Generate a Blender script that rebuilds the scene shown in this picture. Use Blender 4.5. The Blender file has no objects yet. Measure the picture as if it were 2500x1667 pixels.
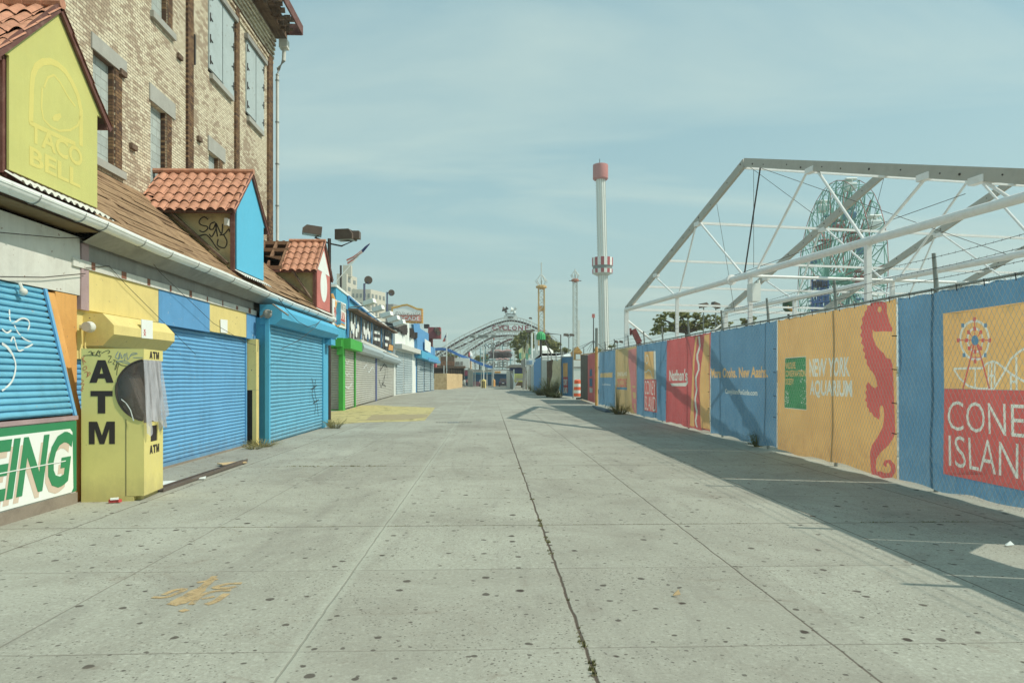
import bpy, bmesh, math, random
from mathutils import Vector, Matrix, noise
random.seed(7)
S = bpy.context.scene
COL = S.collection
R_ = math.radians
# ------------------------------------------------------------ camera
CAMZ = 1.7; FPX = 1667.0; TH = R_(1.96)
cd = bpy.data.cameras.new("camera"); cam = bpy.data.objects.new("camera", cd); COL.objects.link(cam)
cd.lens = 24; cd.sensor_width = 36; cd.shift_y = 0.0366; cd.clip_start = 0.1; cd.clip_end = 6000
cam.location = (0, 0, CAMZ); cam.rotation_euler = (R_(90), 0, -TH)
S.camera = cam
# ------------------------------------------------------------ exposure
S.view_settings.view_transform = 'Standard'; S.view_settings.look = 'None'
S.view_settings.exposure = 0.2; S.view_settings.gamma = 1.0
# ------------------------------------------------------------ sun (shadow per metre of height: SX, SY)
SX, SY = -0.9, 0.20
sd = bpy.data.lights.new("sun", 'SUN'); sun = bpy.data.objects.new("sun", sd); COL.objects.link(sun)
sd.energy = 3.45; sd.angle = R_(0.53); sd.color = (1.0, 0.94, 0.80)
sdir = Vector((SX, SY, -1)).normalized()
sun.rotation_euler = sdir.to_track_quat('-Z', 'Y').to_euler()
sun.location = (60, -5, 70)
ELEV = math.atan2(1, math.hypot(SX, SY)); AZ = math.atan2(-SX, -SY)   # azimuth of the sun, clockwise from +Y
# ------------------------------------------------------------ world
W = bpy.data.worlds.new("World"); S.world = W; W.use_nodes = True
nt = W.node_tree; nt.nodes.clear()
def nn(t, **k):
    n = nt.nodes.new(t)
    for a, b in k.items(): setattr(n, a, b)
    return n
out = nn('ShaderNodeOutputWorld'); bg = nn('ShaderNodeBackground'); bg.inputs[1].default_value = 0.124
sky = nn('ShaderNodeTexSky', sky_type='NISHITA'); sky.sun_disc = False
sky.sun_elevation = ELEV; sky.sun_rotation = AZ; sky.air_density = 1.0; sky.dust_density = 1.6; sky.ozone_density = 1.0; sky.altitude = 0
hsv = nn('ShaderNodeHueSaturation'); hsv.inputs['Saturation'].default_value = 0.62
mul = nn('ShaderNodeMix', data_type='RGBA', blend_type='MULTIPLY'); mul.inputs[0].default_value = 1; mul.inputs[7].default_value = (0.93, 1.06, 0.90, 1)
tc = nn('ShaderNodeTexCoord')
nt.links.new(sky.outputs[0], hsv.inputs['Color']); nt.links.new(hsv.outputs[0], mul.inputs[6])
# thin cirrus: stretched noise on a flat layer overhead (direction divided by its height)
sep = nn('ShaderNodeSeparateXYZ'); nt.links.new(tc.outputs['Generated'], sep.inputs[0])
mz = nn('ShaderNodeMath', operation='ADD'); nt.links.new(sep.outputs[2], mz.inputs[0]); mz.inputs[1].default_value = 0.12
dx = nn('ShaderNodeMath', operation='DIVIDE'); nt.links.new(sep.outputs[0], dx.inputs[0]); nt.links.new(mz.outputs[0], dx.inputs[1])
dy = nn('ShaderNodeMath', operation='DIVIDE'); nt.links.new(sep.outputs[1], dy.inputs[0]); nt.links.new(mz.outputs[0], dy.inputs[1])
cmb = nn('ShaderNodeCombineXYZ'); nt.links.new(dx.outputs[0], cmb.inputs[0]); nt.links.new(dy.outputs[0], cmb.inputs[1])
mp = nn('ShaderNodeMapping'); mp.inputs['Rotation'].default_value = (0, 0, R_(28)); mp.inputs['Scale'].default_value = (0.45, 1.5, 1); mp.inputs['Location'].default_value = (3.3, 1.2, 0)
nt.links.new(cmb.outputs[0], mp.inputs[0])
n1 = nn('ShaderNodeTexNoise'); n1.inputs['Scale'].default_value = 0.85; n1.inputs['Detail'].default_value = 8; n1.inputs['Roughness'].default_value = 0.55; n1.inputs['Distortion'].default_value = 0.9
nt.links.new(mp.outputs[0], n1.inputs['Vector'])
cr = nn('ShaderNodeValToRGB'); cr.color_ramp.elements[0].position = 0.47; cr.color_ramp.elements[0].color = (0, 0, 0, 1); cr.color_ramp.elements[1].position = 0.74; cr.color_ramp.elements[1].color = (0.62, 0.62, 0.62, 1)
nt.links.new(n1.outputs[0], cr.inputs[0])
# haze band towards the horizon
hz = nn('ShaderNodeMapRange'); nt.links.new(sep.outputs[2], hz.inputs[0]); hz.inputs[1].default_value = 0.0; hz.inputs[2].default_value = 0.42; hz.inputs[3].default_value = 0.9; hz.inputs[4].default_value = 0.62
mxh = nn('ShaderNodeMix', data_type='RGBA'); nt.links.new(hz.outputs[0], mxh.inputs[0]); nt.links.new(mul.outputs[2], mxh.inputs[6])
hg = nn('ShaderNodeValToRGB'); nt.links.new(sep.outputs[2], hg.inputs[0]); hg.color_ramp.elements[0].position = 0.0; hg.color_ramp.elements[0].color = (3.55, 4.85, 4.45, 1); hg.color_ramp.elements[1].position = 0.5; hg.color_ramp.elements[1].color = (1.8, 3.75, 4.6, 1)
el = hg.color_ramp.elements.new(.2); el.color = (2.75, 4.5, 4.75, 1)
nt.links.new(hg.outputs[0], mxh.inputs[7])
mxc = nn('ShaderNodeMix', data_type='RGBA'); nt.links.new(cr.outputs[0], mxc.inputs[0]); nt.links.new(mxh.outputs[2], mxc.inputs[6])
mxc.inputs[7].default_value = (4.7, 5.7, 5.15, 1)
nt.links.new(mxc.outputs[2], bg.inputs[0]); nt.links.new(bg.outputs[0], out.inputs[0])

# ------------------------------------------------------------ pixel -> world helpers (source photo 2500x1667)
CF = Vector((math.sin(TH), math.cos(TH), 0)); CR = Vector((math.cos(TH), -math.sin(TH), 0)); EYE = Vector((0, 0, CAMZ))
def ray(p): return CF + CR*((p[0]-1250)/FPX) + Vector((0, 0, (925-p[1])/FPX))
def atD(p, D): return EYE + ray(p)*D
def atY(p, Y): r = ray(p); return EYE + r*(Y/r.y)
def atX(p, X): r = ray(p); return EYE + r*(X/r.x)
def hy(y, X=-8.0): return atX((1193+1667*X/y, 900), X).y
def gnd(p, Z=0.0): r = ray(p); return EYE + r*((Z-CAMZ)/r.z)
def onw(p, A, B):
    r = ray(p); n = Vector((-(B[1]-A[1]), B[0]-A[0], 0)); return EYE + r*((Vector((A[0], A[1], 0))-Vector((0, 0, 0))).dot(n)/r.dot(n))
CROP = dict(z1=(0, 0, 3.2667), z2=(0, 400, 3.2667), z3=(0, 820, 3.2667), z4=(1500, 360, 2.352), z5=(1350, 780, 3.92), z6=(600, 520, 4.612),
            c1=(760, 660, 3.92), c2=(1040, 720, 5.88), z7=(1860, 620, 2.375), zt=(1280, 360, 2.529), za=(180, 850, 4.02), zt2=(1380, 640, 7.128), zg=(0, 1100, 1.8816), zh=(1250, 1100, 1.8816), z8=(1180, 920, 6.19), d=(0, 0, .9408))
def K(k, *pts):
    a, b, s = CROP[k]; r = [(a+x/s, b+y/s) for x, y in pts]
    return r[0] if len(r) == 1 else r
# ------------------------------------------------------------ object framework
WO = {}
def tag(o, label=None, cat=None, group=None, kind=None):
    if label: o['label'] = label
    if cat: o['category'] = cat
    if group: o['group'] = group
    if kind: o['kind'] = kind
    return o
def thing(name, label, cat, loc=(0, 0, 0), group=None):
    o = bpy.data.objects.new(name, None); COL.objects.link(o); o.empty_display_size = .3
    o.location = loc; WO[o] = Vector(loc); tag(o, label, cat, group); return o
class MB:
    def __init__(s): s.v = []; s.f = []; s.mi = []; s.m = 0
    def add(s, vs, fs):
        b = len(s.v); s.v += [Vector(v) for v in vs]
        for f in fs: s.f.append([b+i for i in f]); s.mi.append(s.m)
        return s
    def box(s, c, sz, rz=0, M3=None):
        c = Vector(c); hx, hy, hz = sz[0]/2, sz[1]/2, sz[2]/2
        m = M3 or Matrix.Rotation(rz, 3, 'Z')
        vs = [c + m @ Vector((x*hx, y*hy, z*hz)) for x in (-1, 1) for y in (-1, 1) for z in (-1, 1)]
        return s.add(vs, [(0, 1, 3, 2), (4, 6, 7, 5), (0, 4, 5, 1), (2, 3, 7, 6), (0, 2, 6, 4), (1, 5, 7, 3)])
    def b2(s, x0, x1, y0, y1, z0, z1): return s.box(((x0+x1)/2, (y0+y1)/2, (z0+z1)/2), (abs(x1-x0), abs(y1-y0), abs(z1-z0)))
    def bar(s, p, q, w, h=None, up=(0, 0, 1)):
        p = Vector(p); q = Vector(q); h = h or w; d = (q-p)
        L = d.length
        if L < 1e-6: return s
        d /= L; u = Vector(up)
        if abs(d.dot(u)) > .98: u = Vector((1, 0, 0))
        x = d.cross(u).normalized(); z = x.cross(d)
        M3 = Matrix((x, d, z)).transposed()
        return s.box((p+q)/2, (w, L, h), M3=M3)
    def prism(s, pts, vec):
        vec = Vector(vec); n = len(pts); a = [Vector(p) for p in pts]
        vs = a + [p+vec for p in a]
        return s.add(vs, [list(range(n))[::-1], list(range(n, 2*n))] + [(i, (i+1) % n, n+(i+1) % n, n+i) for i in range(n)])
    def tube(s, pts, r, n=6, caps=True):
        pts = [Vector(p) for p in pts]; rs = r if isinstance(r, (list, tuple)) else [r]*len(pts)
        rings = []
        for i, p in enumerate(pts):
            d = (pts[min(i+1, len(pts)-1)]-pts[max(i-1, 0)]).normalized()
            u = Vector((0, 0, 1)) if abs(d.z) < .95 else Vector((1, 0, 0))
            x = d.cross(u).normalized(); z = x.cross(d)
            rings.append([p + (x*math.cos(2*math.pi*k/n)+z*math.sin(2*math.pi*k/n))*rs[i] for k in range(n)])
        vs = [v for q in rings for v in q]; fs = []
        for i in range(len(pts)-1):
            for k in range(n): fs.append((i*n+k, i*n+(k+1) % n, (i+1)*n+(k+1) % n, (i+1)*n+k))
        if caps: fs += [list(range(n))[::-1], [(len(pts)-1)*n+k for k in range(n)]]
        return s.add(vs, fs)
    def lathe(s, prof, c, n=16):
        c = Vector(c); vs = []; fs = []
        for r, z in prof:
            for k in range(n): a = 2*math.pi*k/n; vs.append(c+Vector((r*math.cos(a), r*math.sin(a), z)))
        for i in range(len(prof)-1):
            for k in range(n): fs.append((i*n+k, i*n+(k+1) % n, (i+1)*n+(k+1) % n, (i+1)*n+k))
        fs += [list(range(n))[::-1], [(len(prof)-1)*n+k for k in range(n)]]
        return s.add(vs, fs)
    def grid(s, fn, nu, nv):
        vs = [fn(i/nu, j/nv) for i in range(nu+1) for j in range(nv+1)]; w = nv+1
        return s.add(vs, [(i*w+j, (i+1)*w+j, (i+1)*w+j+1, i*w+j+1) for i in range(nu) for j in range(nv)])
    def sphere(s, c, r, n=10, sz=1):
        return s.lathe([(max(.001, r*math.sin(math.pi*i/(n//2+2))), -r*sz*math.cos(math.pi*i/(n//2+2))) for i in range(n//2+3)], c, n)
    def rot(s, piv, a):
        m = Matrix.Rotation(a, 3, 'Z'); piv = Vector(piv); s.v = [piv + m @ (v-piv) for v in s.v]; return s
    def build(s, name, mat, parent=None, smooth=False, label=None, cat=None, group=None, kind=None, recalc=True):
        if not s.v: return None
        if parent is not None: o0 = WO[parent]
        else:
            xs = [v.x for v in s.v]; ys = [v.y for v in s.v]; zs = [v.z for v in s.v]
            o0 = Vector(((min(xs)+max(xs))/2, (min(ys)+max(ys))/2, min(zs)))
        me = bpy.data.meshes.new(name)
        me.from_pydata([tuple(v-o0) for v in s.v], [], s.f)
        mats = mat if isinstance(mat, (list, tuple)) else [mat]
        for m in mats: me.materials.append(m)
        if len(mats) > 1:
            for p, i in zip(me.polygons, s.mi): p.material_index = i
        if recalc:
            bm = bmesh.new(); bm.from_mesh(me); bmesh.ops.recalc_face_normals(bm, faces=bm.faces); bm.to_mesh(me); bm.free()
        if smooth:
            for p in me.polygons: p.use_smooth = True
            try: me.set_sharp_from_angle(angle=R_(40))
            except Exception: pass
        o = bpy.data.objects.new(name, me); COL.objects.link(o)
        if parent is None: o.location = o0; WO[o] = o0
        else: o.parent = parent; WO[o] = WO[parent]
        return tag(o, label, cat, group, kind)
def copy_tree(o, loc=None, rz=None, parent=None, top=True):
    c = o.copy(); COL.objects.link(c)
    if top:
        if loc is not None: c.location = loc
        if rz is not None: c.rotation_euler.z = rz
    else: c.parent = parent
    for ch in list(o.children): copy_tree(ch, parent=c, top=False)
    return c
# ---- shapes on a vertical wall: plane (origin, ux, n)
class Wall:
    """vertical plane through A->B seen from the camera side"""
    def __init__(s, A, B):
        s.A = A; s.B = B; d = Vector((B[0]-A[0], B[1]-A[1], 0)).normalized(); n = Vector((d.y, -d.x, 0))
        P = Vector((A[0], A[1], 0))
        if n.dot(-P) < 0: n = -n
        s.n = n; s.u = Vector((0, 0, 1)).cross(n)      # u x z = n : reading direction for the viewer
    def p(s, px, out=0): return onw(px, s.A, s.B) + s.n*out
    def at(s, y, z, out=0):
        A, B = s.A, s.B; t = (y-A[1])/(B[1]-A[1]); return Vector((A[0]+(B[0]-A[0])*t, y, z)) + s.n*out
    def slab(s, mb, pts, d0=0, d1=.03): return mb.prism([s.p(q, d0) for q in pts], s.n*(d1-d0))
    def slabw(s, mb, yz, d0=0, d1=.03): return mb.prism([s.at(y, z, d0) for y, z in yz], s.n*(d1-d0))
    def rect(s, mb, y0, y1, z0, z1, d0=0, d1=.03): return s.slabw(mb, [(y0, z0), (y1, z0), (y1, z1), (y0, z1)], d0, d1)
    def stroke(s, mb, pts, w, d0=.03, th=.004, px=True, closed=False):
        P = [s.p(q) if px else s.at(*q) for q in pts]
        ribbon(mb, P, s.n, w, d0, th, closed); return mb
def smooth(P, k=5):
    if len(P) < 3: return P
    o = []
    for i in range(len(P)-1):
        p0, p1, p2, p3 = P[max(i-1, 0)], P[i], P[i+1], P[min(i+2, len(P)-1)]
        for j in range(k):
            t = j/k; o.append(.5*((2*p1)+(p2-p0)*t+(2*p0-5*p1+4*p2-p3)*t*t+(3*p1-p0-3*p2+p3)*t**3))
    return o+[P[-1]]
def ribbon(mb, P, n, w, d0, th, closed=False):
    N = len(P)
    L = []; Rr = []
    for i in range(N):
        a = P[(i-1) % N] if closed else P[max(i-1, 0)]; b = P[(i+1) % N] if closed else P[min(i+1, N-1)]
        d = (b-a)
        if d.length < 1e-7: d = Vector((0, 0, 1))
        d.normalize(); sd_ = d.cross(n).normalized()*(w[i] if isinstance(w, (list, tuple)) else w)*.5
        L.append(P[i]+sd_+n*d0); Rr.append(P[i]-sd_+n*d0)
    for i in range(N if closed else N-1):
        j = (i+1) % N
        mb.prism([L[i], L[j], Rr[j], Rr[i]], n*th)
def text(mb, s, org, ux, uy, w, h, d0=0, th=.006, bold=0.0, shear=0.0, res=3):
    """flat lettering fitted into w x h with its lower left corner at org"""
    cu = bpy.data.curves.new('t', 'FONT'); cu.body = s; cu.resolution_u = res; cu.offset = bold; cu.shear = shear; cu.extrude = .5
    ob = bpy.data.objects.new('t', cu); COL.objects.link(ob); bpy.context.view_layer.update()
    me = bpy.data.meshes.new_from_object(ob.evaluated_get(bpy.context.evaluated_depsgraph_get()))
    vs = [v.co.copy() for v in me.vertices]; fs = [list(p.vertices) for p in me.polygons]
    bpy.data.objects.remove(ob); bpy.data.curves.remove(cu); bpy.data.meshes.remove(me)
    if not vs: return mb
    x0 = min(v.x for v in vs); x1 = max(v.x for v in vs); y0 = min(v.y for v in vs); y1 = max(v.y for v in vs)
    ux = Vector(ux); uy = Vector(uy); n = ux.cross(uy).normalized(); org = Vector(org)
    mb.add([org + ux*((v.x-x0)/(x1-x0)*w) + uy*((v.y-y0)/(y1-y0)*h) + n*(d0+(v.z+.5)*th) for v in vs], fs)
    return mb
# ------------------------------------------------------------ materials
def lin(c):
    c /= 255.0
    return c/12.92 if c <= .04045 else ((c+.055)/1.055)**2.4
def L3(r, g, b, k=1.0):
    c = [lin(x)*k for x in (r, g, b)]; l = .3*c[0]+.55*c[1]+.15*c[2]      # every colour pulled a little towards its own grey and lifted
    return tuple(min(.88, x*.84+l*.16+.008) for x in c)
MC = {}
class NT:
    def __init__(s, name):
        s.m = bpy.data.materials.new(name); s.m.use_nodes = True; s.t = s.m.node_tree; s.t.nodes.clear()
        s.o = s.t.nodes.new('ShaderNodeOutputMaterial'); s.b = s.t.nodes.new('ShaderNodeBsdfPrincipled'); s.t.links.new(s.b.outputs[0], s.o.inputs[0])
        s.g = s.t.nodes.new('ShaderNodeNewGeometry').outputs['Position']
    def n(s, t, inp=None, **k):
        x = s.t.nodes.new(t)
        for a, b in k.items(): setattr(x, a, b)
        for a, b in (inp or {}).items(): s.set(x.inputs[a], b)
        return x
    def set(s, i, v):
        if isinstance(v, bpy.types.NodeSocket): s.t.links.new(v, i)
        elif isinstance(v, tuple) and len(v) == 3 and i.type == 'RGBA': i.default_value = (*v, 1)
        else: i.default_value = v
    def math(s, op, a, b=None, c=None):
        x = s.n('ShaderNodeMath', operation=op); s.set(x.inputs[0], a)
        if b is not None: s.set(x.inputs[1], b)
        if c is not None: s.set(x.inputs[2], c)
        return x.outputs[0]
    def noise(s, scale, detail=4, rough=.6, vec=None, dist=0, stretch=None, loc=None):
        v = vec or s.g
        if stretch or loc:
            v = s.n('ShaderNodeMapping', {'Vector': v, 'Scale': stretch or (1, 1, 1), 'Location': loc or (0, 0, 0)}).outputs[0]
        return s.n('ShaderNodeTexNoise', {'Vector': v, 'Scale': scale, 'Detail': detail, 'Roughness': rough, 'Distortion': dist}).outputs[0]
    def ramp(s, f, a, b, ca=0.0, cb=1.0):
        x = s.n('ShaderNodeMapRange', {0: f, 1: a, 2: b, 3: ca, 4: cb}); return x.outputs[0]
    def mix(s, f, a, b, mode='MIX'):
        x = s.n('ShaderNodeMix', data_type='RGBA', blend_type=mode); s.set(x.inputs[0], f); s.set(x.inputs[6], a); s.set(x.inputs[7], b); return x.outputs[2]
    def bump(s, h, strength=.3, dist=.01):
        x = s.n('ShaderNodeBump', {'Strength': strength, 'Distance': dist, 'Height': h}); s.t.links.new(x.outputs[0], s.b.inputs['Normal'])
def M(name, col, rough=.65, var=.18, vs=2.5, dirt=.35, dc=None, ds=1.3, bump=.15, bs=35, metal=0, transl=0, streak=0, alpha=1, spec=.3, chips=0, chipc=None, base_grime=0):
    """painted / plain surface: uneven tone, grime patches, optional vertical streaks and chipped paint"""
    if name in MC: return MC[name]
    t = NT(name)
    base = t.mix(t.ramp(t.noise(vs, 5), .3, .7), tuple(c*(1-var) for c in col), tuple(min(.95, c*(1+var*.6)) for c in col))
    base = t.mix(t.ramp(t.noise(vs*14, 3), .35, .75, 0, .35), base, tuple(c*(1-var*1.3) for c in col))
    if dirt:
        dcol = dc or tuple(c*.45+o*.5 for c, o in zip(col, (.10, .075, .055)))
        base = t.mix(t.ramp(t.noise(ds, 8, .7, dist=.6), .5, .78, 0, dirt), base, dcol)
    if streak:
        base = t.mix(t.ramp(t.noise(7, 4, .6, stretch=(1, 1, .06)), .48, .75, 0, streak), base, tuple(c*.55 for c in col))
    if chips:
        base = t.mix(t.ramp(t.noise(9, 7, .7, loc=(3, 5, 1)), .66-chips*.1, .67-chips*.1), base, chipc or (.22, .16, .11))
    if base_grime:   # splash dirt along the foot of the thing
        z_ = t.n('ShaderNodeSeparateXYZ', {0: t.g}).outputs[2]; zn = t.math('ADD', z_, t.math('MULTIPLY', t.math('SUBTRACT', t.noise(5, 6, .7, stretch=(1, 1, .5)), .5), .7))
        base = t.mix(t.ramp(zn, .0, .38, base_grime, 0), base, tuple(c*.35+o*.6 for c, o in zip(col, (.16, .13, .10))))
    t.set(t.b.inputs['Base Color'], base); t.b.inputs['Metallic'].default_value = metal
    t.set(t.b.inputs['Roughness'], t.ramp(t.noise(vs*3, 3), .3, .7, max(.05, rough-.1), min(1, rough+.12)))
    t.b.inputs['Specular IOR Level'].default_value = spec
    if bump: t.bump(t.noise(bs, 4), bump, .01)
    if transl:
        tr = t.n('ShaderNodeBsdfTranslucent', {'Color': base}); mx = t.n('ShaderNodeMixShader', {0: transl, 1: t.b.outputs[0], 2: tr.outputs[0]})
        t.t.links.new(mx.outputs[0], t.o.inputs[0])
    if alpha < 1: t.b.inputs['Alpha'].default_value = alpha
    MC[name] = t.m
    return t.m
# ------------------------------------------------------------ palette
def mk_pavement():
    t = NT('pavement_concrete'); P = t.n('ShaderNodeSeparateXYZ', {0: t.g}); X, Y = P.outputs[0], P.outputs[1]
    w = t.math('MULTIPLY', t.math('SUBTRACT', t.noise(2.2, 5), .5), .035); Xw = t.math('ADD', X, w); Yw = t.math('ADD', Y, w)
    base = t.mix(t.ramp(t.noise(.35, 6, .6), .35, .68), L3(158, 160, 145), L3(180, 183, 167))
    base = t.mix(t.ramp(t.noise(42, 3, .7), .38, .62, 0, .5), base, L3(136, 134, 120)); base = t.mix(t.ramp(t.noise(23, 4, .7, loc=(7, 7, 0)), .52, .7, 0, .5), base, L3(206, 208, 192))
    # slab to slab tone
    cell = t.n('ShaderNodeTexWhiteNoise', noise_dimensions='2D'); cv = t.n('ShaderNodeCombineXYZ')
    t.set(cv.inputs[0], t.math('FLOOR', t.math('DIVIDE', t.math('ADD', X, 1.2), 1.83))); t.set(cv.inputs[1], t.math('FLOOR', t.math('DIVIDE', t.math('SUBTRACT', Y, .66), 5.46)))
    t.set(cell.inputs['Vector'], cv.outputs[0])
    base = t.mix(t.ramp(cell.outputs[0], 0, 1, 0, .45), base, L3(140, 137, 124))
    # worn, pitted top showing dark aggregate (patchy)
    pit = t.n('ShaderNodeTexVoronoi', {'Vector': t.g, 'Scale': 27.0, 'Randomness': 1.0}).outputs[0]
    patch = t.ramp(t.noise(.8, 4, .6, loc=(4, 1, 0)), .42, .6, .15, 1)
    base = t.mix(t.math('MULTIPLY', t.ramp(pit, .13, .25, .9, 0), patch), base, L3(84, 78, 70))
    pit2 = t.n('ShaderNodeTexVoronoi', {'Vector': t.g, 'Scale': 110.0, 'Randomness': 1.0}).outputs[0]
    base = t.mix(t.math('MULTIPLY', t.ramp(pit2, .12, .3, .5, 0), patch), base, L3(206, 206, 190))
    # broad traffic grime
    base = t.mix(t.ramp(t.noise(.55, 8, .72, dist=.8, loc=(9, 2, 0)), .45, .75, 0, .6), base, L3(122, 116, 104))
    base = t.mix(t.ramp(t.noise(1.1, 8, .75, stretch=(1, .22, 1), dist=1.2, loc=(1, 7, 0)), .5, .75, 0, .5), base, L3(116, 110, 102))
    # chewing-gum spots
    for sc, th, jj, st, lo in ((3.0, .105, .42, .8, (0, 0, 0)), (1.6, .07, .6, .95, (5.3, 2.7, 0)), (5.0, .095, .3, .7, (1.3, 8.7, 0)), (9.0, .10, .35, .55, (3.1, 4.2, 0))):
        gv = t.n('ShaderNodeMapping', {'Vector': t.n('ShaderNodeVectorMath', {0: t.g, 1: t.n('ShaderNodeVectorMath', {0: t.n('ShaderNodeTexNoise', {'Vector': t.g, 'Scale': 18.0}).outputs[1], 'Scale': .035}, operation='SCALE').outputs[0]}, operation='ADD').outputs[0], 'Location': lo}).outputs[0]
        v = t.n('ShaderNodeTexVoronoi', {'Vector': gv, 'Scale': sc, 'Randomness': 1.0}, voronoi_dimensions='2D')
        rnd = t.n('ShaderNodeSeparateColor', {0: v.outputs[1]}).outputs[0]
        rr = t.math('MULTIPLY', t.ramp(rnd, jj, 1, 0, 1), th)
        m = t.ramp(t.math('SUBTRACT', v.outputs[0], rr), -.012, .008, st, 0)
        m = t.math('MULTIPLY', m, t.ramp(rnd, jj, jj+.03, 0, 1))
        base = t.mix(m, base, L3(62, 50, 42))
    # oil and water stains with ragged edges
    base = t.mix(t.ramp(t.noise(.9, 9, .8, dist=1.5, loc=(3, 11, 0)), .57, .66, 0, .42), base, L3(126, 114, 98))
    # joints
    jm = None
    def band(c, v, hw, soft=.006): return t.ramp(t.math('ABSOLUTE', t.math('SUBTRACT', c, v)), hw, hw+soft, 1, 0)
    for x, hw, st in ((-4.75, .007, .7), (-3.1, .005, .4), (-1.2, .005, .6), (2.2, .005, .8), (4.02, .005, .8), (6.1, .007, .8)):
        b = t.math('MULTIPLY', band(Xw, x, hw), st); jm = b if jm is None else t.math('MAXIMUM', jm, b)
    for k in range(-2, 60):
        pass
    ym = t.math('ABSOLUTE', t.math('SUBTRACT', t.math('PINGPONG', t.math('ADD', t.math('SUBTRACT', Yw, 2.48), 91.0), .91), 0))
    jm = t.math('MAXIMUM', jm, t.math('MULTIPLY', t.ramp(ym, .003, .011, .5, 0), t.ramp(t.noise(.5, 4), .35, .55, .35, 1)))
    y3 = t.math('PINGPONG', t.math('ADD', t.math('SUBTRACT', Yw, 2.48), 273.0), 2.73)
    jm = t.math('MAXIMUM', jm, t.ramp(y3, .006, .016, .75, 0))
    crk = band(t.math('ADD', Xw, t.math('MULTIPLY', t.math('SUBTRACT', t.noise(1.6, 6, .7), .5), .05)), .61, .007, .008)
    jm = t.math('MAXIMUM', jm, t.math('MULTIPLY', crk, t.ramp(Y, 26, 40, 1, .3)))
    base = t.mix(jm, base, L3(84, 72, 60))
    halo = t.ramp(t.math('ABSOLUTE', t.math('SUBTRACT', Xw, -1.2)), .02, .09, .25, 0)
    base = t.mix(halo, base, L3(185, 192, 175))
    # fine hair cracks
    vc = t.n('ShaderNodeTexVoronoi', {'Vector': t.n('ShaderNodeVectorMath', {0: t.g, 1: t.n('ShaderNodeVectorMath', {0: t.n('ShaderNodeTexNoise', {'Vector': t.g, 'Scale': 1.2, 'Detail': 6.0}).outputs[1], 'Scale': 1.4}, operation='SCALE').outputs[0]}, operation='ADD').outputs[0], 'Scale': .16}, feature='DISTANCE_TO_EDGE', voronoi_dimensions='2D')
    base = t.mix(t.ramp(vc.outputs[0], .0006, .0018, .16, 0), base, L3(95, 88, 78))
    t.set(t.b.inputs['Base Color'], base); t.set(t.b.inputs['Roughness'], t.ramp(t.noise(6, 4), .3, .7, .72, .92)); t.b.inputs['Specular IOR Level'].default_value = .25
    h = t.math('ADD', t.math('MULTIPLY', t.noise(60, 5), .4), t.math('MULTIPLY', jm, -1.5)); t.bump(h, .35, .012)
    return t.m
def mk_brick(name, c1, c2, mort, wear, sx=.21, sy=.068, wearamt=1.0, axis=1):
    t = NT(name); P = t.n('ShaderNodeSeparateXYZ', {0: t.g}); cv = t.n('ShaderNodeCombineXYZ', {0: P.outputs[axis], 1: P.outputs[2], 2: 0.0})
    br = t.n('ShaderNodeTexBrick', {'Vector': cv.outputs[0], 'Color1': c1, 'Color2': c2, 'Mortar': mort, 'Scale': 1.0, 'Mortar Size': .0065 if sy < .1 else .008, 'Mortar Smooth': .15, 'Bias': -.1, 'Brick Width': sx, 'Row Height': sy})
    # per-brick random from the same grid
    row = t.math('FLOOR', t.math('DIVIDE', P.outputs[2], sy)); off = t.math('MULTIPLY', t.math('MODULO', row, 2.0), sx*.5)
    cel = t.n('ShaderNodeCombineXYZ', {0: t.math('FLOOR', t.math('DIVIDE', t.math('ADD', P.outputs[axis], off), sx)), 1: row, 2: 0.0})
    wn = t.n('ShaderNodeTexWhiteNoise', {'Vector': cel.outputs[0]}, noise_dimensions='3D').outputs[0]
    big = t.noise(.75, 6, .65, dist=.5)
    f = t.math('ADD', t.math('MULTIPLY', big, 1.5), t.math('MULTIPLY', wn, .42))
    worn = t.ramp(f, .98, 1.1, 0, wearamt)
    body = t.mix(worn, br.outputs[0], wear)
    body = t.mix(t.ramp(t.noise(14, 4), .4, .7, 0, .3), body, tuple(c*.6 for c in c1))
    body = t.mix(t.ramp(t.noise(1.0, 6, .7, stretch=(1, 1, .12), loc=(2, 2, 2)), .55, .78, 0, .4), body, tuple(c*.5 for c in wear))
    col = t.mix(t.math('MULTIPLY', br.outputs[1], .8), body, mort)
    t.set(t.b.inputs['Base Color'], col); t.b.inputs['Roughness'].default_value = .9; t.b.inputs['Specular IOR Level'].default_value = .15
    t.bump(t.math('ADD', t.math('MULTIPLY', br.outputs[1], -1), t.math('MULTIPLY', t.noise(40, 4), .5)), .6, .012)
    return t.m
def mk_wood(name, cols, axis=1, rough=.85, scale=1.0):
    t = NT(name); st = [14, 14, 14]; st[axis] = .7
    a = t.noise(1.0*scale, 7, .7, stretch=tuple(st), dist=.3); b = t.noise(2.4, 5, .6)
    c = t.mix(t.ramp(a, .32, .68), cols[0], cols[1]); c = t.mix(t.ramp(b, .42, .72, 0, .7), c, cols[2])
    oi = t.n('ShaderNodeObjectInfo')
    c = t.mix(t.ramp(t.noise(9, 6, .7, loc=(3, 1, 7)), .58, .72, 0, .6), c, tuple(x*.35 for x in cols[0]))
    t.set(t.b.inputs['Base Color'], c); t.b.inputs['Roughness'].default_value = rough; t.b.inputs['Specular IOR Level'].default_value = .15
    t.bump(a, .5, .008); return t.m
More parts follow.
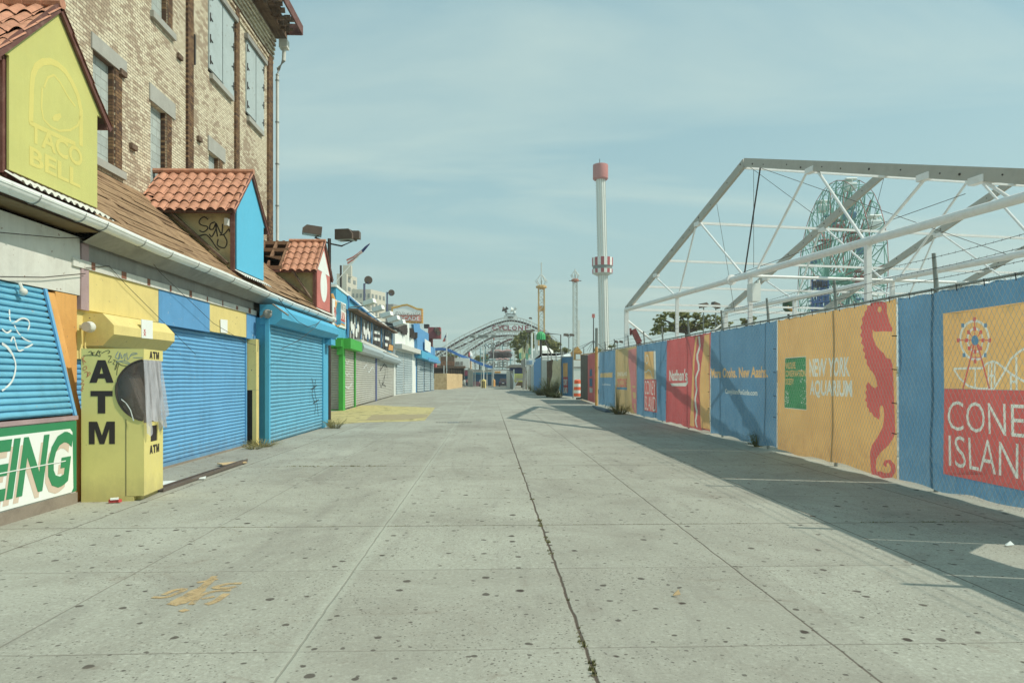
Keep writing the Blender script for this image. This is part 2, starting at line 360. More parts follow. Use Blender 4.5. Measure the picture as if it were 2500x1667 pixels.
def mk_leaf(name, a, b, tr=.35):
    t = NT(name); c = t.mix(t.ramp(t.noise(.9, 5), .35, .65), a, b); c = t.mix(t.ramp(t.noise(11, 3), .4, .7, 0, .6), c, tuple(x*.55 for x in a))
    t.set(t.b.inputs['Base Color'], c); t.b.inputs['Roughness'].default_value = .6
    tl = t.n('ShaderNodeBsdfTranslucent', {'Color': c}); mx = t.n('ShaderNodeMixShader', {0: tr, 1: t.b.outputs[0], 2: tl.outputs[0]}); t.t.links.new(mx.outputs[0], t.o.inputs[0])
    return t.m
BROWN = (.16, .11, .08)
m_pave = mk_pavement()
m_brick = mk_brick('cream_brick', L3(222, 213, 182), L3(198, 184, 152), L3(108, 92, 78), L3(150, 124, 100), wearamt=.75)
m_brickd = mk_brick('brown_brick', L3(140, 108, 70), L3(104, 74, 52), L3(70, 52, 42), L3(84, 62, 48), sx=.16, sy=.068)
m_block = mk_brick('grey_block', L3(176, 188, 182), L3(160, 172, 168), L3(138, 144, 138), L3(150, 156, 150), sx=.4, sy=.2, wearamt=.3)
m_stone = M('lintel_stone', L3(166, 166, 156), var=.12, dirt=.5)
m_tin = M('painted_tin_shutter', L3(168, 184, 184), var=.08, dirt=.25, chips=.25, chipc=L3(120, 110, 98))
m_rot = mk_wood('rotten_wood', [L3(96, 76, 60), L3(138, 116, 94), L3(70, 50, 40)])
m_roof = mk_wood('weathered_shingle', [L3(128, 98, 66), L3(178, 146, 106), L3(98, 68, 48)])
m_raft = mk_wood('brown_timber', [L3(126, 92, 66), L3(158, 122, 92), L3(98, 58, 42)], axis=0)
m_tile = M('terracotta', L3(202, 138, 104), var=.32, vs=6, dirt=.8, dc=L3(164, 104, 82), ds=4, bump=.3, bs=25, chips=.12, chipc=L3(216, 176, 134))
m_mar = M('maroon_trim', L3(112, 68, 58), dirt=.6, dc=L3(150, 120, 104), ds=5)
m_cream = M('stained_cream_stucco', L3(190, 176, 122), var=.15, dirt=.75, dc=L3(112, 100, 78), ds=2.6, bump=.4, bs=20, chips=.1)
m_gut = M('white_gutter', L3(232, 236, 230), rough=.35, var=.06, dirt=.3, dc=L3(140, 128, 112), ds=3, spec=.5)
m_wht = M('dirty_white_paint', L3(206, 208, 198), var=.08, dirt=.4, dc=L3(150, 142, 128), ds=2, chips=.08, chipc=L3(140, 110, 88), streak=.25)
m_wht2 = M('bright_white_paint', L3(226, 232, 226), var=.05, dirt=.2, dc=L3(180, 178, 166))
m_grey = M('grey_panel', L3(150, 150, 142), dirt=.5, streak=.3)
m_yel = M('butter_yellow_paint', L3(222, 202, 112), var=.06, dirt=.3, dc=L3(170, 146, 88), ds=1.8, chips=.02, streak=.15)
m_yela = M('acid_yellow_metal', L3(222, 208, 106), rough=.42, var=.05, dirt=.28, dc=L3(168, 158, 78), ds=1.7, bump=.05, spec=.5, base_grime=.45, chips=-.35, chipc=L3(120, 96, 60))
m_ora = M('orange_yellow_paint', L3(220, 158, 62), var=.1, dirt=.4, dc=L3(164, 104, 58), chips=.1, streak=.3)
m_blu = M('mid_blue_paint', L3(76, 152, 206), var=.08, dirt=.3, dc=L3(60, 112, 160), chips=.03, chipc=L3(190, 196, 190), streak=.2)
m_cya = M('cyan_paint', L3(54, 172, 212), var=.05, dirt=.25, dc=L3(60, 134, 168), ds=1.4, streak=.15)
m_dcy = M('sign_cyan_face', L3(64, 184, 222), var=.03, dirt=.08)
m_shb = M('blue_shutter_paint', L3(88, 168, 216), rough=.5, var=.06, dirt=.3, dc=L3(58, 106, 150), ds=1.1, streak=.35, spec=.35, chips=.03, chipc=L3(140, 150, 150), base_grime=.6)
m_shc = M('cyan_shutter_paint', L3(88, 176, 208), rough=.5, var=.07, dirt=.3, dc=L3(66, 120, 156), ds=1.3, streak=.4, spec=.35, chips=.03, chipc=L3(150, 156, 150), base_grime=.6)
m_shg = M('grey_shutter', L3(190, 190, 178), rough=.5, var=.08, dirt=.4, dc=L3(130, 122, 110), ds=.9, metal=.2, streak=.3, base_grime=.5)
m_shg2 = M('pale_blue_shutter', L3(160, 178, 182), rough=.5, var=.06, dirt=.25, dc=L3(130, 140, 140), ds=.7)
m_grn = M('bright_green_paint', L3(46, 176, 52), var=.08, dirt=.3, dc=L3(40, 120, 46))
m_sgn = M('sign_green', L3(22, 136, 84), var=.05, dirt=.15)
m_tan = M('sign_tan', L3(206, 186, 164), var=.04, dirt=.1)
m_tbel = M('sign_yellow_green_face', L3(196, 194, 98), var=.06, dirt=.35, dc=L3(176, 190, 96), ds=1.5, streak=.1)
m_tbe2 = M('sign_yellow_print', L3(212, 200, 92), var=.05, dirt=.4, dc=L3(198, 196, 98))
m_lil = M('lilac_paint', L3(168, 142, 144), dirt=.4, chips=.1)
m_blk = M('black_letter', L3(50, 42, 40), var=.08, dirt=.0, bump=.02)
m_drk = M('dark_iron', L3(66, 58, 54), rough=.55, dirt=.3)
m_taup = M('taupe_interior', L3(112, 98, 84), rough=.5, dirt=.3)
m_red = M('red_print', L3(202, 60, 56), var=.08, dirt=.2)
m_redw = M('faded_red_sign', L3(206, 112, 100), dirt=.3, streak=.3)
m_mtl = M('galvanised_steel', L3(150, 154, 148), rough=.45, metal=.4, dirt=.35, dc=L3(112, 92, 76))
m_wire = M('dark_wire', L3(72, 66, 62), dirt=0)
m_bron = M('bronze_lamp_housing', L3(104, 90, 78), rough=.5, dirt=.5, dc=L3(76, 64, 56), ds=4)
m_glas = M('lamp_glass', L3(186, 192, 184), rough=.2, dirt=.2, spec=.6)
m_conc = M('kerb_concrete', L3(142, 130, 114), var=.15, dirt=.6, dc=L3(92, 78, 66), ds=3, bump=.4)
m_ply = mk_wood('plywood', [L3(202, 172, 118), L3(222, 196, 146), L3(170, 132, 84)], axis=2)
m_plyb = M('plywood_backing', L3(96, 74, 56))
m_leafd = mk_leaf('weed_leaf', L3(136, 138, 74), L3(182, 170, 106), .45)
m_leaft = mk_leaf('tree_leaf', L3(138, 146, 78), L3(184, 182, 106), .45)
m_bark = M('bark', L3(92, 78, 62), var=.3, bump=.6)
m_moss = M('joint_moss', L3(122, 118, 58), var=.4, vs=20, dirt=.4)
m_graf = M('black_spray', L3(48, 44, 42), dirt=0); m_grafw = M('white_spray', L3(208, 216, 214), dirt=0); m_grafr = M('red_marker', L3(206, 84, 54), dirt=0); m_grafb = M('blue_marker', L3(128, 148, 168), dirt=0)
m_wrng = M('worn_orange_ground_paint', L3(202, 172, 118), var=.12, dirt=.5, dc=L3(170, 166, 132), ds=9)
def wearaway(m, sc, a, b):
    t = NT.__new__(NT); t.m = m; t.t = m.node_tree; t.b = [n for n in t.t.nodes if n.type == 'BSDF_PRINCIPLED'][0]; t.g = t.n('ShaderNodeNewGeometry').outputs['Position']
    t.set(t.b.inputs['Alpha'], t.ramp(t.noise(sc, 8, .75, dist=.5), a, b, .85, .03))
wearaway(m_wrng, 8, .42, .66)

# ------------------------------------------------------------ ground
mb = MB(); mb.add([(-600, -60, 0), (600, -60, 0), (600, 800, 0), (-600, 800, 0)], [(0, 1, 2, 3)])
mb.build('ground', m_pave, kind='structure')
mb = MB(); pts = [gnd(p, .004) for p in K('c1', (105, 1362), (330, 1335), (470, 1292), (620, 1288), (800, 1300), (1185, 1312), (1150, 1360), (1112, 1402), (1085, 1436), (880, 1446), (520, 1452), (110, 1482))]
mb.prism(pts, (0, 0, .002)); mb.build('yellow_painted_pavement', M('worn_yellow_ground_paint', L3(204, 190, 118), var=.1, dirt=.75, dc=L3(160, 158, 128), ds=1.6, chips=.1, chipc=L3(158, 164, 146)), kind='structure'); wearaway(MC['worn_yellow_ground_paint'], 1.6, .52, .7)
mb = MB(); mb.prism([gnd(p, .0085) for p in K('c1', (515, 1432), (585, 1382), (1118, 1374), (1108, 1404), (880, 1430))], (0, 0, .002))
mb.build('dark_patch_pavement', M('grimy_yellow_patch', L3(166, 150, 106), var=.1, dirt=.6, dc=L3(128, 122, 100)), kind='structure')
# orange scribble on the pavement
mb = MB(); UP = Vector((0, 0, 1))
def gstroke(pts, w):
    P = smooth([gnd(p, .003) for p in pts], 4)
    if isinstance(w, list): w = [w[min(len(w)-1, int(i/4+.5))] for i in range(len(P))]
    ribbon(mb, P, UP, w, 0, .0015)
gstroke(K('zg', (985, 575), (940, 620), (880, 660), (830, 690), (785, 708)), [.05, .07, .12, .14, .10]); gstroke(K('zg', (905, 605), (1000, 588)), .04)
gstroke(K('zg', (700, 672), (760, 672), (810, 655), (850, 635), (800, 640), (750, 662)), .045); gstroke(K('zg', (1110, 608), (1040, 612), (985, 628), (1040, 630), (1085, 622)), .05)
gstroke(K('zg', (1060, 640), (985, 645), (920, 665), (880, 705)), .05); gstroke(K('zg', (1040, 655), (990, 690), (945, 706)), .06); gstroke(K('zg', (985, 668), (925, 680)), .04); gstroke(K('zg', (860, 728), (828, 738)), .06)
mb.build('orange_ground_scribble', m_wrng, kind='structure')
# ------------------------------------------------------------ wall with openings
def wall_x(mb, X, ys, zs, holes):
    """sheet facing +X on plane X with rectangular openings"""
    Y = sorted(set(ys + [h[0] for h in holes] + [h[1] for h in holes])); Z = sorted(set(zs + [h[2] for h in holes] + [h[3] for h in holes]))
    for i in range(len(Y)-1):
        for j in range(len(Z)-1):
            cy = (Y[i]+Y[i+1])/2; cz = (Z[j]+Z[j+1])/2
            if any(h[0] < cy < h[1] and h[2] < cz < h[3] for h in holes): continue
            mb.add([(X, Y[i], Z[j]), (X, Y[i+1], Z[j]), (X, Y[i+1], Z[j+1]), (X, Y[i], Z[j+1])], [(0, 1, 2, 3)])
    for y0, y1, z0, z1 in holes:
        d = .14
        mb.add([(X, y0, z0), (X, y1, z0), (X, y1, z1), (X, y0, z1), (X-d, y0, z0), (X-d, y1, z0), (X-d, y1, z1), (X-d, y0, z1)], [(0, 4, 5, 1), (1, 5, 6, 2), (2, 6, 7, 3), (3, 7, 4, 0)])
XB = -8.0
BL = thing('brick_building', 'tall cream brick building with peeling brown patches, bricked up windows and a broken cornice', 'building', (-11, 17, 0))
holes = [(13.8, 14.62, 6.2, 8.36), (16.15, 16.95, 6.22, 8.28), (19.5, 20.25, 6.25, 8.22), (16.2, 17.0, 10.42, 12.6), (11.2, 12.05, 6.2, 8.4), (19.45, 21.35, 10.47, 12.9), (22.45, 24.2, 10.4, 12.86), (13.75, 14.6, 10.42, 12.6)]
holes = [(hy(q0), hy(q1), q2, q3) for q0, q1, q2, q3 in holes]; WY1 = hy(25.15)
mb = MB(); wall_x(mb, XB, [3, WY1], [0, 14.5], holes)
mb.add([(XB, WY1, 0), (XB, WY1, 14.5), (-19, WY1, 14.5), (-19, WY1, 0), (XB, 3, 0), (XB, 3, 14.5), (-19, 3, 14.5), (-19, 3, 0)], [(0, 1, 2, 3), (4, 5, 6, 7), (1, 2, 6, 5), (2, 3, 7, 6)])
mb.build('wall', m_brick, BL, recalc=False)
for i, (y0, y1, z0, z1) in enumerate(holes):
    if i >= 5 and i < 7: continue
    w = MB().b2(XB-.25, XB-.125, y0+.002, y1-.002, z0+.002, z1-.002).build('window_infill', m_block, BL)
    # rough jamb of brown brick
    MB().b2(XB-.12, XB-.02, y1-.05, y1-.002, z0+.003, z1-.003).b2(XB-.01, XB+.012, y1+.001, y1+.26, z0, z1).build('window_jamb', m_brickd, BL)
    MB().b2(XB-.05, XB+.035, y0-.08, y1+.42, z1+.002, z1+(.32, .4, .42, .36, .32, .4, .4, .4)[i]).build('lintel', m_stone, BL)
    MB().b2(XB-.1, XB+.09, y0-.08, y1+.3, z0-.16, z0-.002).build('sill', m_stone, BL)
for y0, y1, z0, z1 in holes[5:7]:
    sh = MB(); ym = (y0+y1)/2+.03
    sh.b2(XB-.02, XB+.04, y0+.005, ym-.03, z0+.1, z1-.01).b2(XB-.02, XB+.04, ym+.03, y1-.005, z0-.05, z1-.01)
    s_ = sh.build('window_shutter', m_tin, BL)
    for k in range(4):
        z = z0+.35+k*(z1-z0-.6)/3
        for yy, sg in ((y0+.06, 1), (y1-.06, -1)):
            MB().bar((XB+.055, yy, z), (XB+.055, yy+sg*.16, z-.05), .02).bar((XB+.05, yy, z-.12), (XB+.05, yy, z+.12), .03).build('hinge', m_drk, s_)
    MB().b2(XB-.3, XB-.1, y0, y1, z0, z1).build('window_infill', m_drk, BL)
    MB().b2(XB, XB+.12, y0-.12, y1+.16, z1+.01, z1+.16).build('lintel', m_grey, BL)
    MB().b2(XB-.02, XB+.1, y0+.1, y1-.15, z0-.16, z0-.01).build('sill', m_stone, BL)
for y0, y1 in ((18.02, 18.36), (21.45, 21.75), (24.62, 25.12)):
    y0 = hy(y0); y1 = hy(y1)
    p = MB().b2(XB-.01, XB+.07, y0, y1, 5.5, 14.0); p.build('brick_pilaster', m_brickd, BL)
for i, (y, z, h) in enumerate(((18.75, 10.6, .8), (15.15, 8.35, .12), (19.1, 8.3, .12), (15.6, 6.9, .12), (17.9, 10.0, .12))):
    MB().box((XB+.04, y, z), (.07, .07 if h > .5 else .24, h)).build('iron_anchor', m_drk if h > .5 else m_rot, BL)
# corbel bands and cornice
mb = MB()
for k in range(7): mb.b2(XB, XB+.05+.02*k, 18.4, WY1+.03, 13.15+k*.16, 13.15+k*.16+.09)
mb.build('corbel_band', m_brick, BL)
mb = MB(); mb.b2(XB, XB+.5, 12, WY1+.25, 14.35, 14.55); mb.b2(XB, XB+.16, 18.4, 25.3, 14.2, 14.34); mb.b2(XB-3, XB+.2, 3, 25.3, 14.56, 14.75)
random.seed(3)
for k in range(35):
    y = 12+k*.4
    L = 1.02 if k < 22 else random.choice((.95, .8, 1.0, .6))
    mb.box((XB+L/2, y, 14.62+random.uniform(-.02, .02)), (L, .09, .16))
for k in range(62):
    y = 12+k*.225+random.uniform(-.03, .03)
    if y > WY1+.2: continue
    x1 = XB+random.uniform(.55, 1.0) if y > 21 else XB+1.0
    if random.random() < .18 and y > 20: continue
    mb.box(((XB+.3+x1)/2, y, 14.5+random.uniform(-.05, .02)), (x1-XB-.3, .2, .02), rz=random.uniform(-.05, .05))
for k in range(16):
    mb.box((XB+random.uniform(.55, 1.0), 23+k*.14, 14.4+random.uniform(-.14, .1)), (random.uniform(.1, .3), .04, random.uniform(.06, .26)), M3=Matrix.Rotation(random.uniform(-.6, .6), 3, 'X'))
mb.build('broken_cornice', m_rot, BL)
MB().bar((XB+1.03, 11, 14.72), (XB+1.03, WY1+.35, 14.72), .06, .34).b2(XB, XB+1.05, WY1+.2, WY1+.27, 14.5, 14.9).build('cornice_fascia', m_mar, BL)
mb = MB(); mb.tube([(XB+.16, WY1+.17, 13.0), (XB+.16, WY1+.17, 4.5)], .055, 10); mb.tube([(XB+.42, WY1+.15, 13.95), (XB+.4, WY1+.15, 13.5), (XB+.2, WY1+.17, 13.2), (XB+.16, WY1+.17, 12.95)], .07, 10)
mb.box((XB+.42, WY1+.13, 14.08), (.3, .3, .3)); mb.build('downpipe', m_wht, BL, smooth=True)
mb = MB()
for k in range(6): MB().tube([(XB+.16, WY1+.17, 5+k*1.55), (XB+.16, WY1+.17, 5.04+k*1.55)], .074, 10).build('pipe_bracket', m_mtl, BL)

# ------------------------------------------------------------ the shop row with the shingle roof
SH = thing('shop_building', 'low boarded-up shop building with sagging shingle roof, three tiled dormers and blue and yellow front', 'building', (-6.5, 14, 0))
GX, XF = -5.68, -6.1
def roofz(x): return 3.99 + (x-(-5.72))*(5.96-3.99)/(XB+5.72)
mb = MB(); mb.add([(-5.72, 2, 3.93), (XB, 2, 5.9), (XB, 25.3, 5.9), (-5.72, 25.3, 3.93)], [(0, 1, 2, 3)])
mb.build('roof_deck', m_plyb, SH)
mb = MB(); random.seed(5); nrow = 21
for r in range(nrow):
    f0 = r/nrow; f1 = (r+1.35)/nrow
    x0 = -5.70+(XB+5.70)*f0; x1 = -5.70+(XB+5.70)*min(f1, 1); y = 4.0
    while y < 25.3:
        L = random.uniform(.5, 2.2); y2 = min(y+L, 25.32)
        if random.random() > .02:
            lift = random.choice((0, 0, .004, .012, .03)) if random.random() < .5 else 0
            jx = random.uniform(-.015, .02)
            a = Vector((x0+jx, y+.004, roofz(x0)+.018+lift)); b = Vector((x0+jx+random.uniform(-.01, .01), y2, roofz(x0)+.018+random.choice((0, lift, .02*random.random()))))
            c = Vector((x1, y2, roofz(x1)+.008)); d = Vector((x1, y+.004, roofz(x1)+.008))
            mb.prism([a, b, c, d], (0, 0, .014))
        y = y2
mb.build('roof_shingles', m_roof, SH)
gp = [(4, 3.99), (7.9, 3.98), (10.2, 3.975), (12.0, 3.93), (14.5, 3.93), (17.5, 3.885), (20, 3.86), (22.5, 3.87), (25.2, 3.86)]
def gutter(mb, r0, n=9, dx=0):
    rings = []
    for y, z in gp: rings.append([Vector((GX+r0*math.cos(a), y, z+r0*math.sin(a)*.95)) for a in [math.pi+math.pi*k/n for k in range(n+1)]])
    vs = [v for r in rings for v in r]; w = n+1
    mb.add(vs, [(i*w+k, i*w+k+1, (i+1)*w+k+1, (i+1)*w+k) for i in range(len(gp)-1) for k in range(n)])
mb = MB(); gutter(mb, .100); gutter(mb, .092); mb.m = 0
mb.bar((GX+.085, 4, 4.0), (GX+.085, 7.9, 3.99), .02)
for (a, b), (c, d) in zip(gp, gp[1:]): mb.tube([(GX+.1, a, b+.003), (GX+.1, c, d+.003)], .012, 6)
mb.build('gutter', m_gut, SH, smooth=True)
mb = MB()
for (a, b), (c, d) in zip(gp, gp[1:]): mb.prism([(GX+.094, a, b-.02), (GX+.108, a, b-.015), (GX+.106, a, b+.035), (GX+.09, a, b+.035)], (0, c-a, d-b))
mb.build('gutter_lip', m_gut, SH)
mb = MB()
def gz(y):
    for (a, b), (c, d) in zip(gp, gp[1:]):
        if a <= y <= c: return b+(d-b)*(y-a)/(c-a)
    return gp[-1][1]
y = 5.0
while y < 25.0:
    z = gz(y); MB().tube([(GX+.112*math.cos(a), y, z+.112*math.sin(a)+.01) for a in [math.pi+math.pi*k/8 for k in range(9)]], .009, 5).build('gutter_strap', m_mtl, SH); y += random.choice((.95, 1.1, .55, 1.3))
# eaves: soffit, fascia
MB().add([(-6.16, 4, 3.86), (GX-.06, 4, 3.86), (GX-.06, 10.3, 3.86), (-6.16, 10.3, 3.86)], [(0, 1, 2, 3)]).build('soffit', M('olive_soffit', L3(120, 98, 56), dirt=.5), SH)
MB().add([(-6.0, 10.3, 3.72), (GX-.02, 10.3, 3.90), (GX-.02, 25, 3.80), (-6.0, 25, 3.62)], [(0, 1, 2, 3)]).build('eave_board', m_grey, SH)
MB().b2(GX-.12, GX-.09, 4, 24.9, 3.88, 4.0).build('fascia_board', m_rot, SH)
MB().b2(-7.9, -6.25, 4, 25.0, 0, 3.8).build('wall', m_conc, SH)
# boards above the shop fronts (plane X = -6.1)
WF = Wall((XF, 0), (XF, 40))
def fpanel(name, mat, yz, d0=0, d1=.03, **k): mb = MB(); WF.slabw(mb, yz, d0, d1); return mb.build(name, mat, SH, **k)
fpanel('white_fascia_panel', m_wht, [(4, 2.94), (hy(10.17, XF), 2.94), (hy(10.13, XF), 3.8), (4, 3.8)], -.02, .03)
mb = MB(); WF.rect(mb, 8.1, 8.14, 2.9, 3.7, .03, .045); mb.build('rust_streak', m_rot, SH)
def q(px, X=XF): v = atX(px, X); return v.y, v.z
fpanel('lilac_post', m_lil, [q(p) for p in K('z2', (618, 1160), (684, 1172), (682, 640), (626, 630))], -.02, .05)
def rail():
    a = q(K('z2', (640, 640))); b = q(K('z2', (2110, 1130))); c = q(K('z2', (640, 690))); d = q(K('z2', (2110, 1085)))
    return a, b
y0_, ztop = q(K('z2', (680, 672))); 
ZR = 3.35   # underside of the white rail
fpanel('grey_eave_board', m_grey, [(10.2, ZR+.13), (17.9, ZR+.13), (17.9, 3.78), (10.2, 3.78)], -.02, .015)
fpanel('white_rail', m_wht, [(10.15, ZR), (18.0, ZR), (18.0, ZR+.12), (10.15, ZR+.12)], -.01, .06)
mb = MB(); random.seed(11)
for k in range(9):
    y = 10.6+k*.85; WF.rect(mb, y, y+random.uniform(.05, .16), ZR+.01, ZR+.1+random.uniform(0, .05), .061, .064)
mb.build('rust_patch', M('rust_paint', L3(140, 88, 62), var=.3), SH)
zb = 2.74
def yof(px): return q((px, 800))[0]
ys = [yof(K('z2', (x, 0))[0]) for x in (684, 1250, 1660, 1955, 2085)]
for i, (mt, nm) in enumerate(((m_yel, 'yellow_board'), (m_blu, 'blue_board'), (m_yel, 'yellow_board'), (m_blu, 'blue_board'))):
    fpanel(nm, mt, [(ys[i]+.004, zb-(.02 if i % 2 else 0)), (ys[i+1]-.004, zb-(.02 if i % 2 else 0)), (ys[i+1]-.004, ZR-.003), (ys[i]+.004, ZR-.003)], -.01, .03+.004*(i % 2))
# posts
WFp = Wall((-6.14, 0), (-6.14, 40))
def ppanel(name, mat, y0, y1, z0, z1, d0=-.05, d1=.03): mb = MB(); WFp.rect(mb, y0, y1, z0, z1, d0, d1); return mb.build(name, mat, SH)
yA, yB = atX((606, 0), -6.14).y, atX((632, 0), -6.14).y
py1 = atX((632, 900), -5.93).y; MB().b2(-6.22, -5.93, py1-.2, py1, 1.42, zb-.02).build('yellow_post', m_yel, SH); MB().b2(-6.03, -5.93, py1-.2, py1, 0, 1.415).build('yellow_post', m_yel, SH)
MB().b2(-6.22, -6.04, py1-.12, py1, 0, 1.41).build('dark_gap', m_drk, SH)
ppanel('blue_post', m_cya, yB+.004, 19.2, 0, 3.3, -.1, .05)
# orange wedge and pillar left of the cash machine
mb = MB(); mb.prism([(-6.12, 9.58, 0), (-5.70, 9.58, 0), (-5.70, 9.58, 1.2), (-6.08, 9.58, 2.9), (-6.12, 9.58, 2.9)], (0, .2, 0)); mb.build('orange_side_post', m_ora, SH)
ppanel('orange_pillar', m_ora, 9.8, 10.3, 0, 2.93, -.1, .06); ppanel('yellow_backboard', m_yel, 10.31, 11.9, 2.0, 2.75, -.1, .02)
# slatted shutters ---------------------------------------------------------
def shutter(name, mat, P00, P10, P01, P11, parent, pitch=.078, depth=.018, label=None):
    """corners: bottom-near, bottom-far, top-near, top-far ; curved slats facing the viewer"""
    P00, P10, P01, P11 = map(Vector, (P00, P10, P01, P11))
    n = (P10-P00).cross(P01-P00).normalized()
    if n.dot(EYE-P00) < 0: n = -n
    H = max((P01-P00).length, (P11-P10).length); N = max(2, int(H/pitch)); prof = [(0, -.45), (.13, -.45), (.2, .7), (.42, 1.0), (.66, .9), (.88, .4), (.99, -.3)]
    rows = []
    for i in range(N):
        for f, o in prof: rows.append(((i+f)/N, o*depth))
    rows.append((1, -.3*depth)); mb = MB(); vs = []
    ln = max((P10-P00).length, .5); sp = random.uniform(0, 50); sc = 1 if depth < .045 else 2.5; ns = int(min(40, max(2, ln/.3/sc)))
    for t, o in rows:
        for k in range(ns+1):
            s_ = k/ns; p = P00.lerp(P10, s_).lerp(P01.lerp(P11, s_), t); ed = min(1, 8*min(s_, 1-s_))
            w1 = noise.noise(Vector((s_*ln*.9/sc+sp, t*H*1.3/sc, 0))); w2 = noise.noise(Vector((s_*ln*2.6/sc, t*H*.5/sc, sp)))
            vs.append(p+n*(o+ed*(.016*w1+.007*w2)*sc)+Vector((0, 0, ed*.007*w2*sc)))
    w_ = ns+1
    mb.add(vs, [(i*w_+k, i*w_+k+1, (i+1)*w_+k+1, (i+1)*w_+k) for i in range(len(rows)-1) for k in range(ns)])
    return mb.build(name, mat, parent, recalc=False, label=label)
XS = -6.2
SE = atX((603, 900), XS).y-.2
s1 = shutter('roller_shutter', m_shb, (XS, 10.2, .1), (XS, SE, .1), (XS, 10.2, 2.8), (XS, SE, 2.8), SH, label='wide mid blue roller shutter behind the cash machine')
MB().b2(XS-.03, XS+.04, 10.2, SE, .02, .1).build('bottom_rail', m_shb, s1)
MB().b2(XS-.1, XS+.08, 10.2, SE+.1, -.05, .035).build('shop_sill', m_conc, SH)
MB().b2(XS-.02, XS+.05, SE, SE+.06, 0, 2.75).build('shutter_guide', m_shb, SH)
# left counter
CX = -5.66
shutter('counter_shutter', m_shc, (CX-.03, 4, 1.22), (CX-.03, 9.53, 1.22), (XF-.02, 4, 2.94), (XF-.02, 9.54, 2.94), SH, pitch=.083, depth=.026, label='left cyan roller shutter leaning over the counter')
mb = MB(); mb.bar((CX, 9.55, 1.2), (XF+.03, 9.56, 2.93), .05, .03); mb.build('shutter_guide', m_shb, SH)
MB().b2(CX-.5, CX, 4, 9.56, .0, 1.14).build('counter_wall', m_wht, SH)
MB().b2(CX-.02, CX+.025, 4, 9.58, 1.145, 1.2).build('counter_sill', m_lil, SH)
MB().b2(CX-.02, CX+.02, 4, 9.57, 0, .15).build('kerb_plinth', m_conc, SH)
WC = Wall((CX, 0), (CX, 40))
lowsign = MB(); WC.rect(lowsign, 4, 9.56, .17, 1.13, 0, .012); lowsign = lowsign.build('counter_sign', m_sgn, SH, label='green bordered white sign reading EING')
mb = MB(); pts = [(4, .17), (9.44, .17), (9.48, .22), (9.46, .98), (9.41, 1.03), (4, 1.03)]; WC.slabw(mb, pts, .012, .017); mb.build('sign_face', m_wht2, lowsign)
mb = MB(); eA = atX((-44, 1100), CX).y; eB = atX((174, 1100), CX).y; text(mb, 'EING', WC.at(eA-.05, .21), (0, 1, 0), (0, 0, 1), eB-eA-.02, .70, .018, .002, bold=.02, shear=.28); mb.build('letter_shadow', m_tan, lowsign)
mb = MB(); text(mb, 'EING', WC.at(eA, .28), (0, 1, 0), (0, 0, 1), eB-eA, .72, .021, .003, bold=.028, shear=.28); mb.build('lettering', m_sgn, lowsign)
mb = MB(); WC.rect(mb, 4, 9.3, .605, .617, .025, .0265); mb.build('sign_stripe', m_wht2, lowsign)
# white spray tag on the counter shutter
def plane_pt(px, P, n): r = ray(px); return EYE + r*((P-EYE).dot(n)/r.dot(n))
def tagspray(name, mat, strokes, P, n, w, parent, d0=.022):
    mb = MB(); n = Vector(n).normalized()
    for st in strokes: ribbon(mb, smooth([plane_pt(s, Vector(P), n) for s in st]), n, w, d0, .002)
    return mb.build(name, mat, parent)
nc = Vector((2.94-1.22, 0, -(XF-.02-CX+.03))).normalized(); pc = (CX-.03, 9, 1.22)
tagspray('spray_tag', m_grafw, [K('z2', (0, 1440), (40, 1470), (85, 1530), (100, 1568)), K('z3', (0, 60), (50, 95), (90, 160), (110, 240), (95, 330), (60, 390), (0, 440)), K('z2', (60, 1165), (65, 1250), (95, 1270), (160, 1235), (210, 1250), (220, 1290), (205, 1335)), K('z2', (100, 1290), (130, 1350), (180, 1400), (245, 1435), (190, 1470), (130, 1490), (95, 1385), (70, 1420)), K('z2', (0, 1320), (40, 1350), (75, 1330))], pc, nc, .022, SH)
# octagonal shutter boxes --------------------------------------------------
def octbox(mb, x0, x1, z0, z1, y0, y1, c=.3):
    w = x1-x0; h = z1-z0
    pr = [(x0, z0), (x1-w*c, z0), (x1, z0+h*c), (x1, z1-h*c), (x1-w*c, z1), (x0, z1)]
    mb.prism([(x, y0, z) for x, z in pr], (0, y1-y0, 0)); return mb
hd = octbox(MB(), -6.12, -5.66, 2.2, 2.69, atX((205, 800), -6.1).y, atX((426, 800), -5.66).y, .36).build('shutter_hood', m_yel, SH, label='butter yellow octagonal shutter hood above the cash machine')
hz_ = [q(p, -5.66) for p in K('z2', (1122, 1238), (1212, 1252), (1212, 1396), (1125, 1388))]
mb = MB(); Wall((-5.66, 0), (-5.66, 40)).slabw(mb, hz_, 0, .012); nt_ = mb.build('notice_card', m_wht2, hd)
mb = MB(); W_ = Wall((-5.66, 0), (-5.66, 40))
for st in (K('z2', (1140, 1320), (1155, 1345), (1140, 1370)), K('z2', (1152, 1320), (1140, 1345), (1155, 1370))): W_.stroke(mb, st, .014, .013, .002)
mb.build('notice_print', m_red, hd)
mb = MB(); c = atX(K('z2', (690, 1298)), -5.92); c.y = 10.4
mb.sphere(c+Vector((0, -.06, 0)), .085, 12); mb.sphere(c+Vector((-.1, -.02, 0)), .05, 8); mb.bar(c+Vector((-.26, .06, .02)), c+Vector((0, .02, 0)), .05)
fl = mb.build('floodlamp', m_wht, SH, smooth=True); MB().tube([c+Vector((0, -.15, 0)), c+Vector((0, -.13, 0))], .07, 14).build('lens', m_glas, fl)
MB().tube([c+Vector((-.1, 0, -.05)), c+Vector((-.1, 0, -.3)), c+Vector((-.05, 0, -.38))], .012, 6).build('conduit', m_yel, SH)
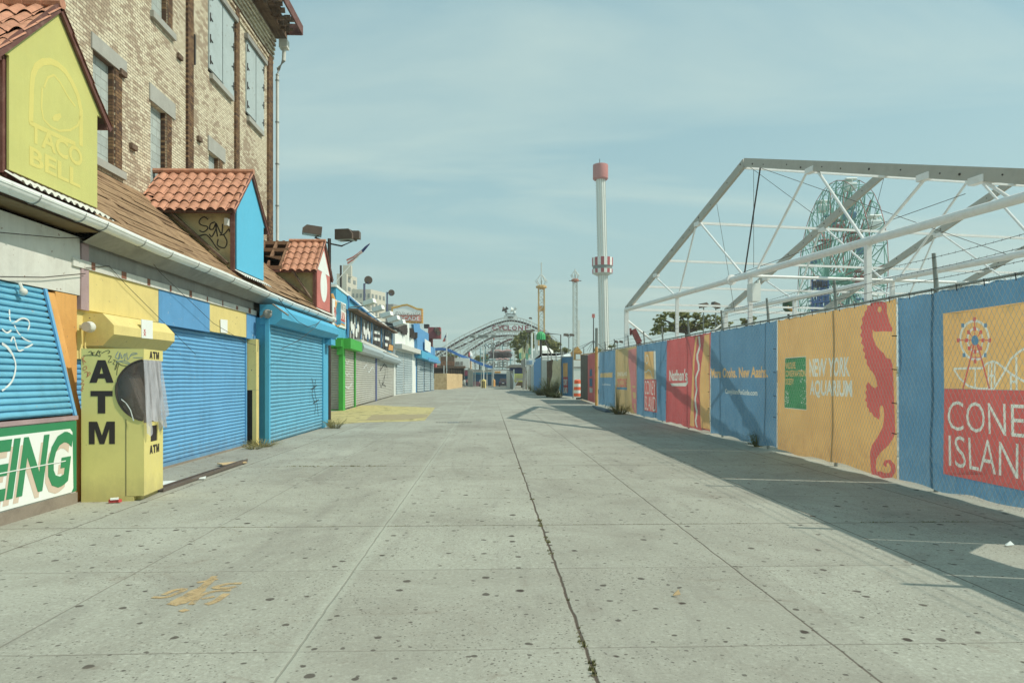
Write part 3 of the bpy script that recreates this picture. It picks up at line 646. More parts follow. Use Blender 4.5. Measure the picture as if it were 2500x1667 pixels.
mb = MB(); c = atX(K('z2', (185, 1020)), -5.98); mb.sphere(c, .05, 10); mb.tube([c+Vector((-.05, 0, .12)), c], .02, 6); mb.build('lamp_socket', m_wht, SH, smooth=True)
XS2 = -5.76; b0_ = atX((655, 900), XS2).y; b1_ = atX((785, 900), XS2).y
shutter('roller_shutter', m_shc, (XS2, b0_, .03), (XS2, b1_, .03), (XS2, b0_, 3.2), (XS2, b1_, 3.2), SH, pitch=.10, depth=.026, label='cyan roller shutter on the projecting bay')
MB().b2(-6.3, XS2-.03, b0_-.04, b1_+1.1, 0, 3.3).build('bay_wall', m_cya, SH)
MB().b2(XS2-.05, XS2+.06, b0_-.12, b0_-.01, 0, 3.25).b2(XS2-.05, XS2+.06, b1_+.01, b1_+.2, 0, 3.12).build('shutter_guide', m_cya, SH)
h2 = octbox(MB(), -5.95, -5.38, 3.12, 3.64, b0_-.1, b1_+1.0, .3).build('shutter_hood', m_cya, SH, label='long cyan octagonal shutter hood on the projecting bay')
mb = MB(); mb.sphere((-5.72, b0_-.2, 3.38), .12, 10); mb.bar((-5.9, b0_-.2, 3.3), (-5.6, b0_-.25, 3.45), .05); mb.bar((-5.55, b0_-.3, 3.62), (-5.1, b0_-.5, 3.32), .05, .03); mb.build('motor', m_grey, h2, smooth=False)
MB().b2(-5.95, -5.5, b1_+.3, b1_+.95, 2.9, 3.1).build('hood_bracket', m_cya, SH)
tagspray('spray_tag', m_graf, [[(759, 922), (763, 945), (760, 962), (768, 990), (766, 1010)], [(769, 925), (766, 952), (772, 985), (775, 1015)], [(758, 950), (772, 940)], [(762, 985), (776, 975)]], (XS2, 20, 1), (1, 0, 0), .03, SH, .028)
# electric meter
c = atX(K('z3', (2094, 712)), -6.05)
mt = MB().tube([c+Vector((-.04, 0, 0)), c+Vector((.08, 0, 0))], .14, 18).box(c+Vector((-.05, 0, -.05)), (.1, .32, .3)).build('meter', m_grey, SH); MB().tube([c+Vector((.085, 0, 0)), c+Vector((.1, 0, 0))], .12, 18).build('meter_glass', m_wht2, mt)
MB().box(c+Vector((-.03, .02, -.55)), (.12, .25, .75)).build('meter_box', M('peeling_pink', L3(190, 158, 128), dirt=.7, chips=.4), SH)
# panel card on second yellow board
c = [q(p) for p in K('z2', (1738, 1238), (1795, 1245), (1795, 1350), (1742, 1345))]; mb = MB(); WF.slabw(mb, c, .045, .055); mb.build('notice_card', m_wht2, SH)
# dormers -------------------------------------------------------------------
def tiles(mb, Yc, side, x0, x1):
    """terracotta pan tiles on one slope; ridge at Yc z 6.80, eave at Yc+side*1.15 z 5.58"""
    rows = 5; SL = 1.18/1.2
    pitchx = .235; n = max(1, int(round((x0-x1)/pitchx))); pw = (x0-x1)/n
    for r in range(rows):
        fa = r/rows; fb = (r+1.18)/rows
        for k in range(n):
            jl = random.uniform(-.012, .012)
            def fn(u, v, k=k, fa=fa, fb=fb, jl=jl):
                X = x0-(k+u)*pw; t = fa+(fb-fa)*v; Y = Yc+side*1.2*t; Z = 6.70+ZO-SL*1.2*t+.05*math.sin(math.pi*min(1, u*1.25))*(1.0) - (.022*math.sin(math.pi*(u-.8)/.2) if u > .8 else 0) + .035*v + jl
                return Vector((X, Y, Z))
            mb.grid(fn, 7, 2)
def dormer(Yc, face, fname, dlabel, sidem, missing=None, zo=0):
    global ZO; ZO = zo; kids0 = set(bpy.data.objects)
    x0 = -5.85; zb_ = 4.23+zo*.5; hw = .93; ze = 5.60+zo
    body = MB()
    for s in (-1, 1):
        y = Yc+s*(hw-.03)
        body.prism([(x0+.0, y, zb_-.1), (x0, y, ze+.02), (XB, y, ze+.02), (XB, y, roofz(XB)), ], (0, -s*.05, 0))
    body.prism([(XB+.02, Yc-hw+.08, ze), (XB+.02, Yc+hw-.08, ze), (XB+.02, Yc, 6.5+zo)], (-.01, 0, 0))
    d = body.build('dormer', sidem, SH, label=dlabel)
    sg = MB(); sg.prism([(x0+.03, Yc-hw, zb_), (x0+.03, Yc+hw, zb_), (x0+.03, Yc+hw, ze), (x0+.03, Yc+hw+.14, ze), (x0+.03, Yc, 6.66+zo), (x0+.03, Yc-hw-.14, ze), (x0+.03, Yc-hw, ze)], (.03, 0, 0))
    sg.build(fname, face, d)
    # eave and corner trims, barge boards
    tr = MB()
    for s in (-1, 1):
        y = Yc+s*1.14
        tr.bar((x0+.10, y, 5.52+zo), (XB, y, 5.52+zo), .05, .12); tr.bar((x0-.03, Yc+s*(hw-.0), zb_-.05), (x0-.03, Yc+s*(hw-.0), ze), .09, .09)
        tr.bar((x0+.095, Yc+s*1.22, 5.48+zo), (x0+.095, Yc, 6.70+zo), .03, .10)
    tr.b2(x0-.02, x0+.03, Yc-hw, Yc+hw, zb_-.12, zb_-.0)
    tr.build('trim', m_mar, d)
    xr = XB if missing is None else missing
    tm = MB(); tiles(tm, Yc, -1, x0+.13, xr); tiles(tm, Yc, 1, x0+.13, XB)
    tm.build('tile_roof', m_tile, d, recalc=False)
    rg = MB()
    k = x0+.13
    while k > xr: rg.lathe([(.001, 0), (.001, 0)], (0, 0, -50), 3) if False else rg.tube([(k, Yc, 6.74+zo), (k-.27, Yc, 6.75+zo)], [.07, .06], 8); k -= .25
    rg.build('ridge_tile', m_tile, d, smooth=True)
    dk = MB()
    for s in ((-1, 1) if missing is None else (1,)):
        dk.prism([(x0+.08, Yc, 6.66+zo), (x0+.08, Yc+s*1.18, 5.50+zo), (XB, Yc+s*1.18, 5.50+zo), (XB, Yc, 6.66+zo)], (0, 0, -.03))
    dk.build('roof_boarding', m_plyb, d)
    fl = MB()
    def fn(u, v): return Vector((x0+.03+v*.20, Yc-hw-.04+u*(2*hw+.18), 4.08+zo*.5+.12*(1-v)+.02*math.sin(u*94)))
    fl.grid(fn, 120, 2); fl.build('corrugated_flashing', m_wht, d, recalc=False)
    return d, x0
ZO = 0
random.seed(21)
D1, _ = dormer(9.38, m_tbel, 'sign_panel', 'left tiled dormer with yellow green sign face', m_wht)
WD = Wall((-5.79, 0), (-5.79, 40)); nd = Vector((1, 0, 0))
mb = MB()
def wstr(pts, w, d0=.001): WD.stroke(mb, pts, w, d0, .0008)
wstr(K('z1', (245, 985), (252, 700), (262, 600), (290, 530), (340, 495), (400, 490), (460, 515), (520, 570), (570, 650), (620, 760), (645, 880), (645, 1165)), .085)
wstr(K('z1', (245, 985), (330, 1025), (600, 1150)), .06)
wstr(K('z1', (335, 700), (330, 860), (345, 950), (400, 1010), (470, 1045), (560, 1040), (620, 1000), (640, 930)), .03); wstr(K('z1', (350, 700), (380, 620), (430, 600), (480, 660), (540, 770), (600, 850)), .03)
WD.slab(mb, K('z1', (415, 940), (435, 915), (480, 905), (490, 935), (460, 970), (425, 965)), .001, .0018)
def ptext(mb, s, W, a, b, h, **k):
    """lettering on a wall plane from lower-left pixel a to lower-right pixel b; h = height in metres"""
    A = W.p(a); B = W.p(b); w = abs((B-A).dot(W.u)); A = A.copy(); A.z = (A.z+B.z)/2; text(mb, s, A, W.u, (0, 0, 1), w, h, **k)
_a = WD.p(K('z1', (232, 1165))); _b = WD.p(K('z1', (655, 1385)))
text(mb, 'TACO', (-5.79, _a.y, 4.70), (0, 1, 0), (0, 0, 1), _b.y-_a.y, .26, .0022, .0008, bold=.025)
text(mb, 'BELL', (-5.79, _a.y, 4.40), (0, 1, 0), (0, 0, 1), _b.y-_a.y-.05, .24, .0022, .0008, bold=.025)
mb.build('sign_print', m_tbe2, D1)
D2, _ = dormer(16.85, m_dcy, 'sign_panel', 'middle tiled dormer with plain cyan sign face and black spray tag', m_cream)
D3, _ = dormer(24.2, m_redw, 'sign_panel', 'right tiled dormer with missing tiles and red and white sign face', m_cream, missing=-6.95, zo=-.2)
# tag on the side of the middle dormer
ys2 = 16.85-.90-.004
tagspray('spray_tag', m_graf, [K('z2', (1660, 445), (1630, 425), (1600, 440), (1588, 470), (1610, 490), (1650, 500), (1655, 520), (1620, 545), (1590, 530)),
    K('z2', (1715, 465), (1680, 480), (1672, 520), (1700, 520), (1720, 480), (1722, 520), (1690, 580), (1668, 560)), K('z2', (1735, 580), (1720, 470), (1765, 560), (1775, 480)),
    K('z2', (1752, 570), (1790, 560), (1825, 520), (1830, 545)), K('z2', (1740, 600), (1735, 650), (1790, 670), (1810, 620), (1780, 560)), K('z2', (1590, 575), (1640, 565), (1680, 600), (1720, 660), (1750, 690))], (0, ys2, 5), (0, -1, 0), .026, D2, .004)
MB().box((-5.98, 15.83, 5.28), (.07, .16, .16)).build('lamp', m_wht, D2)
# print on the right dormer
mb = MB(); W3 = Wall((-5.79, 0), (-5.79, 40)); e = [(24.2+.62*math.cos(a), 5.1+.62*math.sin(a)) for a in [2*math.pi*k/24 for k in range(24)]]
W3.slabw(mb, [(24.2+.48*math.cos(a), 4.95+.55*math.sin(a)) for a in [2*math.pi*k/24 for k in range(24)]], .002, .005); mb.prism([(-5.788, 24.2-.85, 5.42), (-5.788, 24.2+.85, 5.42), (-5.788, 24.2, 6.2)], (.004, 0, 0)); mb.build('sign_print', m_wht2, D3)
# exposed framing of the right dormer
mb = MB()
for k in range(3):
    x = -7.0-k*.42; mb.bar((x, 24.2, 6.46), (x, 24.2-1.12, 5.36), .07, .12)
for z_, t_ in ((6.46, 0), (6.15, .32), (5.42, 1.02)): mb.bar((-6.9, 24.2-t_*1.1, z_), (XB, 24.2-t_*1.1, z_), .1, .12)
mb.box((-7.5, 24.2-.75, 5.7), (.9, .03, .34)); mb.build('rafter', m_raft, D3)
MB().bar((-6.55, 23.1, 5.3), (-5.95, 23.05, 4.4), .16, .05).build('loose_board', m_rot, D3)
MB().bar((-7.3, 23.14, 5.3), (-6.0, 23.1, 4.45), .2, .05).build('loose_board', m_rot, D3)
MB().bar((-7.25, 15.83, 5.5), (-5.98, 15.85, 4.35), .14, .05).build('loose_board', m_rot, D2)
# ============================================================ cash machine
AT = thing('cash_machine', 'acid yellow cash machine kiosk lettered ATM with a torn plastic sheet over its screen', 'cash machine', (-5.62, 9.62, 0)); AT.rotation_euler.z = R_(6)
X0, X1, XSM = -5.62, -4.82, -5.04; YA, YB = 9.62, 10.34; CZ, CRr, CXc = 1.545, .43, -4.74
arc = []
for k in range(25):
    a = math.radians(101+ (259-101)*k/24); arc.append((CXc+CRr*math.cos(a), CZ+CRr*math.sin(a)))
arc = [p for p in arc if p[0] < X1]
prof = [(X0, 0), (XSM, 0), (XSM, .07), (X1, .07), (X1, arc[-1][1])] + arc[::-1] + [(X1, arc[0][1]), (X1, 2.12), (X0, 2.12)]
mb = MB(); mb.prism([(x, YA, z) for x, z in prof], (0, .02, 0)); mb.prism([(x, YB-.02, z) for x, z in prof], (0, .02, 0))
mb.b2(X0, -5.2, YA+.021, YB-.021, .0, 2.1); mb.b2(-5.2, X1-.002, YA+.021, YB-.021, .072, 1.08); mb.b2(-5.2, X1-.002, YA+.021, YB-.021, 1.985, 2.118)
body = mb.build('body', m_yela, AT)
MB().b2(X1-.001, X1+.012, YA-.0, YB, 1.965, 2.12).build('header_panel', m_yela, AT)
fp = MB(); fp.b2(X1-.001, X1+.014, YA, YB, .07, .80).b2(X1-.001, X1+.014, YA, YA+.24, .80, 1.07).b2(X1-.001, X1+.014, YA+.50, YB, .80, 1.07).b2(X1-.001, X1+.014, YA+.24, YA+.50, 1.03, 1.07); fp = fp.build('front_panel', m_yela, AT)
MB().b2(X1-.0015, X1+.004, YA+.24, YA+.50, .802, 1.028).build('card_slot', m_blk, fp)
MB().b2(X1-.0015, X1+.002, YA+.361, YA+.499, .802, 1.028).build('slot_recess', m_yel, fp)
MB().b2(XSM-.0, X1-.12, YA+.0, YA+.3, .0, .065).b2(X1-.12, X1-.06, YA+.1, YB, .0, .05).build('base_plinth', m_yela, AT)
MB().b2(XSM-.005, XSM+.002, YA-.004, YA, .075, 1.14).build('panel_seam', m_drk, AT)
MB().b2(-5.199, -5.18, YA+.022, YB-.022, 1.082, 1.983).b2(-5.18, X1-.01, YB-.05, YB-.022, 1.082, 1.983).build('screen_bay', m_taup, AT)
mb = MB()
mb.prism([(-5.18, YA+.1, 1.082), (-4.84, YA+.1, 1.082), (-4.86, YA+.1, 1.2), (-5.05, YA+.1, 1.75), (-5.18, YA+.1, 1.8)], (0, .42, 0)); mb.build('screen_console', M('console_grey', L3(120, 110, 100), rough=.3, spec=.6), AT)
mb = MB(); mb.tube([(x, YA-.004, z) for x, z in arc], .014, 6); mb.build('bay_rim', m_drk, AT)
t = NT('smoked_acrylic'); t.b.inputs['Base Color'].default_value = (.13, .10, .085, 1); t.b.inputs['Roughness'].default_value = .12; t.b.inputs['Alpha'].default_value = .55; t.b.inputs['Specular IOR Level'].default_value = .7; m_acr = t.m
mb = MB()
def fn(u, v):
    a = math.radians(101+158*u); r = CRr*(1-.0*v); x = CXc+r*math.cos(a)*(1-v*.9); z = CZ+r*math.sin(a)*(1-v*.6)*.98
    return Vector((min(x, X1+.03), YA-.004-.05*math.sin(math.pi*v)*math.sin(math.pi*u), z))
mb.grid(fn, 20, 8); mb.build('smoked_dome', m_acr, AT, smooth=True)
mb = MB(); ribbon(mb, [Vector((x, YA-.03, z)) for x, z in ((-5.09, 1.42), (-5.03, 1.37), (-4.97, 1.27), (-4.93, 1.12))], Vector((0, -1, 0)), .012, 0, .004); mb.build('dome_edge_glint', m_wht2, AT)
t = NT('plastic_sheet'); t.b.inputs['Base Color'].default_value = (.55, .56, .60, 1); t.b.inputs['Roughness'].default_value = .22; t.set(t.b.inputs['Alpha'], t.ramp(t.noise(5, 4, stretch=(1, 3, .3)), .3, .7, .28, .85)); t.b.inputs['Specular IOR Level'].default_value = .8; t.bump(t.noise(14, 5, stretch=(1, 2, .3)), .6, .02); m_pla = t.m
mb = MB(); random.seed(8); ph = [random.uniform(0, 6) for _ in range(4)]
def fn(u, v):
    y = YA-.02+u*(.64+.12*v)-.03*(1-v); z = 1.97-v*(.93+.1*math.sin(u*9+ph[0])+.05*math.sin(u*23))
    x = X1+.02+.03*math.sin(u*26+ph[1])*(.3+v)+.015*math.sin(u*57+ph[2])+.05*v
    return Vector((x, y, z))
mb.grid(fn, 60, 14); mb.build('plastic_sheet', m_pla, AT, smooth=True)
n_, ux = Vector((0, -1, 0)), (1, 0, 0)
lt = MB()
GL = {'A': [[(0, 0), (.3, 0), (.36, .19), (.64, .19), (.7, 0), (1, 0), (.66, 1), (.5, 1), (.5, .78), (.57, .40), (.43, .40), (.5, .78), (.5, 1), (.34, 1)]],
      'T': [[(.33, 0), (.67, 0), (.67, .76), (1, .76), (1, 1), (0, 1), (0, .76), (.33, .76)]],
      'M': [[(0, 0), (.22, 0), (.22, .68), (.41, 0), (.59, 0), (.78, .68), (.78, 0), (1, 0), (1, 1), (.68, 1), (.5, .38), (.32, 1), (0, 1)]]}
GL['A'] = [[(0, 0), (.3, 0), (.36, .19), (.43, .40), (.5, .70), (.5, 1), (.34, 1)], [(1, 0), (.7, 0), (.64, .19), (.57, .40), (.5, .70), (.5, 1), (.66, 1)], [(.36, .19), (.64, .19), (.57, .40), (.43, .40)]]
def heavy(mb, s, org, ux, uy, w, h, d0, th):
    ux = Vector(ux); uy = Vector(uy); n = ux.cross(uy); org = Vector(org); k = len(s); cw = w/(k+(k-1)*.12)
    for i, ch in enumerate(s):
        for pl in GL[ch]: mb.prism([org+ux*(i*cw*1.12+x*cw)+uy*y*h+n*d0 for x, y in pl], n*th)
def atx(px, dz=0):  # pixel on the camera-facing panel
    return atY(px, YA)
for s, a, b in (('A', (150, 338), (376, 116)), ('T', (160, 640), (366, 418)), ('M', (145, 942), (388, 720))):
    A = atx(K('za', a)); B = atx(K('za', b)); heavy(lt, s, A, ux, (0, 0, 1), B.x-A.x, B.z-A.z, .0015, .002)
def xtext(mb, s, a, b, X, th=.002, d0=.0015, **k):   # on a plane facing +X
    A = atX(a, X); B = atX(b, X); heavy(mb, s, (X, A.y, A.z), (0, 1, 0), (0, 0, 1), B.y-A.y, max(.05, B.z-A.z), d0, th)
heavy(lt, 'ATM', (X1+.012, YA+.20, 1.99), (0, 1, 0), (0, 0, 1), .36, .105, .0015, .002)
heavy(lt, 'ATM', (X1+.014, YA+.20, .63), (0, 1, 0), (0, 0, 1), .36, .12, .0015, .002)
lt.build('lettering', m_blk, AT)
def scr(mat, sts, w, nm):
    mb = MB()
    for s_ in sts: ribbon(mb, smooth([atx(p) for p in K('za', *s_)]), n_, w, .002, .001)
    mb.build(nm, mat, AT)
scr(m_graf, [[(92, 72), (150, 68), (225, 70)], [(140, 40), (165, 30), (185, 66), (165, 48), (200, 40)], [(205, 75), (235, 22), (250, 80), (215, 52), (262, 30)], [(262, 50), (300, 28), (330, 20), (340, 38), (320, 50)], [(325, 78), (355, 80), (325, 135), (362, 130)], [(372, 112), (392, 118), (370, 150), (388, 158)], [(400, 120), (408, 150), (402, 190), (388, 210), (400, 160), (425, 150), (410, 210), (405, 265)], [(415, 140), (450, 165), (510, 175)]], .007, 'pen_tag')
scr(m_grafr, [[(80, 85), (95, 160)], [(105, 75), (90, 110), (118, 140)], [(85, 120), (110, 125)], [(90, 190), (120, 175), (120, 205), (95, 215), (90, 190)], [(100, 240), (130, 230), (130, 270)], [(130, 280), (145, 235), (158, 250), (120, 285)], [(75, 310), (95, 320), (70, 350), (100, 350), (80, 390), (95, 395), (65, 415), (90, 418)]], .006, 'pen_tag')
scr(m_grafb, [[(400, 60), (420, 30), (395, 85), (430, 100), (438, 40), (420, 110)], [(450, 60), (455, 100), (485, 50), (480, 120)], [(500, 40), (510, 110), (540, 70), (600, 50), (560, 45), (530, 70)], [(400, 125), (460, 135), (540, 160), (480, 120), (400, 135)], [(560, 90), (650, 90)]], .007, 'pen_tag')
# litter, debris, weeds -------------------------------------------------------
def G(k, p): return gnd(K(k, p))
g = G('z3', (898, 1332)); li = MB().box(g+Vector((0, 0, .03)), (.10, .05, .04), rz=.5).box(g+Vector((.07, .02, .03)), (.06, .05, .04), rz=-.4).build('litter_carton', m_red, label='crumpled red and white carton on the pavement by the cash machine', cat='litter')
MB().box(g+Vector((.03, -.01, .062)), (.10, .045, .025), rz=.5).build('carton_lid', m_wht2, li)
a = G('z3', (1275, 1245)); b = G('z3', (1955, 1012)); 
st_ = MB(); d_ = (b-a).normalized(); sd_ = Vector((d_.y, -d_.x, 0))
st_.bar(a+Vector((0, 0, .02)), b+Vector((0, 0, .02)), .09, .015); st_.bar(a+sd_*.045+Vector((0, 0, .03)), b+sd_*.045+Vector((0, 0, .06)), .012, .055); st_.bar(a-sd_*.045+Vector((0, 0, .045)), b-sd_*.045+Vector((0, 0, .04)), .015, .06)
st_.build('metal_strip', M('dull_dark_metal', L3(112, 100, 90), rough=.4, metal=.3), label='long dark metal track lying on the pavement beside the cash machine', cat='scrap metal')
g = G('z3', (1850, 1028)); MB().box(g+Vector((0, 0, .04)), (.5, .22, .02), rz=.8).build('wood_scrap', m_ply, label='small pale wood scrap at the far end of the metal track', cat='debris')
g = G('z3', (1350, 1180)); MB().prism([gnd(p, .004) for p in K('z3', (1295, 1160), (1420, 1155), (1300, 1215), (1293, 1225))], (0, 0, .008)).build('paper_sheet', m_wht2, label='flat pale sheet lying behind the metal track', cat='litter')
for nm, px, lb, c_, sz in (('paper_scrap', K('z3', (1600, 1145)), 'torn white paper scrap in front of the metal track', m_wht2, .1), ('paper_scrap', K('zh', (2284, 440)), 'small white paper scrap in the shade of the banner fence', m_wht2, .04), ('wood_chip', K('zh', (755, 670)), 'tiny tan wood chip on the open pavement', m_ply, .03)):
    g = gnd(px); mb = MB(); mb.prism([g+Vector((-sz, -.3*sz, .01)), g+Vector((sz, -.5*sz, .02)), g+Vector((sz*.7, .5*sz, .05)), g+Vector((-sz*.6, .6*sz, .015))], (0, 0, .004)); mb.build(nm, c_, label=lb, cat='litter')
dc_ = [gnd(p, .004) for p in K('c1', (1318, 1450), (1410, 1448), (1418, 1458), (1310, 1461))]
dr = MB().prism(dc_, (0, 0, .006)).build('drain_cover', m_mtl, label='rectangular iron drain cover set in the pavement', cat='drain')
c0 = sum(dc_, Vector())/4; mb = MB()
for k in range(-6, 7): mb.box(c0+Vector((k*.11, 0, .008)), (.05, .3, .004))
mb.build('drain_slots', m_blk, dr)
def weed(name, c, n, r, h, label, mat=None, cat='weed', leaf=.03, lean=(0, 0)):
    c = Vector(c); mb = MB()
    for k in range(n):
        a = random.uniform(0, 6.28); rr = r*math.sqrt(random.random()); base = c+Vector((rr*.5*math.cos(a), rr*.5*math.sin(a), 0)); hh = h*random.uniform(.35, 1)
        tip = base+Vector((rr*math.cos(a)+lean[0]*hh, rr*math.sin(a)+lean[1]*hh, hh)); mid = base.lerp(tip, .5)+Vector((0, 0, hh*.15))
        mb.tube([base, mid, tip], [leaf*.14, leaf*.1, leaf*.04], 3, caps=False)
        for j in range(random.randint(3, 7)):
            p = base.lerp(tip, random.uniform(.2, 1)); aa = random.uniform(0, 6.28); e = Vector((math.cos(aa), math.sin(aa), random.uniform(-.3, .7))).normalized()*leaf*random.uniform(.7, 1.5)
            s = e.cross(Vector((0, 0, 1))).normalized()*leaf*.35
            mb.add([p, p+e*.5+s, p+e, p+e*.5-s], [(0, 1, 2, 3)])
    return mb.build(name, mat or m_leafd, recalc=False, label=label, cat=cat)
random.seed(31)
weed('weed_plant', gnd((818, 1045)), 60, .34, .34, 'low leafy weed at the far corner of the projecting shutter bay', leaf=.05)
weed('weed_plant', gnd((800, 1040)), 30, .2, .25, 'small weed tucked against the foot of the cyan bay', leaf=.045)
weed('grass_tuft', gnd((640, 1090)), 70, .38, .2, 'grassy tuft below the electric meter', leaf=.04)
weed('grass_tuft', gnd((618, 1096)), 40, .22, .12, 'short tuft at the foot of the yellow post', leaf=.035)
weed('weed_plant', gnd(K('z5', (640, 905))), 90, .45, .6, 'bushy dry weed at the foot of the yellow roller coaster banner', leaf=.07)
weed('weed_stalk', gnd(K('z5', (615, 900))), 26, .16, 1.7, 'tall thin weed stalk rising against the yellow banner', leaf=.045)
weed('weed_plant', gnd(K('z5', (1905, 1190))), 30, .2, .3, 'small green weed under the More Ooohs banner, left of the pair', leaf=.05)
weed('weed_plant', gnd(K('z5', (1965, 1215))), 45, .2, .42, 'taller green weed under the More Ooohs banner, right of the pair', leaf=.05)
# moss and grass growing in the joints
mb = MB(); random.seed(4)
def tuft(p, r, h, n):
    for k in range(n):
        a = random.uniform(0, 6.28); q0 = p+Vector((random.uniform(-r, r), random.uniform(-r, r)*.5, 0)); e = Vector((math.cos(a)*.6, math.sin(a)*.6, 1)).normalized()*h*random.uniform(.4, 1.1); s = Vector((-e.y, e.x, 0)).normalized()*h*.16
        mb.add([q0-s, q0+s, q0+e], [(0, 1, 2)])
for y in (3.85, 3.97, 4.02, 4.35, 4.55, 6.7, 7.15, 7.25, 7.9, 8.1, 5.3, 9.7, 12.3, 12.9, 19.5):
    for k in range(random.choice((1, 2, 3, 4))): tuft(Vector((.61+random.uniform(-.02, .02), y+random.uniform(-.1, .1), 0)), random.uniform(.01, .03), random.uniform(.015, .035), 16)
for x, L in ((-2.9, .25), (-2.6, .1), (-1.9, .3), (-.9, .25), (-.4, .2), (.1, .15), (.8, .15), (1.3, .3), (1.8, .25), (2.4, .2), (2.9, .15)):
    for k in range(int(L*40)): tuft(Vector((x+random.uniform(-L, L), 7.94+random.uniform(-.01, .01), 0)), .02, .014, 6)
for x, L in ((-3.6, .3), (-2.8, .3), (-2.2, .2)):
    for k in range(int(L*60)): tuft(Vector((x+random.uniform(-L, L), 13.4+random.uniform(-.02, .02), 0)), .03, .03, 6)
for x, L in ((4.6, .2), (5.2, .2), (5.6, .15)):
    for k in range(int(L*60)): tuft(Vector((x+random.uniform(-L, L), 7.95+random.uniform(-.03, .03), 0)), .03, .02, 6)
mb.build('joint_grass', m_moss, recalc=False, kind='stuff')
# loose wires sagging over the shop fronts
def cable(name, pts, r, label, sag=0, mat=None):
    P = []
    for i in range(len(pts)-1):
        a, b = pts[i], pts[i+1]
        for k in range(8 if i < len(pts)-2 else 9): t = k/8; P.append(a.lerp(b, t)-Vector((0, 0, sag*4*t*(1-t))))
    return MB().tube(P, r, 4).build(name, mat or m_wire, label=label, cat='cable')
cable('loose_wire', [atX(p, -5.95) for p in K('z2', (1045, 575), (1280, 870), (1700, 1270), (1950, 1420), (2130, 1470), (2352, 1420))], .006, 'long loose wire hanging from the gutter across the painted boards')
cable('loose_wire', [atX(p, -6.02) for p in K('z2', (0, 900), (350, 905), (680, 875))], .007, 'grey wire stretched across the white fascia panel, lower of two')
cable('loose_wire', [atX(p, -6.0) for p in K('z2', (0, 548), (470, 590), (690, 590))], .006, 'thin wire across the white fascia panel, upper of two')
cable('loose_wire', [atX(p, -6.02) for p in K('z2', (684, 830), (870, 815), (1000, 960), (1260, 1220), (1560, 1520))], .006, 'thin wire running from the lilac post down over the yellow hood')
cable('loose_wire', [atX(p, -5.32) for p in K('z6', (370, 960), (450, 1080), (600, 1230), (700, 1280), (800, 1250), (850, 1200))], .009, 'loop of black cable sagging from the gutter over the cyan hood')
cable('loose_wire', [atX(p, -5.3) for p in K('z6', (855, 1190), (780, 1290), (600, 1430), (400, 1530))], .007, 'grey wire slanting down in front of the cyan bay shutter')
# ============================================================ banner fence on the right
FA, FB = (6.6, 5.0), (6.97, 44.0); FW = Wall(FA, FB); OFB = -.035   # banners hang just behind the wire
def fy(px): return FW.p((px, 900)).y
def ftop(y): return 3.02+.0115*max(0, y-8) if y < 46 else 3.4
FEN = thing('banner_fence', 'long chain link fence with barbed wire carrying a row of printed banners', 'fence', (6.7, 25, 0))
def mk_banner(name, col, dcol, transl=.36):
    t = NT(name)
    c = t.mix(t.ramp(t.noise(.9, 6, .65), .35, .7), tuple(x*.88 for x in col), tuple(min(.9, x*1.06) for x in col))
    c = t.mix(t.ramp(t.noise(1.6, 8, .72, stretch=(1, 1, .5), dist=1), .55, .8, 0, .4), c, dcol)
    P = t.n('ShaderNodeSeparateXYZ', {0: t.g})
    c = t.mix(t.math('MULTIPLY', t.ramp(P.outputs[2], .1, .9, .65, 0), t.ramp(t.noise(3, 7, .7, dist=1), .4, .65)), c, dcol)
    t.set(t.b.inputs['Base Color'], c); t.b.inputs['Roughness'].default_value = .62; t.b.inputs['Specular IOR Level'].default_value = .3
    t.bump(t.math('ADD', t.noise(1.5, 4, stretch=(1, 2.5, .35)), t.math('MULTIPLY', t.noise(60, 2), .05)), .7, .12)
    tr = t.n('ShaderNodeBsdfTranslucent', {'Color': c}); mx = t.n('ShaderNodeMixShader', {0: transl, 1: t.b.outputs[0], 2: tr.outputs[0]}); t.t.links.new(mx.outputs[0], t.o.inputs[0])
    return t.m
b_blu = mk_banner('banner_blue', L3(88, 146, 186), L3(128, 168, 192)); b_yel = mk_banner('banner_yellow', L3(248, 190, 104), L3(204, 148, 88)); b_red = mk_banner('banner_red', L3(220, 88, 90), L3(170, 76, 78)); b_wht = mk_banner('banner_white', L3(226, 230, 220), L3(190, 190, 178))
b_grn = mk_banner('banner_green', L3(52, 150, 92), L3(170, 190, 160)); b_pnk = mk_banner('banner_pink', L3(214, 124, 124), L3(190, 110, 110)); b_cor = mk_banner('banner_coral', L3(224, 96, 90), L3(190, 90, 86)); b_tan = mk_banner('banner_tan', L3(206, 176, 110), L3(170, 140, 96))
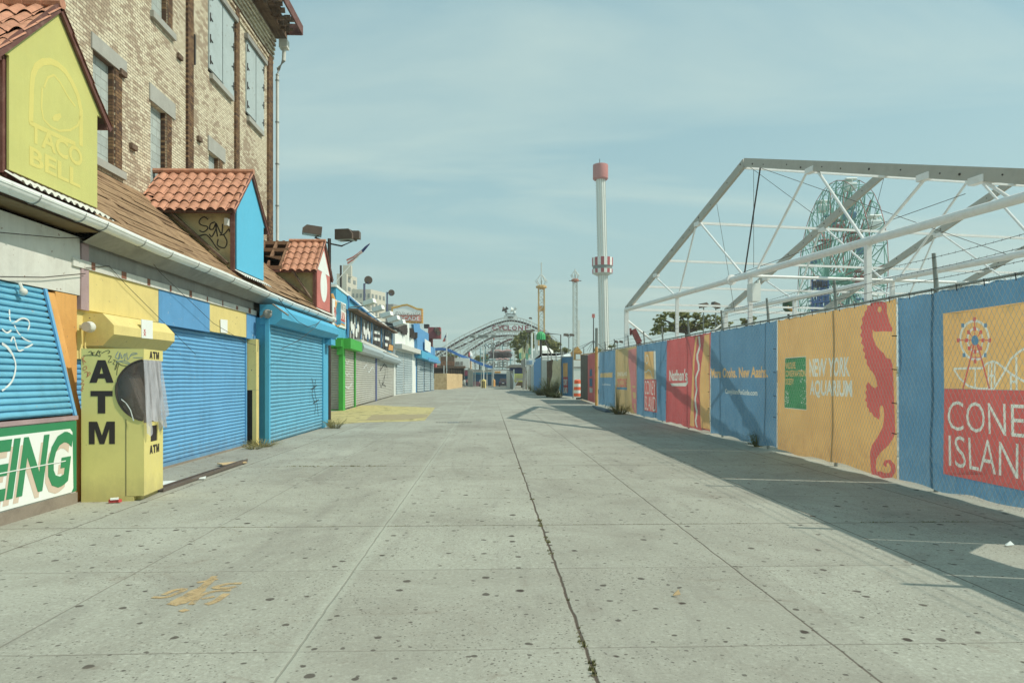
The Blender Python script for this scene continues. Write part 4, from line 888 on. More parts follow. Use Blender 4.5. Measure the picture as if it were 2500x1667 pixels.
# banner sheets: spans given by photo columns
random.seed(12)
random.seed(12)
m_pye = M('yellow_print', L3(236, 200, 110), var=.04, dirt=.2); m_pwh = M('white_print', L3(232, 236, 226), var=.04, dirt=.2); m_prd = M('red_print_cloth', L3(214, 80, 78), var=.05, dirt=.2); m_pbl = M('blue_print_cloth', L3(84, 134, 178), var=.05, dirt=.2)
O1 = OFB
def yz(pts): return [(FW.p(p).y, FW.p(p).z) for p in pts]
def text2d(s, yl, yr, z0, h, bold=0.0):
    cu = bpy.data.curves.new('t', 'FONT'); cu.body = s; cu.resolution_u = 3; cu.offset = bold
    ob = bpy.data.objects.new('t', cu); COL.objects.link(ob); bpy.context.view_layer.update()
    me = bpy.data.meshes.new_from_object(ob.evaluated_get(bpy.context.evaluated_depsgraph_get()))
    vs = [v.co.copy() for v in me.vertices]; fs = [list(p.vertices) for p in me.polygons]
    bpy.data.objects.remove(ob); bpy.data.curves.remove(cu); bpy.data.meshes.remove(me)
    x0 = min(v.x for v in vs); x1 = max(v.x for v in vs); a0 = min(v.y for v in vs); a1 = max(v.y for v in vs)
    V = [(yl+(yr-yl)*(v.x-x0)/(x1-x0), z0+h*(v.y-a0)/(a1-a0)) for v in vs]
    cnt = {}
    for f in fs:
        for p, q_ in zip(f, f[1:]+f[:1]): cnt.setdefault((min(p, q_), max(p, q_)), []).append((p, q_))
    nxt = {}
    for k_, e in cnt.items():
        if len(e) == 1: nxt.setdefault(e[0][0], []).append(e[0][1])
    loops = []
    while nxt:
        s0 = next(iter(nxt)); lp = [s0]; n0 = nxt[s0].pop()
        if not nxt[s0]: del nxt[s0]
        while n0 != s0 and n0 in nxt:
            lp.append(n0); m0 = nxt[n0].pop()
            if not nxt[n0]: del nxt[n0]
            n0 = m0
        if len(lp) > 2: loops.append([V[i_] for i_ in lp])
    return V, fs, loops
from mathutils.geometry import delaunay_2d_cdt
class Cut:
    """one coloured area of a printed cloth; everything printed on the cloth is cut into the same sheet (no stacked layers)"""
    def __init__(s, name, mat, outline, label=None): s.name = name; s.mat = mat; s.polys = [outline]; s.kids = []; s.label = label
    def area(s, name, mat, outline): k_ = Cut(name, mat, outline); s.kids.append(k_); return k_
    def shape(s, name, mat, polys): k_ = Cut(name, mat, []); k_.polys = polys; s.kids.append(k_); return k_
    def words(s, mat, *items):
        k_ = Cut('lettering', mat, []); k_.polys = []
        for a in items:
            V, f_, lp = text2d(*a); k_.polys += [[V[i_] for i_ in q_] for q_ in f_]
        s.kids.append(k_); return s
    def lines(s, name, mat, *strokes):
        """strokes: (pixel points, width in metres)"""
        P_ = []
        for pts, w in strokes:
            Q = [Vector(p) for p in yz(pts)]
            for i_ in range(len(Q)-1):
                dv = (Q[i_+1]-Q[i_]).normalized(); nv = Vector((-dv.y, dv.x))*w/2; ex = dv*w*.25
                P_.append([tuple(Q[i_]-ex+nv), tuple(Q[i_+1]+ex+nv), tuple(Q[i_+1]+ex-nv), tuple(Q[i_]-ex-nv)])
        return s.shape(name, mat, P_)
    def flat(s, out_): out_.append(s); [k_.flat(out_) for k_ in s.kids]; return out_
    def build(s, parent, seed=0):
        parts = s.flat([]); V = []; F = []; own = []
        for pi, pt in enumerate(parts):
            for pl in pt.polys:
                ar = sum(p[0]*q_[1]-q_[0]*p[1] for p, q_ in zip(pl, pl[1:]+pl[:1]))/2
                if abs(ar) < 1e-7: continue
                if ar < 0: pl = pl[::-1]
                F.append(list(range(len(V), len(V)+len(pl)))); V += [Vector(p) for p in pl]; own.append(pi)
        BB = [(min(p[0] for pl in pt.polys for p in pl), max(p[0] for pl in pt.polys for p in pl), min(p[1] for pl in pt.polys for p in pl), max(p[1] for pl in pt.polys for p in pl)) for pt in parts]
        ys_ = [p[0] for p in s.polys[0]]; zs_ = [p[1] for p in s.polys[0]]; ya, yb, za, zb_ = min(ys_), max(ys_), min(zs_), max(zs_); st = .13
        ny = int((yb-ya)/st); nz = int((zb_-za)/st)
        for i_ in range(1, ny):
            for j_ in range(1, nz): V.append(Vector((ya+(yb-ya)*(i_+.5*(j_ % 2))/ny, za+(zb_-za)*j_/nz)))
        sh_ = Vector((ya, za)); vo, eo, fo, ov, oe, of = delaunay_2d_cdt([v_-sh_ for v_ in V], [], F, 1, 1e-5); vo = [v_+sh_ for v_ in vo]
        who = []
        for tri, src in zip(fo, of):
            cy = sum(vo[v_][0] for v_ in tri)/3; cz = sum(vo[v_][1] for v_ in tri)/3
            c_ = [own[q_] for q_ in src if BB[own[q_]][0]-1e-4 <= cy <= BB[own[q_]][1]+1e-4 and BB[own[q_]][2]-1e-4 <= cz <= BB[own[q_]][3]+1e-4]
            who.append(max(c_) if c_ else -1)
        ph = (ya*3.7) % 6.28; Lr = yb-ya
        def disp(y, z):
            u = (y-ya)/Lr; v = (z-za)/(zb_-za); edge = min(u, 1-u)
            o = .012*math.sin(y*5.3+z*.6+ph)+.010*math.sin(y*2.1-z*1.3+ph*2)+.008*math.sin(z*4.1+y*3.0)
            o += .014*math.exp(-edge*14)*math.sin(z*9+ph)            # pulled hems between the ties
            o += .016*max(0, 1-v*4)*math.sin(y*8+ph)                 # loose bottom edge
            return o
        res = None
        for pi, pt in enumerate(parts):
            idx = {}; vs = []; fs = []
            for tri, w_ in zip(fo, who):
                if w_ != pi: continue
                t3 = []
                for v_ in tri:
                    if v_ not in idx: idx[v_] = len(vs); y, z = vo[v_]; vs.append(FW.at(y, z, O1+disp(y, z)))
                    t3.append(idx[v_])
                fs.append(t3)
            if not fs: continue
            mb = MB(); mb.add(vs, fs); o_ = mb.build(pt.name, pt.mat, parent if res is None else (parent if parent is not FEN else res), recalc=False, smooth=True, label=pt.label)
            if res is None: res = o_
        return res
def sheet(y0, y1, mat, label, z0=.07):
    n = 28; ph = random.uniform(0, 6); nn_ = max(1, round(abs(y1-y0)/.55)); o = []
    for k_ in range(n+1): u = k_/n; o.append((y0+(y1-y0)*u, z0+.02*math.sin(u*9+ph)+.018*math.sin(u*23)))
    for k_ in range(n+1):
        u = 1-k_/n; y = y0+(y1-y0)*u; o.append((y, ftop(y)-.03-.03*abs(math.sin(u*math.pi*nn_))))
    # the side hems are pulled in a little between the ties
    return Cut('banner', mat, o, label)
Yc_ = [3.6, 7.55, fy(2186), fy(1892.5), fy(1731), fy(1626), fy(1553.5), fy(1501), fy(1460)]
def box_(yl, yr, z0, z1): return [(yl, z0), (yr, z0), (yr, z1), (yl, z1)]
def ell(cx, cy, rx, ry, n=32): return [(cx+rx*math.cos(2*math.pi*k/n), cy+ry*math.sin(2*math.pi*k/n)) for k in range(n)]
def spoly(pts, w):
    """outline of a stroke in pixel space"""
    L_, R2 = [], []
    for i_, p in enumerate(pts):
        a_ = pts[max(i_-1, 0)]; b_ = pts[min(i_+1, len(pts)-1)]; dx_, dy_ = b_[0]-a_[0], b_[1]-a_[1]; l_ = math.hypot(dx_, dy_) or 1; ww = (w[i_] if isinstance(w, list) else w)/2
        L_.append((p[0]-dy_/l_*ww, p[1]+dx_/l_*ww)); R2.append((p[0]+dy_/l_*ww, p[1]-dx_/l_*ww))
    return L_+R2[::-1]
def z5s(*p): return K('z5', *p)
sheet(3.6, 5.2, b_blu, 'plain blue banner beyond the right edge').build(FEN)
Cut('banner', b_blu, [(5.22, 1.9), (5.6, 2.1), (6.1, 2.15), (6.53, 1.7), (6.53, 2.98), (5.22, 2.98)], 'torn blue banner with its lower half missing').build(FEN)
C1 = sheet(6.55, Yc_[2]-.05, b_blu, 'nearest blue banner with the big red and yellow emblem')
f = C1.area('emblem_field', b_yel, box_(9.8, 7.75, 1.56, 2.66)); r_ = C1.area('emblem_field', b_cor, box_(9.8, 7.75, .31, 1.556))
r_.words(b_wht, ('CONEY', 9.71, 7.95, .965, .42, -.008), ('ISLAND', 9.69, 7.95, .44, .45, -.008))
wl = [(K('z7', *(ell(1220, 500, r1, r2)+[(1220+r1, 500)])), w) for r1, r2, w in ((80, 112, .035), (42, 68, .03))]
for st in (((1100, 665), (1180, 662), (1262, 662), (1290, 635), (1330, 622), (1360, 630), (1400, 660), (1450, 700), (1520, 745)), ((1100, 670), (1130, 720), (1180, 765), (1240, 780), (1340, 782), (1400, 690), (1440, 610), (1480, 570), (1540, 530)), ((1325, 625), (1325, 780)), ((1305, 640), (1305, 775)), ((1345, 635), (1345, 775)), ((1440, 690), (1440, 785)), ((1470, 600), (1470, 785)), ((1220, 665), (1220, 775)), ((1305, 705), (1345, 705)), ((1440, 740), (1470, 740))): wl.append((K('z7', *st), .03))
f.lines('emblem_lines', b_wht, *wl); rl = []; bl_ = []
for a in range(8):
    an = a*math.pi/4; rl.append((K('z7', (1218, 500), (1218+88*math.cos(an), 500+122*math.sin(an))) if a % 2 == 0 else K('z7', (1218, 500), (1218+44*math.cos(an), 500+62*math.sin(an))), .014))
    for r in ((88, 122), (46, 66)):
        if (a % 2 == 0) == (r[0] == 88) or r[0] == 46: c = (1218+r[0]*math.cos(an), 500+r[1]*math.sin(an)); rl.append((K('z7', (c[0]-4, c[1]), (c[0]+4, c[1])), .055))
    if a % 2: c = (1218+88*math.cos(an), 500+122*math.sin(an)); bl_.append((K('z7', (c[0]-4, c[1]), (c[0]+4, c[1])), .055))
rl += [(K('z7', (1212, 520), (1150, 778)), .03), (K('z7', (1228, 520), (1312, 778)), .03), (K('z7', (1190, 600), (1252, 600)), .012)]
f.lines('emblem_lines', b_cor, *rl); f.lines('emblem_lines', b_blu, *bl_); f.shape('emblem_hub', b_blu, [yz(K('z7', *ell(1218, 500, 20, 29, 20)))])
B1 = C1.build(FEN); OV = OFB+.004
# --- aquarium banner
C2 = sheet(Yc_[2]+.035, Yc_[3]-.03, b_yel, 'yellow aquarium banner with red seahorse')
C2.words(b_wht, ('NEW YORK', fy(1973), fy(2071), 1.745, .375, .03), ('AQUARIUM', fy(1974), fy(2075), 1.31, .37, .032))
yl, yr = fy(1911), fy(1964); bd = C2.area('emblem_border', b_wht, box_(yl+.012, yr-.012, 1.04, 2.18)); gf = bd.area('emblem_field', b_grn, box_(yl, yr, 1.052, 2.168))
gf.words(b_yel, ('WILDLIFE', yl-.04, yl-.62, 1.93, .14, .015), ('CONSERVATION', yl-.04, yr+.03, 1.75, .14, .015), ('SOCIETY', yl-.04, yl-.52, 1.57, .14, .015))
random.seed(2); sp2 = []
for k in range(60):
    y = yl-random.uniform(.03, .25) if k < 30 else yr+random.uniform(.05, .35); z = 1.12+random.uniform(0, .3) if k < 30 else 1.15+random.uniform(0, .95)*random.random(); w_, h_ = random.uniform(.01, .035), random.uniform(.01, .03); sp2.append([(y, z), (y+w_, z), (y+w_, z+h_), (y, z+h_)])
gf.shape('emblem_specks', b_wht, sp2)
horse = [(620, 285), (655, 277), (695, 275), (718, 284), (724, 345), (738, 398), (750, 430), (748, 450), (700, 448), (652, 451), (634, 440), (636, 480), (655, 530), (680, 560), (700, 575), (712, 600), (740, 610), (752, 640), (754, 700), (754, 1030), (744, 1068), (718, 1110), (676, 1150), (655, 1185), (651, 1230), (660, 1262)]
hor2 = [(626, 1276), (615, 1220), (612, 1150), (628, 1105), (660, 1062), (690, 1002), (700, 955), (703, 900), (696, 878), (684, 880), (678, 905), (680, 940), (670, 960), (655, 948), (640, 942), (628, 920), (610, 915), (606, 895), (592, 886), (594, 862), (580, 848), (590, 825), (580, 803), (590, 785), (583, 765), (597, 740), (620, 765), (645, 778), (661, 765), (655, 735), (640, 700), (622, 678), (612, 672), (606, 655), (592, 640), (595, 615), (580, 600), (586, 575), (572, 560), (580, 535), (563, 515), (572, 490), (558, 470), (570, 445), (560, 425), (574, 400), (566, 375), (580, 355), (582, 335), (598, 322), (596, 300), (612, 300)]
sp_ = spoly([(668, 1270), (692, 1284), (724, 1282), (741, 1258), (738, 1226), (720, 1202), (703, 1202), (696, 1218), (703, 1232)], [30, 31, 31, 30, 28, 24, 20, 16, 10])
nsp = len(sp_)//2; L_, R2 = sp_[:nsp], sp_[nsp:][::-1]
cen = (712, 1240); inner, outer = (L_, R2) if math.dist(L_[1], cen) < math.dist(R2[1], cen) else (R2, L_)
hz7 = C2.area('seahorse_emblem', b_cor, yz(K('z7', *(horse+inner+outer[::-1]+hor2)))); hz7.area('seahorse_eye', b_yel, yz(K('z7', *ell(678, 322, 12, 17, 16))))
B2 = C2.build(FEN)
C3 = sheet(Yc_[3]+.012, Yc_[4]-.012, b_blu, 'blue banner reading More Ooohs. New Aaahs.')
C3.words(b_yel, ('More Ooohs. New Aaahs.', 20.6, fy(1871), 1.73, .29, .03)).words(b_wht, ('ConeyIslandFunGuide.com', fy(1766.6), fy(1844.5), 1.24, .18, .02)); B3 = C3.build(FEN)
C4 = sheet(Yc_[4]+.015, Yc_[5]-.015, b_red, 'red banner with script lettering and hot dog stripes')
C4.area('banner_stripe', b_yel, yz(z5s((1360, 165), (1335, 400), (1312, 700), (1306, 1015), (1338, 1025), (1338, 700), (1352, 400), (1376, 160))))
C4.area('banner_stripe', b_yel, yz(z5s((1440, 150), (1425, 300), (1408, 420), (1395, 560), (1392, 900), (1400, 1035), (1494, 1055), (1482, 138))))
C4.area('mustard_squiggle', b_wht, yz(spoly(z5s((1387, 160), (1394, 210), (1397, 250), (1388, 290), (1375, 335), (1374, 380), (1384, 430), (1383, 480), (1368, 520), (1357, 560), (1359, 620), (1367, 670), (1359, 715), (1352, 760), (1356, 830), (1364, 880), (1357, 930), (1350, 965), (1354, 1000), (1366, 1030)), 3.4)))
C4.area('swoosh', b_wht, yz(z5s((1112, 610), (1262, 604), (1280, 580), (1278, 612), (1262, 638), (1128, 636)))); C4.words(b_wht, ("Nathan's", fy(1632), fy(1676), 1.63, .42, .025)); B4 = C4.build(FEN)
C5 = sheet(Yc_[5]+.015, Yc_[6]-.015, b_blu, 'blue banner with small red and yellow emblem')
C5.area('emblem_field', b_yel, yz(z5s((868, 308), (960, 302), (962, 570), (868, 571)))); C5.area('emblem_border', b_wht, yz(z5s((961.5, 302), (977, 301), (978, 570), (963.5, 570))))
r_ = C5.area('emblem_field', b_cor, yz(z5s((866, 574), (980, 574), (984, 890), (866, 866)))); yl, yr = fy(1350+872/3.92), fy(1350+972/3.92)
r_.words(b_wht, ('CONEY', yl, yr, 1.03, .60, -.008), ('ISLAND', yl, yr, .36, .60, -.008))
C5.kids[0].lines('emblem_lines', b_wht, (z5s(*(ell(890, 380, 14, 40, 16)+[(904, 380)])), .05), (z5s((870, 500), (895, 500), (905, 480), (925, 500), (940, 560)), .05)); B5 = C5.build(FEN)
C6 = sheet(Yc_[6]+.02, Yc_[7]-.02, b_tan, 'sand yellow banner with red coaster arch')
pk = C6.area('banner_stripe', b_pnk, yz(z5s((716, 290), (792, 272), (792, 895), (775, 890), (752, 845), (745, 700), (728, 560), (712, 400))))
for q_ in (((754, 630), (782, 634), (783, 655), (756, 652)), ((756, 690), (784, 700), (784, 760), (758, 750)), ((761, 800), (784, 812), (785, 870), (768, 850))): pk.area('banner_stripe', b_tan, yz(z5s(*q_)))
yl, yr = fy(1350+605/3.92), fy(1350+704/3.92); C6.words(b_wht, ('CONEY ISLAND', yl, yr, 1.86, .2, .005)).words(b_cor, ('CYCLONE', yl, yr, 1.28, .45, .03)); C6.area('banner_stripe', b_blu, yz(z5s((605, 646), (706, 650), (706, 672), (605, 668)))); B6 = C6.build(FEN)
C7 = sheet(Yc_[7]+.05, Yc_[8]-.1, b_blu, 'faded blue banner next to the rusty gate post', z0=.12)
C7.words(b_tan, ('More Ooohs. New Aaahs.', fy(1350+446/3.92), fy(1350+568/3.92), 1.78, .26, .015)).words(b_wht, ('ConeyIslandFunGuide.com', fy(1350+462/3.92), fy(1350+545/3.92), 1.28, .16, .008)); B7 = C7.build(FEN)
# --- chain link (real wires), posts, rails, barbed wire
m_link = M('chain_link_wire', L3(196, 200, 192), rough=.4, metal=.3, dirt=.2)
mb = MB(); pit = .095; y0, y1 = 6.6, 44.0
def wire(mb, a, b, r):
    d = (b-a).normalized(); s1_ = FW.n*r; s2_ = d.cross(FW.n).normalized()*r
    mb.add([a+s1_, a+s2_, a-s2_, b+s1_, b+s2_, b-s2_], [(0, 1, 4, 3), (2, 0, 3, 5)])
k = 0; y = y0-3.2*.62
while y < y1:
    for sg in (1, -1):
        # a wire climbing from the ground line
        H = ftop(max(8, y)); W_ = H*.62; a_y = y if sg > 0 else y+W_; b_y = y+W_ if sg > 0 else y
        t0, t1 = 0, 1
        lo, hi = min(a_y, b_y), max(a_y, b_y)
        if hi <= y0 or lo >= y1: continue
        def P(t): return a_y+(b_y-a_y)*t
        ts = [t for t in (0, 1)]
        if P(0) < y0: t0 = (y0-P(0))/(b_y-a_y)
        if P(1) < y0: t1 = (y0-P(0))/(b_y-a_y)
        if P(1) > y1: t1 = (y1-P(0))/(b_y-a_y)
        if P(0) > y1: t0 = (y1-P(0))/(b_y-a_y)
        wire(mb, FW.at(P(t0), .05+(H-.05)*t0, .002), FW.at(P(t1), .05+(H-.05)*t1, .004), .0027 if y < 16 else .0020)
    y += pit if y < 20 else pit*1.5
mb.build('chain_link', m_link, FEN, recalc=False)
mb = MB(); y = 6.6; random.seed(9)
while y < 43.5:   # twisted wire ends along the top
    z = ftop(y); p = FW.at(y, z, .003); s_ = random.uniform(-.02, .02); mb.add([p+Vector((0, -.003, 0)), p+Vector((0, .003, 0)), p+Vector((0, s_, random.uniform(.04, .075)))], [(0, 1, 2)])
    z = ftop(y+.05)
    y += .05
mb.build('wire_ends', m_link, FEN, recalc=False, kind='stuff')
MB().tube([FW.at(y, ftop(y)-.0, -.05) for y in (3.4, 8, 14, 20, 26, 32, 38, 44)], .022, 6).build('top_rail', m_mtl, FEN, smooth=True)
post0 = None
for k, px in enumerate((0, 1, 2270, 2029, 1866, 1756, 1675, 1612, 1568, 1530, 1497, 1474)):
    y = (4.84, 7.0)[px] if px < 2 else fy(px)
    mb = MB().tube([FW.at(y, 0, -.10), FW.at(y, ftop(y)+.08, -.10), FW.at(y, ftop(y)+.55, -.06)], [.035, .035, .028], 8); mb.build('post', m_mtl, FEN, smooth=True)
for k, dz in enumerate((.18, .34, .5)):
    mb = MB(); pts = [FW.at(3.6+j*.75, ftop(3.6+j*.75)+dz-.03*math.sin(math.pi*((j % 5)/5)), -.07+.02*k) for j in range(54)]; mb.tube(pts, .0045, 3)
    for j in range(270):
        y = 3.7+j*.15; p = FW.at(y, ftop(y)+dz-.015, -.07+.02*k); mb.add([p+Vector((0, -.006, -.022)), p+Vector((0, .006, -.022)), p+Vector((.01, 0, .024))], [(0, 1, 2)])
    mb.build('barbed_wire', m_wire, FEN, recalc=False)
mb = MB(); y = 6.7
while y < 43: mb.tube([FW.at(y, ftop(y)-.09, .012), FW.at(y+.01, ftop(y)+.01, .02), FW.at(y+.015, ftop(y)-.02, -.07)], .007, 4); y += .55
for yb in Yc_[2:8]:
    for z in (.8, 1.3, 1.85, 2.4): mb.tube([FW.at(yb-.07, z, .015), FW.at(yb+.07, z+.01, .015)], .008, 4)
mb.build('banner_tie', m_blk, FEN, recalc=False, kind='stuff')
gp_ = gnd(K('z5', (415, 822))); MB().tube([(gp_.x, gp_.y, 0), (gp_.x, gp_.y, 3.75)], .09, 10).build('gate_post', m_ora, label='rusty yellow gate post at the far end of the banner fence', cat='post', smooth=True)
gp_ = gp_+Vector((.1, .5, 0)); MB().tube([gp_, gp_+Vector((0, 0, 5.0))], .10, 10).build('gate_post', m_mtl, label='taller grey steel gate post behind the yellow one', cat='post', smooth=True)
# rolled cloth on the ground
mb = MB(); P_ = [gnd(p) for p in K('z5', (385, 835), (430, 860), (520, 888), (600, 890), (640, 905))]; mb.tube([p+Vector((.0, 0, .05)) for p in P_], [.06, .09, .11, .09, .04], 8); mb.build('rolled_cloth', M('grey_blue_cloth', L3(86, 104, 122), dirt=.5), smooth=True, label='grey blue cloth rolled on the ground at the fence foot', cat='cloth')
def hoarding(name, mat, px0, px1, ptop0, ptop1, Y0, Y1, label, cat='hoarding', h0=0, th=.04, corr=0, parent=None, extra=None):
    """upright sheet between two ground columns of the photo"""
    A = atY((px0, 930), Y0); B = atY((px1, 930), Y1); zt0 = atY((px0, ptop0), Y0).z; zt1 = atY((px1, ptop1), Y1).z
    mb = MB(); d = Vector((B.x-A.x, B.y-A.y, 0)); n = Vector((d.y, -d.x, 0)).normalized()
    if n.dot(A) > 0: n = -n
    def fn(u, v): z = h0+(zt0+(zt1-zt0)*u-h0)*v; return Vector((A.x, A.y, 0))+d*u+Vector((0, 0, z))+n*(corr*math.sin(u*corr_n*6.283)+th)
    corr_n = max(1, int(d.length/.25)) if corr else 1
    mb.grid(fn, max(1, corr_n*6 if corr else 1), 1)
    mb.grid(lambda u, v: Vector((A.x, A.y, 0))+d*u+Vector((0, 0, h0+(zt0+(zt1-zt0)*u-h0)*v)), 1, 1)
    return mb.build(name, mat, parent, recalc=False, label=label, cat=cat), Wall((A.x, A.y), (B.x, B.y))
# swung gate leaf with pink banner and corrugated end
gt = thing('banner_gate', 'swung gate leaf with faded pink banner and grey corrugated sheet', 'gate', (7.4, 52, 0))
hoarding('corrugated_sheet', M('rib_grey', L3(112, 104, 94), dirt=.3), 1419, 1436, 867, 866, 55.6, 50.5, None, None, .1, corr=.02, parent=gt); bp_, Wp = hoarding('banner', b_pnk, 1436.4, 1453, 866, 862, 50.4, 45.8, None, None, .1, parent=gt)
mb = MB(); Wp.slab(mb, z5s((360, 480), (380, 470), (382, 540), (358, 545)), .05, .055); Wp.slab(mb, z5s((356, 560), (384, 560), (384, 640), (358, 640)), .05, .055); mb.build('emblem_field', b_blu, bp_); mb = MB(); Wp.slab(mb, z5s((356, 650), (386, 655), (386, 700), (358, 700)), .05, .055); mb.build('emblem_border', b_wht, bp_)
mb = MB(); mb.tube([atY((1419, 866), 55.6), atY((1455, 861), 45.6)], .04, 6); mb.tube([atY((1419, 976), 55.6), atY((1455, 989), 45.6)], .04, 6); mb.build('gate_frame', m_ora, gt)
g0 = atY((1421, 974), 55.4); MB().tube([g0+Vector((-.5, -.2, .05)), g0+Vector((.5, .1, .08))], .07, 8).build('fallen_pipe', m_drk, label='short dark pipe lying under the swung gate leaf', cat='pipe')
# ============================================================ tent frame
TF = thing('tent_frame', 'bare white and grey steel frame of a big gabled tent behind the fence', 'tent frame', (9, 28, 0))
DT = 27.8; dA = math.radians(-8.9); d1 = Vector((math.sin(dA), math.cos(dA), 0)); d2 = Vector((math.cos(dA), -math.sin(dA), 0))
AP = atD((1819, 397), DT); ES = .493*DT; E1 = AP+d1*ES; E1.z = CAMZ+.1015*1.484*DT; EN = AP-d1*ES; EN.z = E1.z
A0 = Vector((E1.x, E1.y, 0)); TW = Wall((E1.x, E1.y), (EN.x, EN.y)); SP = 6.5
m_raf = M('grey_steel_rafter', L3(184, 180, 168), rough=.6, var=.06, dirt=.3, dc=L3(140, 132, 120), ds=4); m_tube = M('white_steel_tube', L3(248, 246, 236), rough=.45, var=.04, dirt=.28, dc=L3(170, 156, 134), ds=4, streak=.1)
def at4(x, y): return TW.p(K('z4', (x, y)))
def on_chord(x): p = at4(x, 500); p.z = E1.z; return p
frame_parts = []
def fpart(name, mb, mat, smooth=False): o = mb.build(name, mat, TF, smooth=smooth); frame_parts.append(o); return o
fpart('rafter', MB().bar(E1, AP, .14, .34), m_raf); fpart('rafter', MB().bar(AP, EN, .14, .34), m_raf)
random.seed(71); bm_ = MB()
for A_, B_, n_b in ((E1, AP, 13), (AP, EN, 12)):
    for k in range(n_b):
        p_ = A_.lerp(B_, (k+random.uniform(.2, .8))/n_b)+Vector((0, 0, random.uniform(-.08, .08))); bm_.tube([p_+TW.n*.065, p_+TW.n*.085], .022 if k % 3 else .035, 8)
o_ = bm_.build('bolt_head', m_drk, TF); frame_parts.append(o_); o_['kind'] = 'stuff'
CH = .0
fpart('bottom_chord', MB().tube([E1+Vector((0, 0, CH)), EN], .125, 14), m_tube, True)
def post(P, r=.11): q_ = P.copy(); q_.z = 0; return MB().bar(q_, P, r*2, r*2, up=(0, 1, 0))
for P_, r in ((E1, .12), (on_chord(360), .075), (on_chord(780), .075), (on_chord(1456), .08), (EN, .12)): fpart('post', post(P_, r), m_tube)
def raft(x, y):
    """nearest point of the rafter line"""
    p = at4(x, y); t = (p-AP).dot(d1); s_ = min(1, abs(t)/ES); return AP.lerp(E1 if t > 0 else EN, s_)-Vector((0, 0, .17))
webs = [((490, 430), (745, 690)), ((465, 470), (370, 815)), ((235, 735), (350, 825)), ((1110, 140), (810, 690)), ((1168, 150), (1440, 500)), ((1790, 190), (1490, 500))]
for a, b in webs: fpart('web_strut', MB().tube([raft(*a), on_chord(b[0])], .045, 8), m_tube, True)
for px_ in (2290, 2700): fpart('web_strut', MB().tube([raft(2125, 215), on_chord(px_)], .045, 8), m_tube, True)
for x, y in ((480, 450), (1130, 130), (1785, 168), (2090, 210), (240, 735)): P_ = raft(x, y); fpart('clamp_bracket', MB().bar(P_-d1*.22+Vector((0, 0, .02)), P_+d1*.22+Vector((0, 0, .02)), .2, .18), m_tube)
for x in (365, 760, 1465): P_ = on_chord(x); fpart('chord_collar', MB().tube([P_-d1*.25, P_+d1*.25], .145, 12), m_tube, True)
for k in range(1, 5):
    for o in frame_parts:
        c = o.copy(); COL.objects.link(c); c.parent = TF; c.location = o.location+d2*(SP*k)
LT = d2*(SP*4)
for fr in (.425, .65, .84): P_ = AP.lerp(E1, {.425: .32, .65: .575, .84: .785}[fr]); MB().bar(P_, P_+LT, .09, .11).build('purlin', m_tube, TF)
P_ = AP.lerp(E1, .945); MB().bar(P_, P_+LT, .09, .11).build('purlin', m_tube, TF); MB().bar(E1, E1+LT, .12, .14).build('eave_beam', m_tube, TF); MB().bar(AP-Vector((0, 0, .22)), AP+LT-Vector((0, 0, .22)), .07, .09).build('ridge_purlin', m_tube, TF)
P_ = on_chord(800); MB().tube([P_+Vector((0, 0, -.1)), P_+LT+Vector((0, 0, -.1))], .06, 8).build('chord_tie', m_tube, TF)
MB().tube([raft(838, 115), on_chord(745)], .03, 6).build('black_stay', m_drk, TF)
mb = MB()
for a, b in (((775, 110), (1140, 380)), ((588, 325), (655, 720)), ((655, 720), (690, 940)), ((800, 130), (800, 690))): mb.tube([at4(*a), at4(*b)], .009, 4)
q1, q2 = AP+d2*SP, AP+d2*SP*2; mb.tube([AP, on_chord(1300)+d2*SP], .01, 4); mb.tube([q1, E1.lerp(q2, .4)+d2*SP], .01, 4); mb.tube([on_chord(400), on_chord(1100)+d2*SP+Vector((0, 0, 2.6))], .012, 4)
mb.build('guy_wire', m_wire, TF)
P_ = E1-Vector((0, 0, .6)); MB().tube([P_, P_+d1*.0+d2*4.2-Vector((0, 0, 3.2))], .07, 8).build('corner_brace', m_tube, TF); P2_ = P_+d2*SP; MB().tube([P2_, P2_-d2*3.2-Vector((0, 0, 2.4))], .06, 8).build('corner_brace', m_tube, TF)
P_ = on_chord(815)+Vector((0, 0, -.75))-d1*.0; c = at4(828, 835); bx_ = MB().box(c-TW.n*(-.2), (.35, .4, .7), rz=-dA).tube([c+Vector((0, 0, .35)), c+Vector((0, 0, .5))], .05, 6).build('junction_box', m_wht2, TF)
c = on_chord(672); MB().tube([c-d1*.06+Vector((0, 0, .0)), c+d1*.06], .22, 14).build('chord_collar', m_tube, TF, smooth=True)
# ============================================================ street furniture and buildings further along, left side
def light_head(mb, c, ang, w=.7, d=.5, h=.34, tilt=.25, glass=None):
    M3 = Matrix.Rotation(ang, 3, 'Z') @ Matrix.Rotation(tilt, 3, 'Y'); c = Vector(c)
    pr = [(-.5, -.5), (.5, -.5), (.5, .05), (.3, .5), (-.5, .5)]
    vs = [c+M3 @ Vector((x*w, -d/2, z*h)) for x, z in pr]; mb.prism(vs, M3 @ Vector((0, d, 0)))
    if glass: glass.prism([c+M3 @ Vector((x*w*.92, y*d*.9, -.5*h-.012)) for x, y in ((-.5, -.5), (.5, -.5), (.5, .5), (-.5, .5))], M3 @ Vector((0, 0, .01)))
SL = thing('street_lamp', 'street lamp with two bronze box heads behind the right dormer', 'street lamp', (-6.6, 28.5, 0))
P_ = atY((804, 600), 28.5); MB().tube([(P_.x, 28.5, 0), (P_.x, 28.5, 7.5)], .07, 8).build('pole', m_drk, SL, smooth=True)
h1 = atY(K('z6', (748, 200)), 28.3); h2_ = atY(K('z6', (1128, 250)), 28.6); gl = MB()
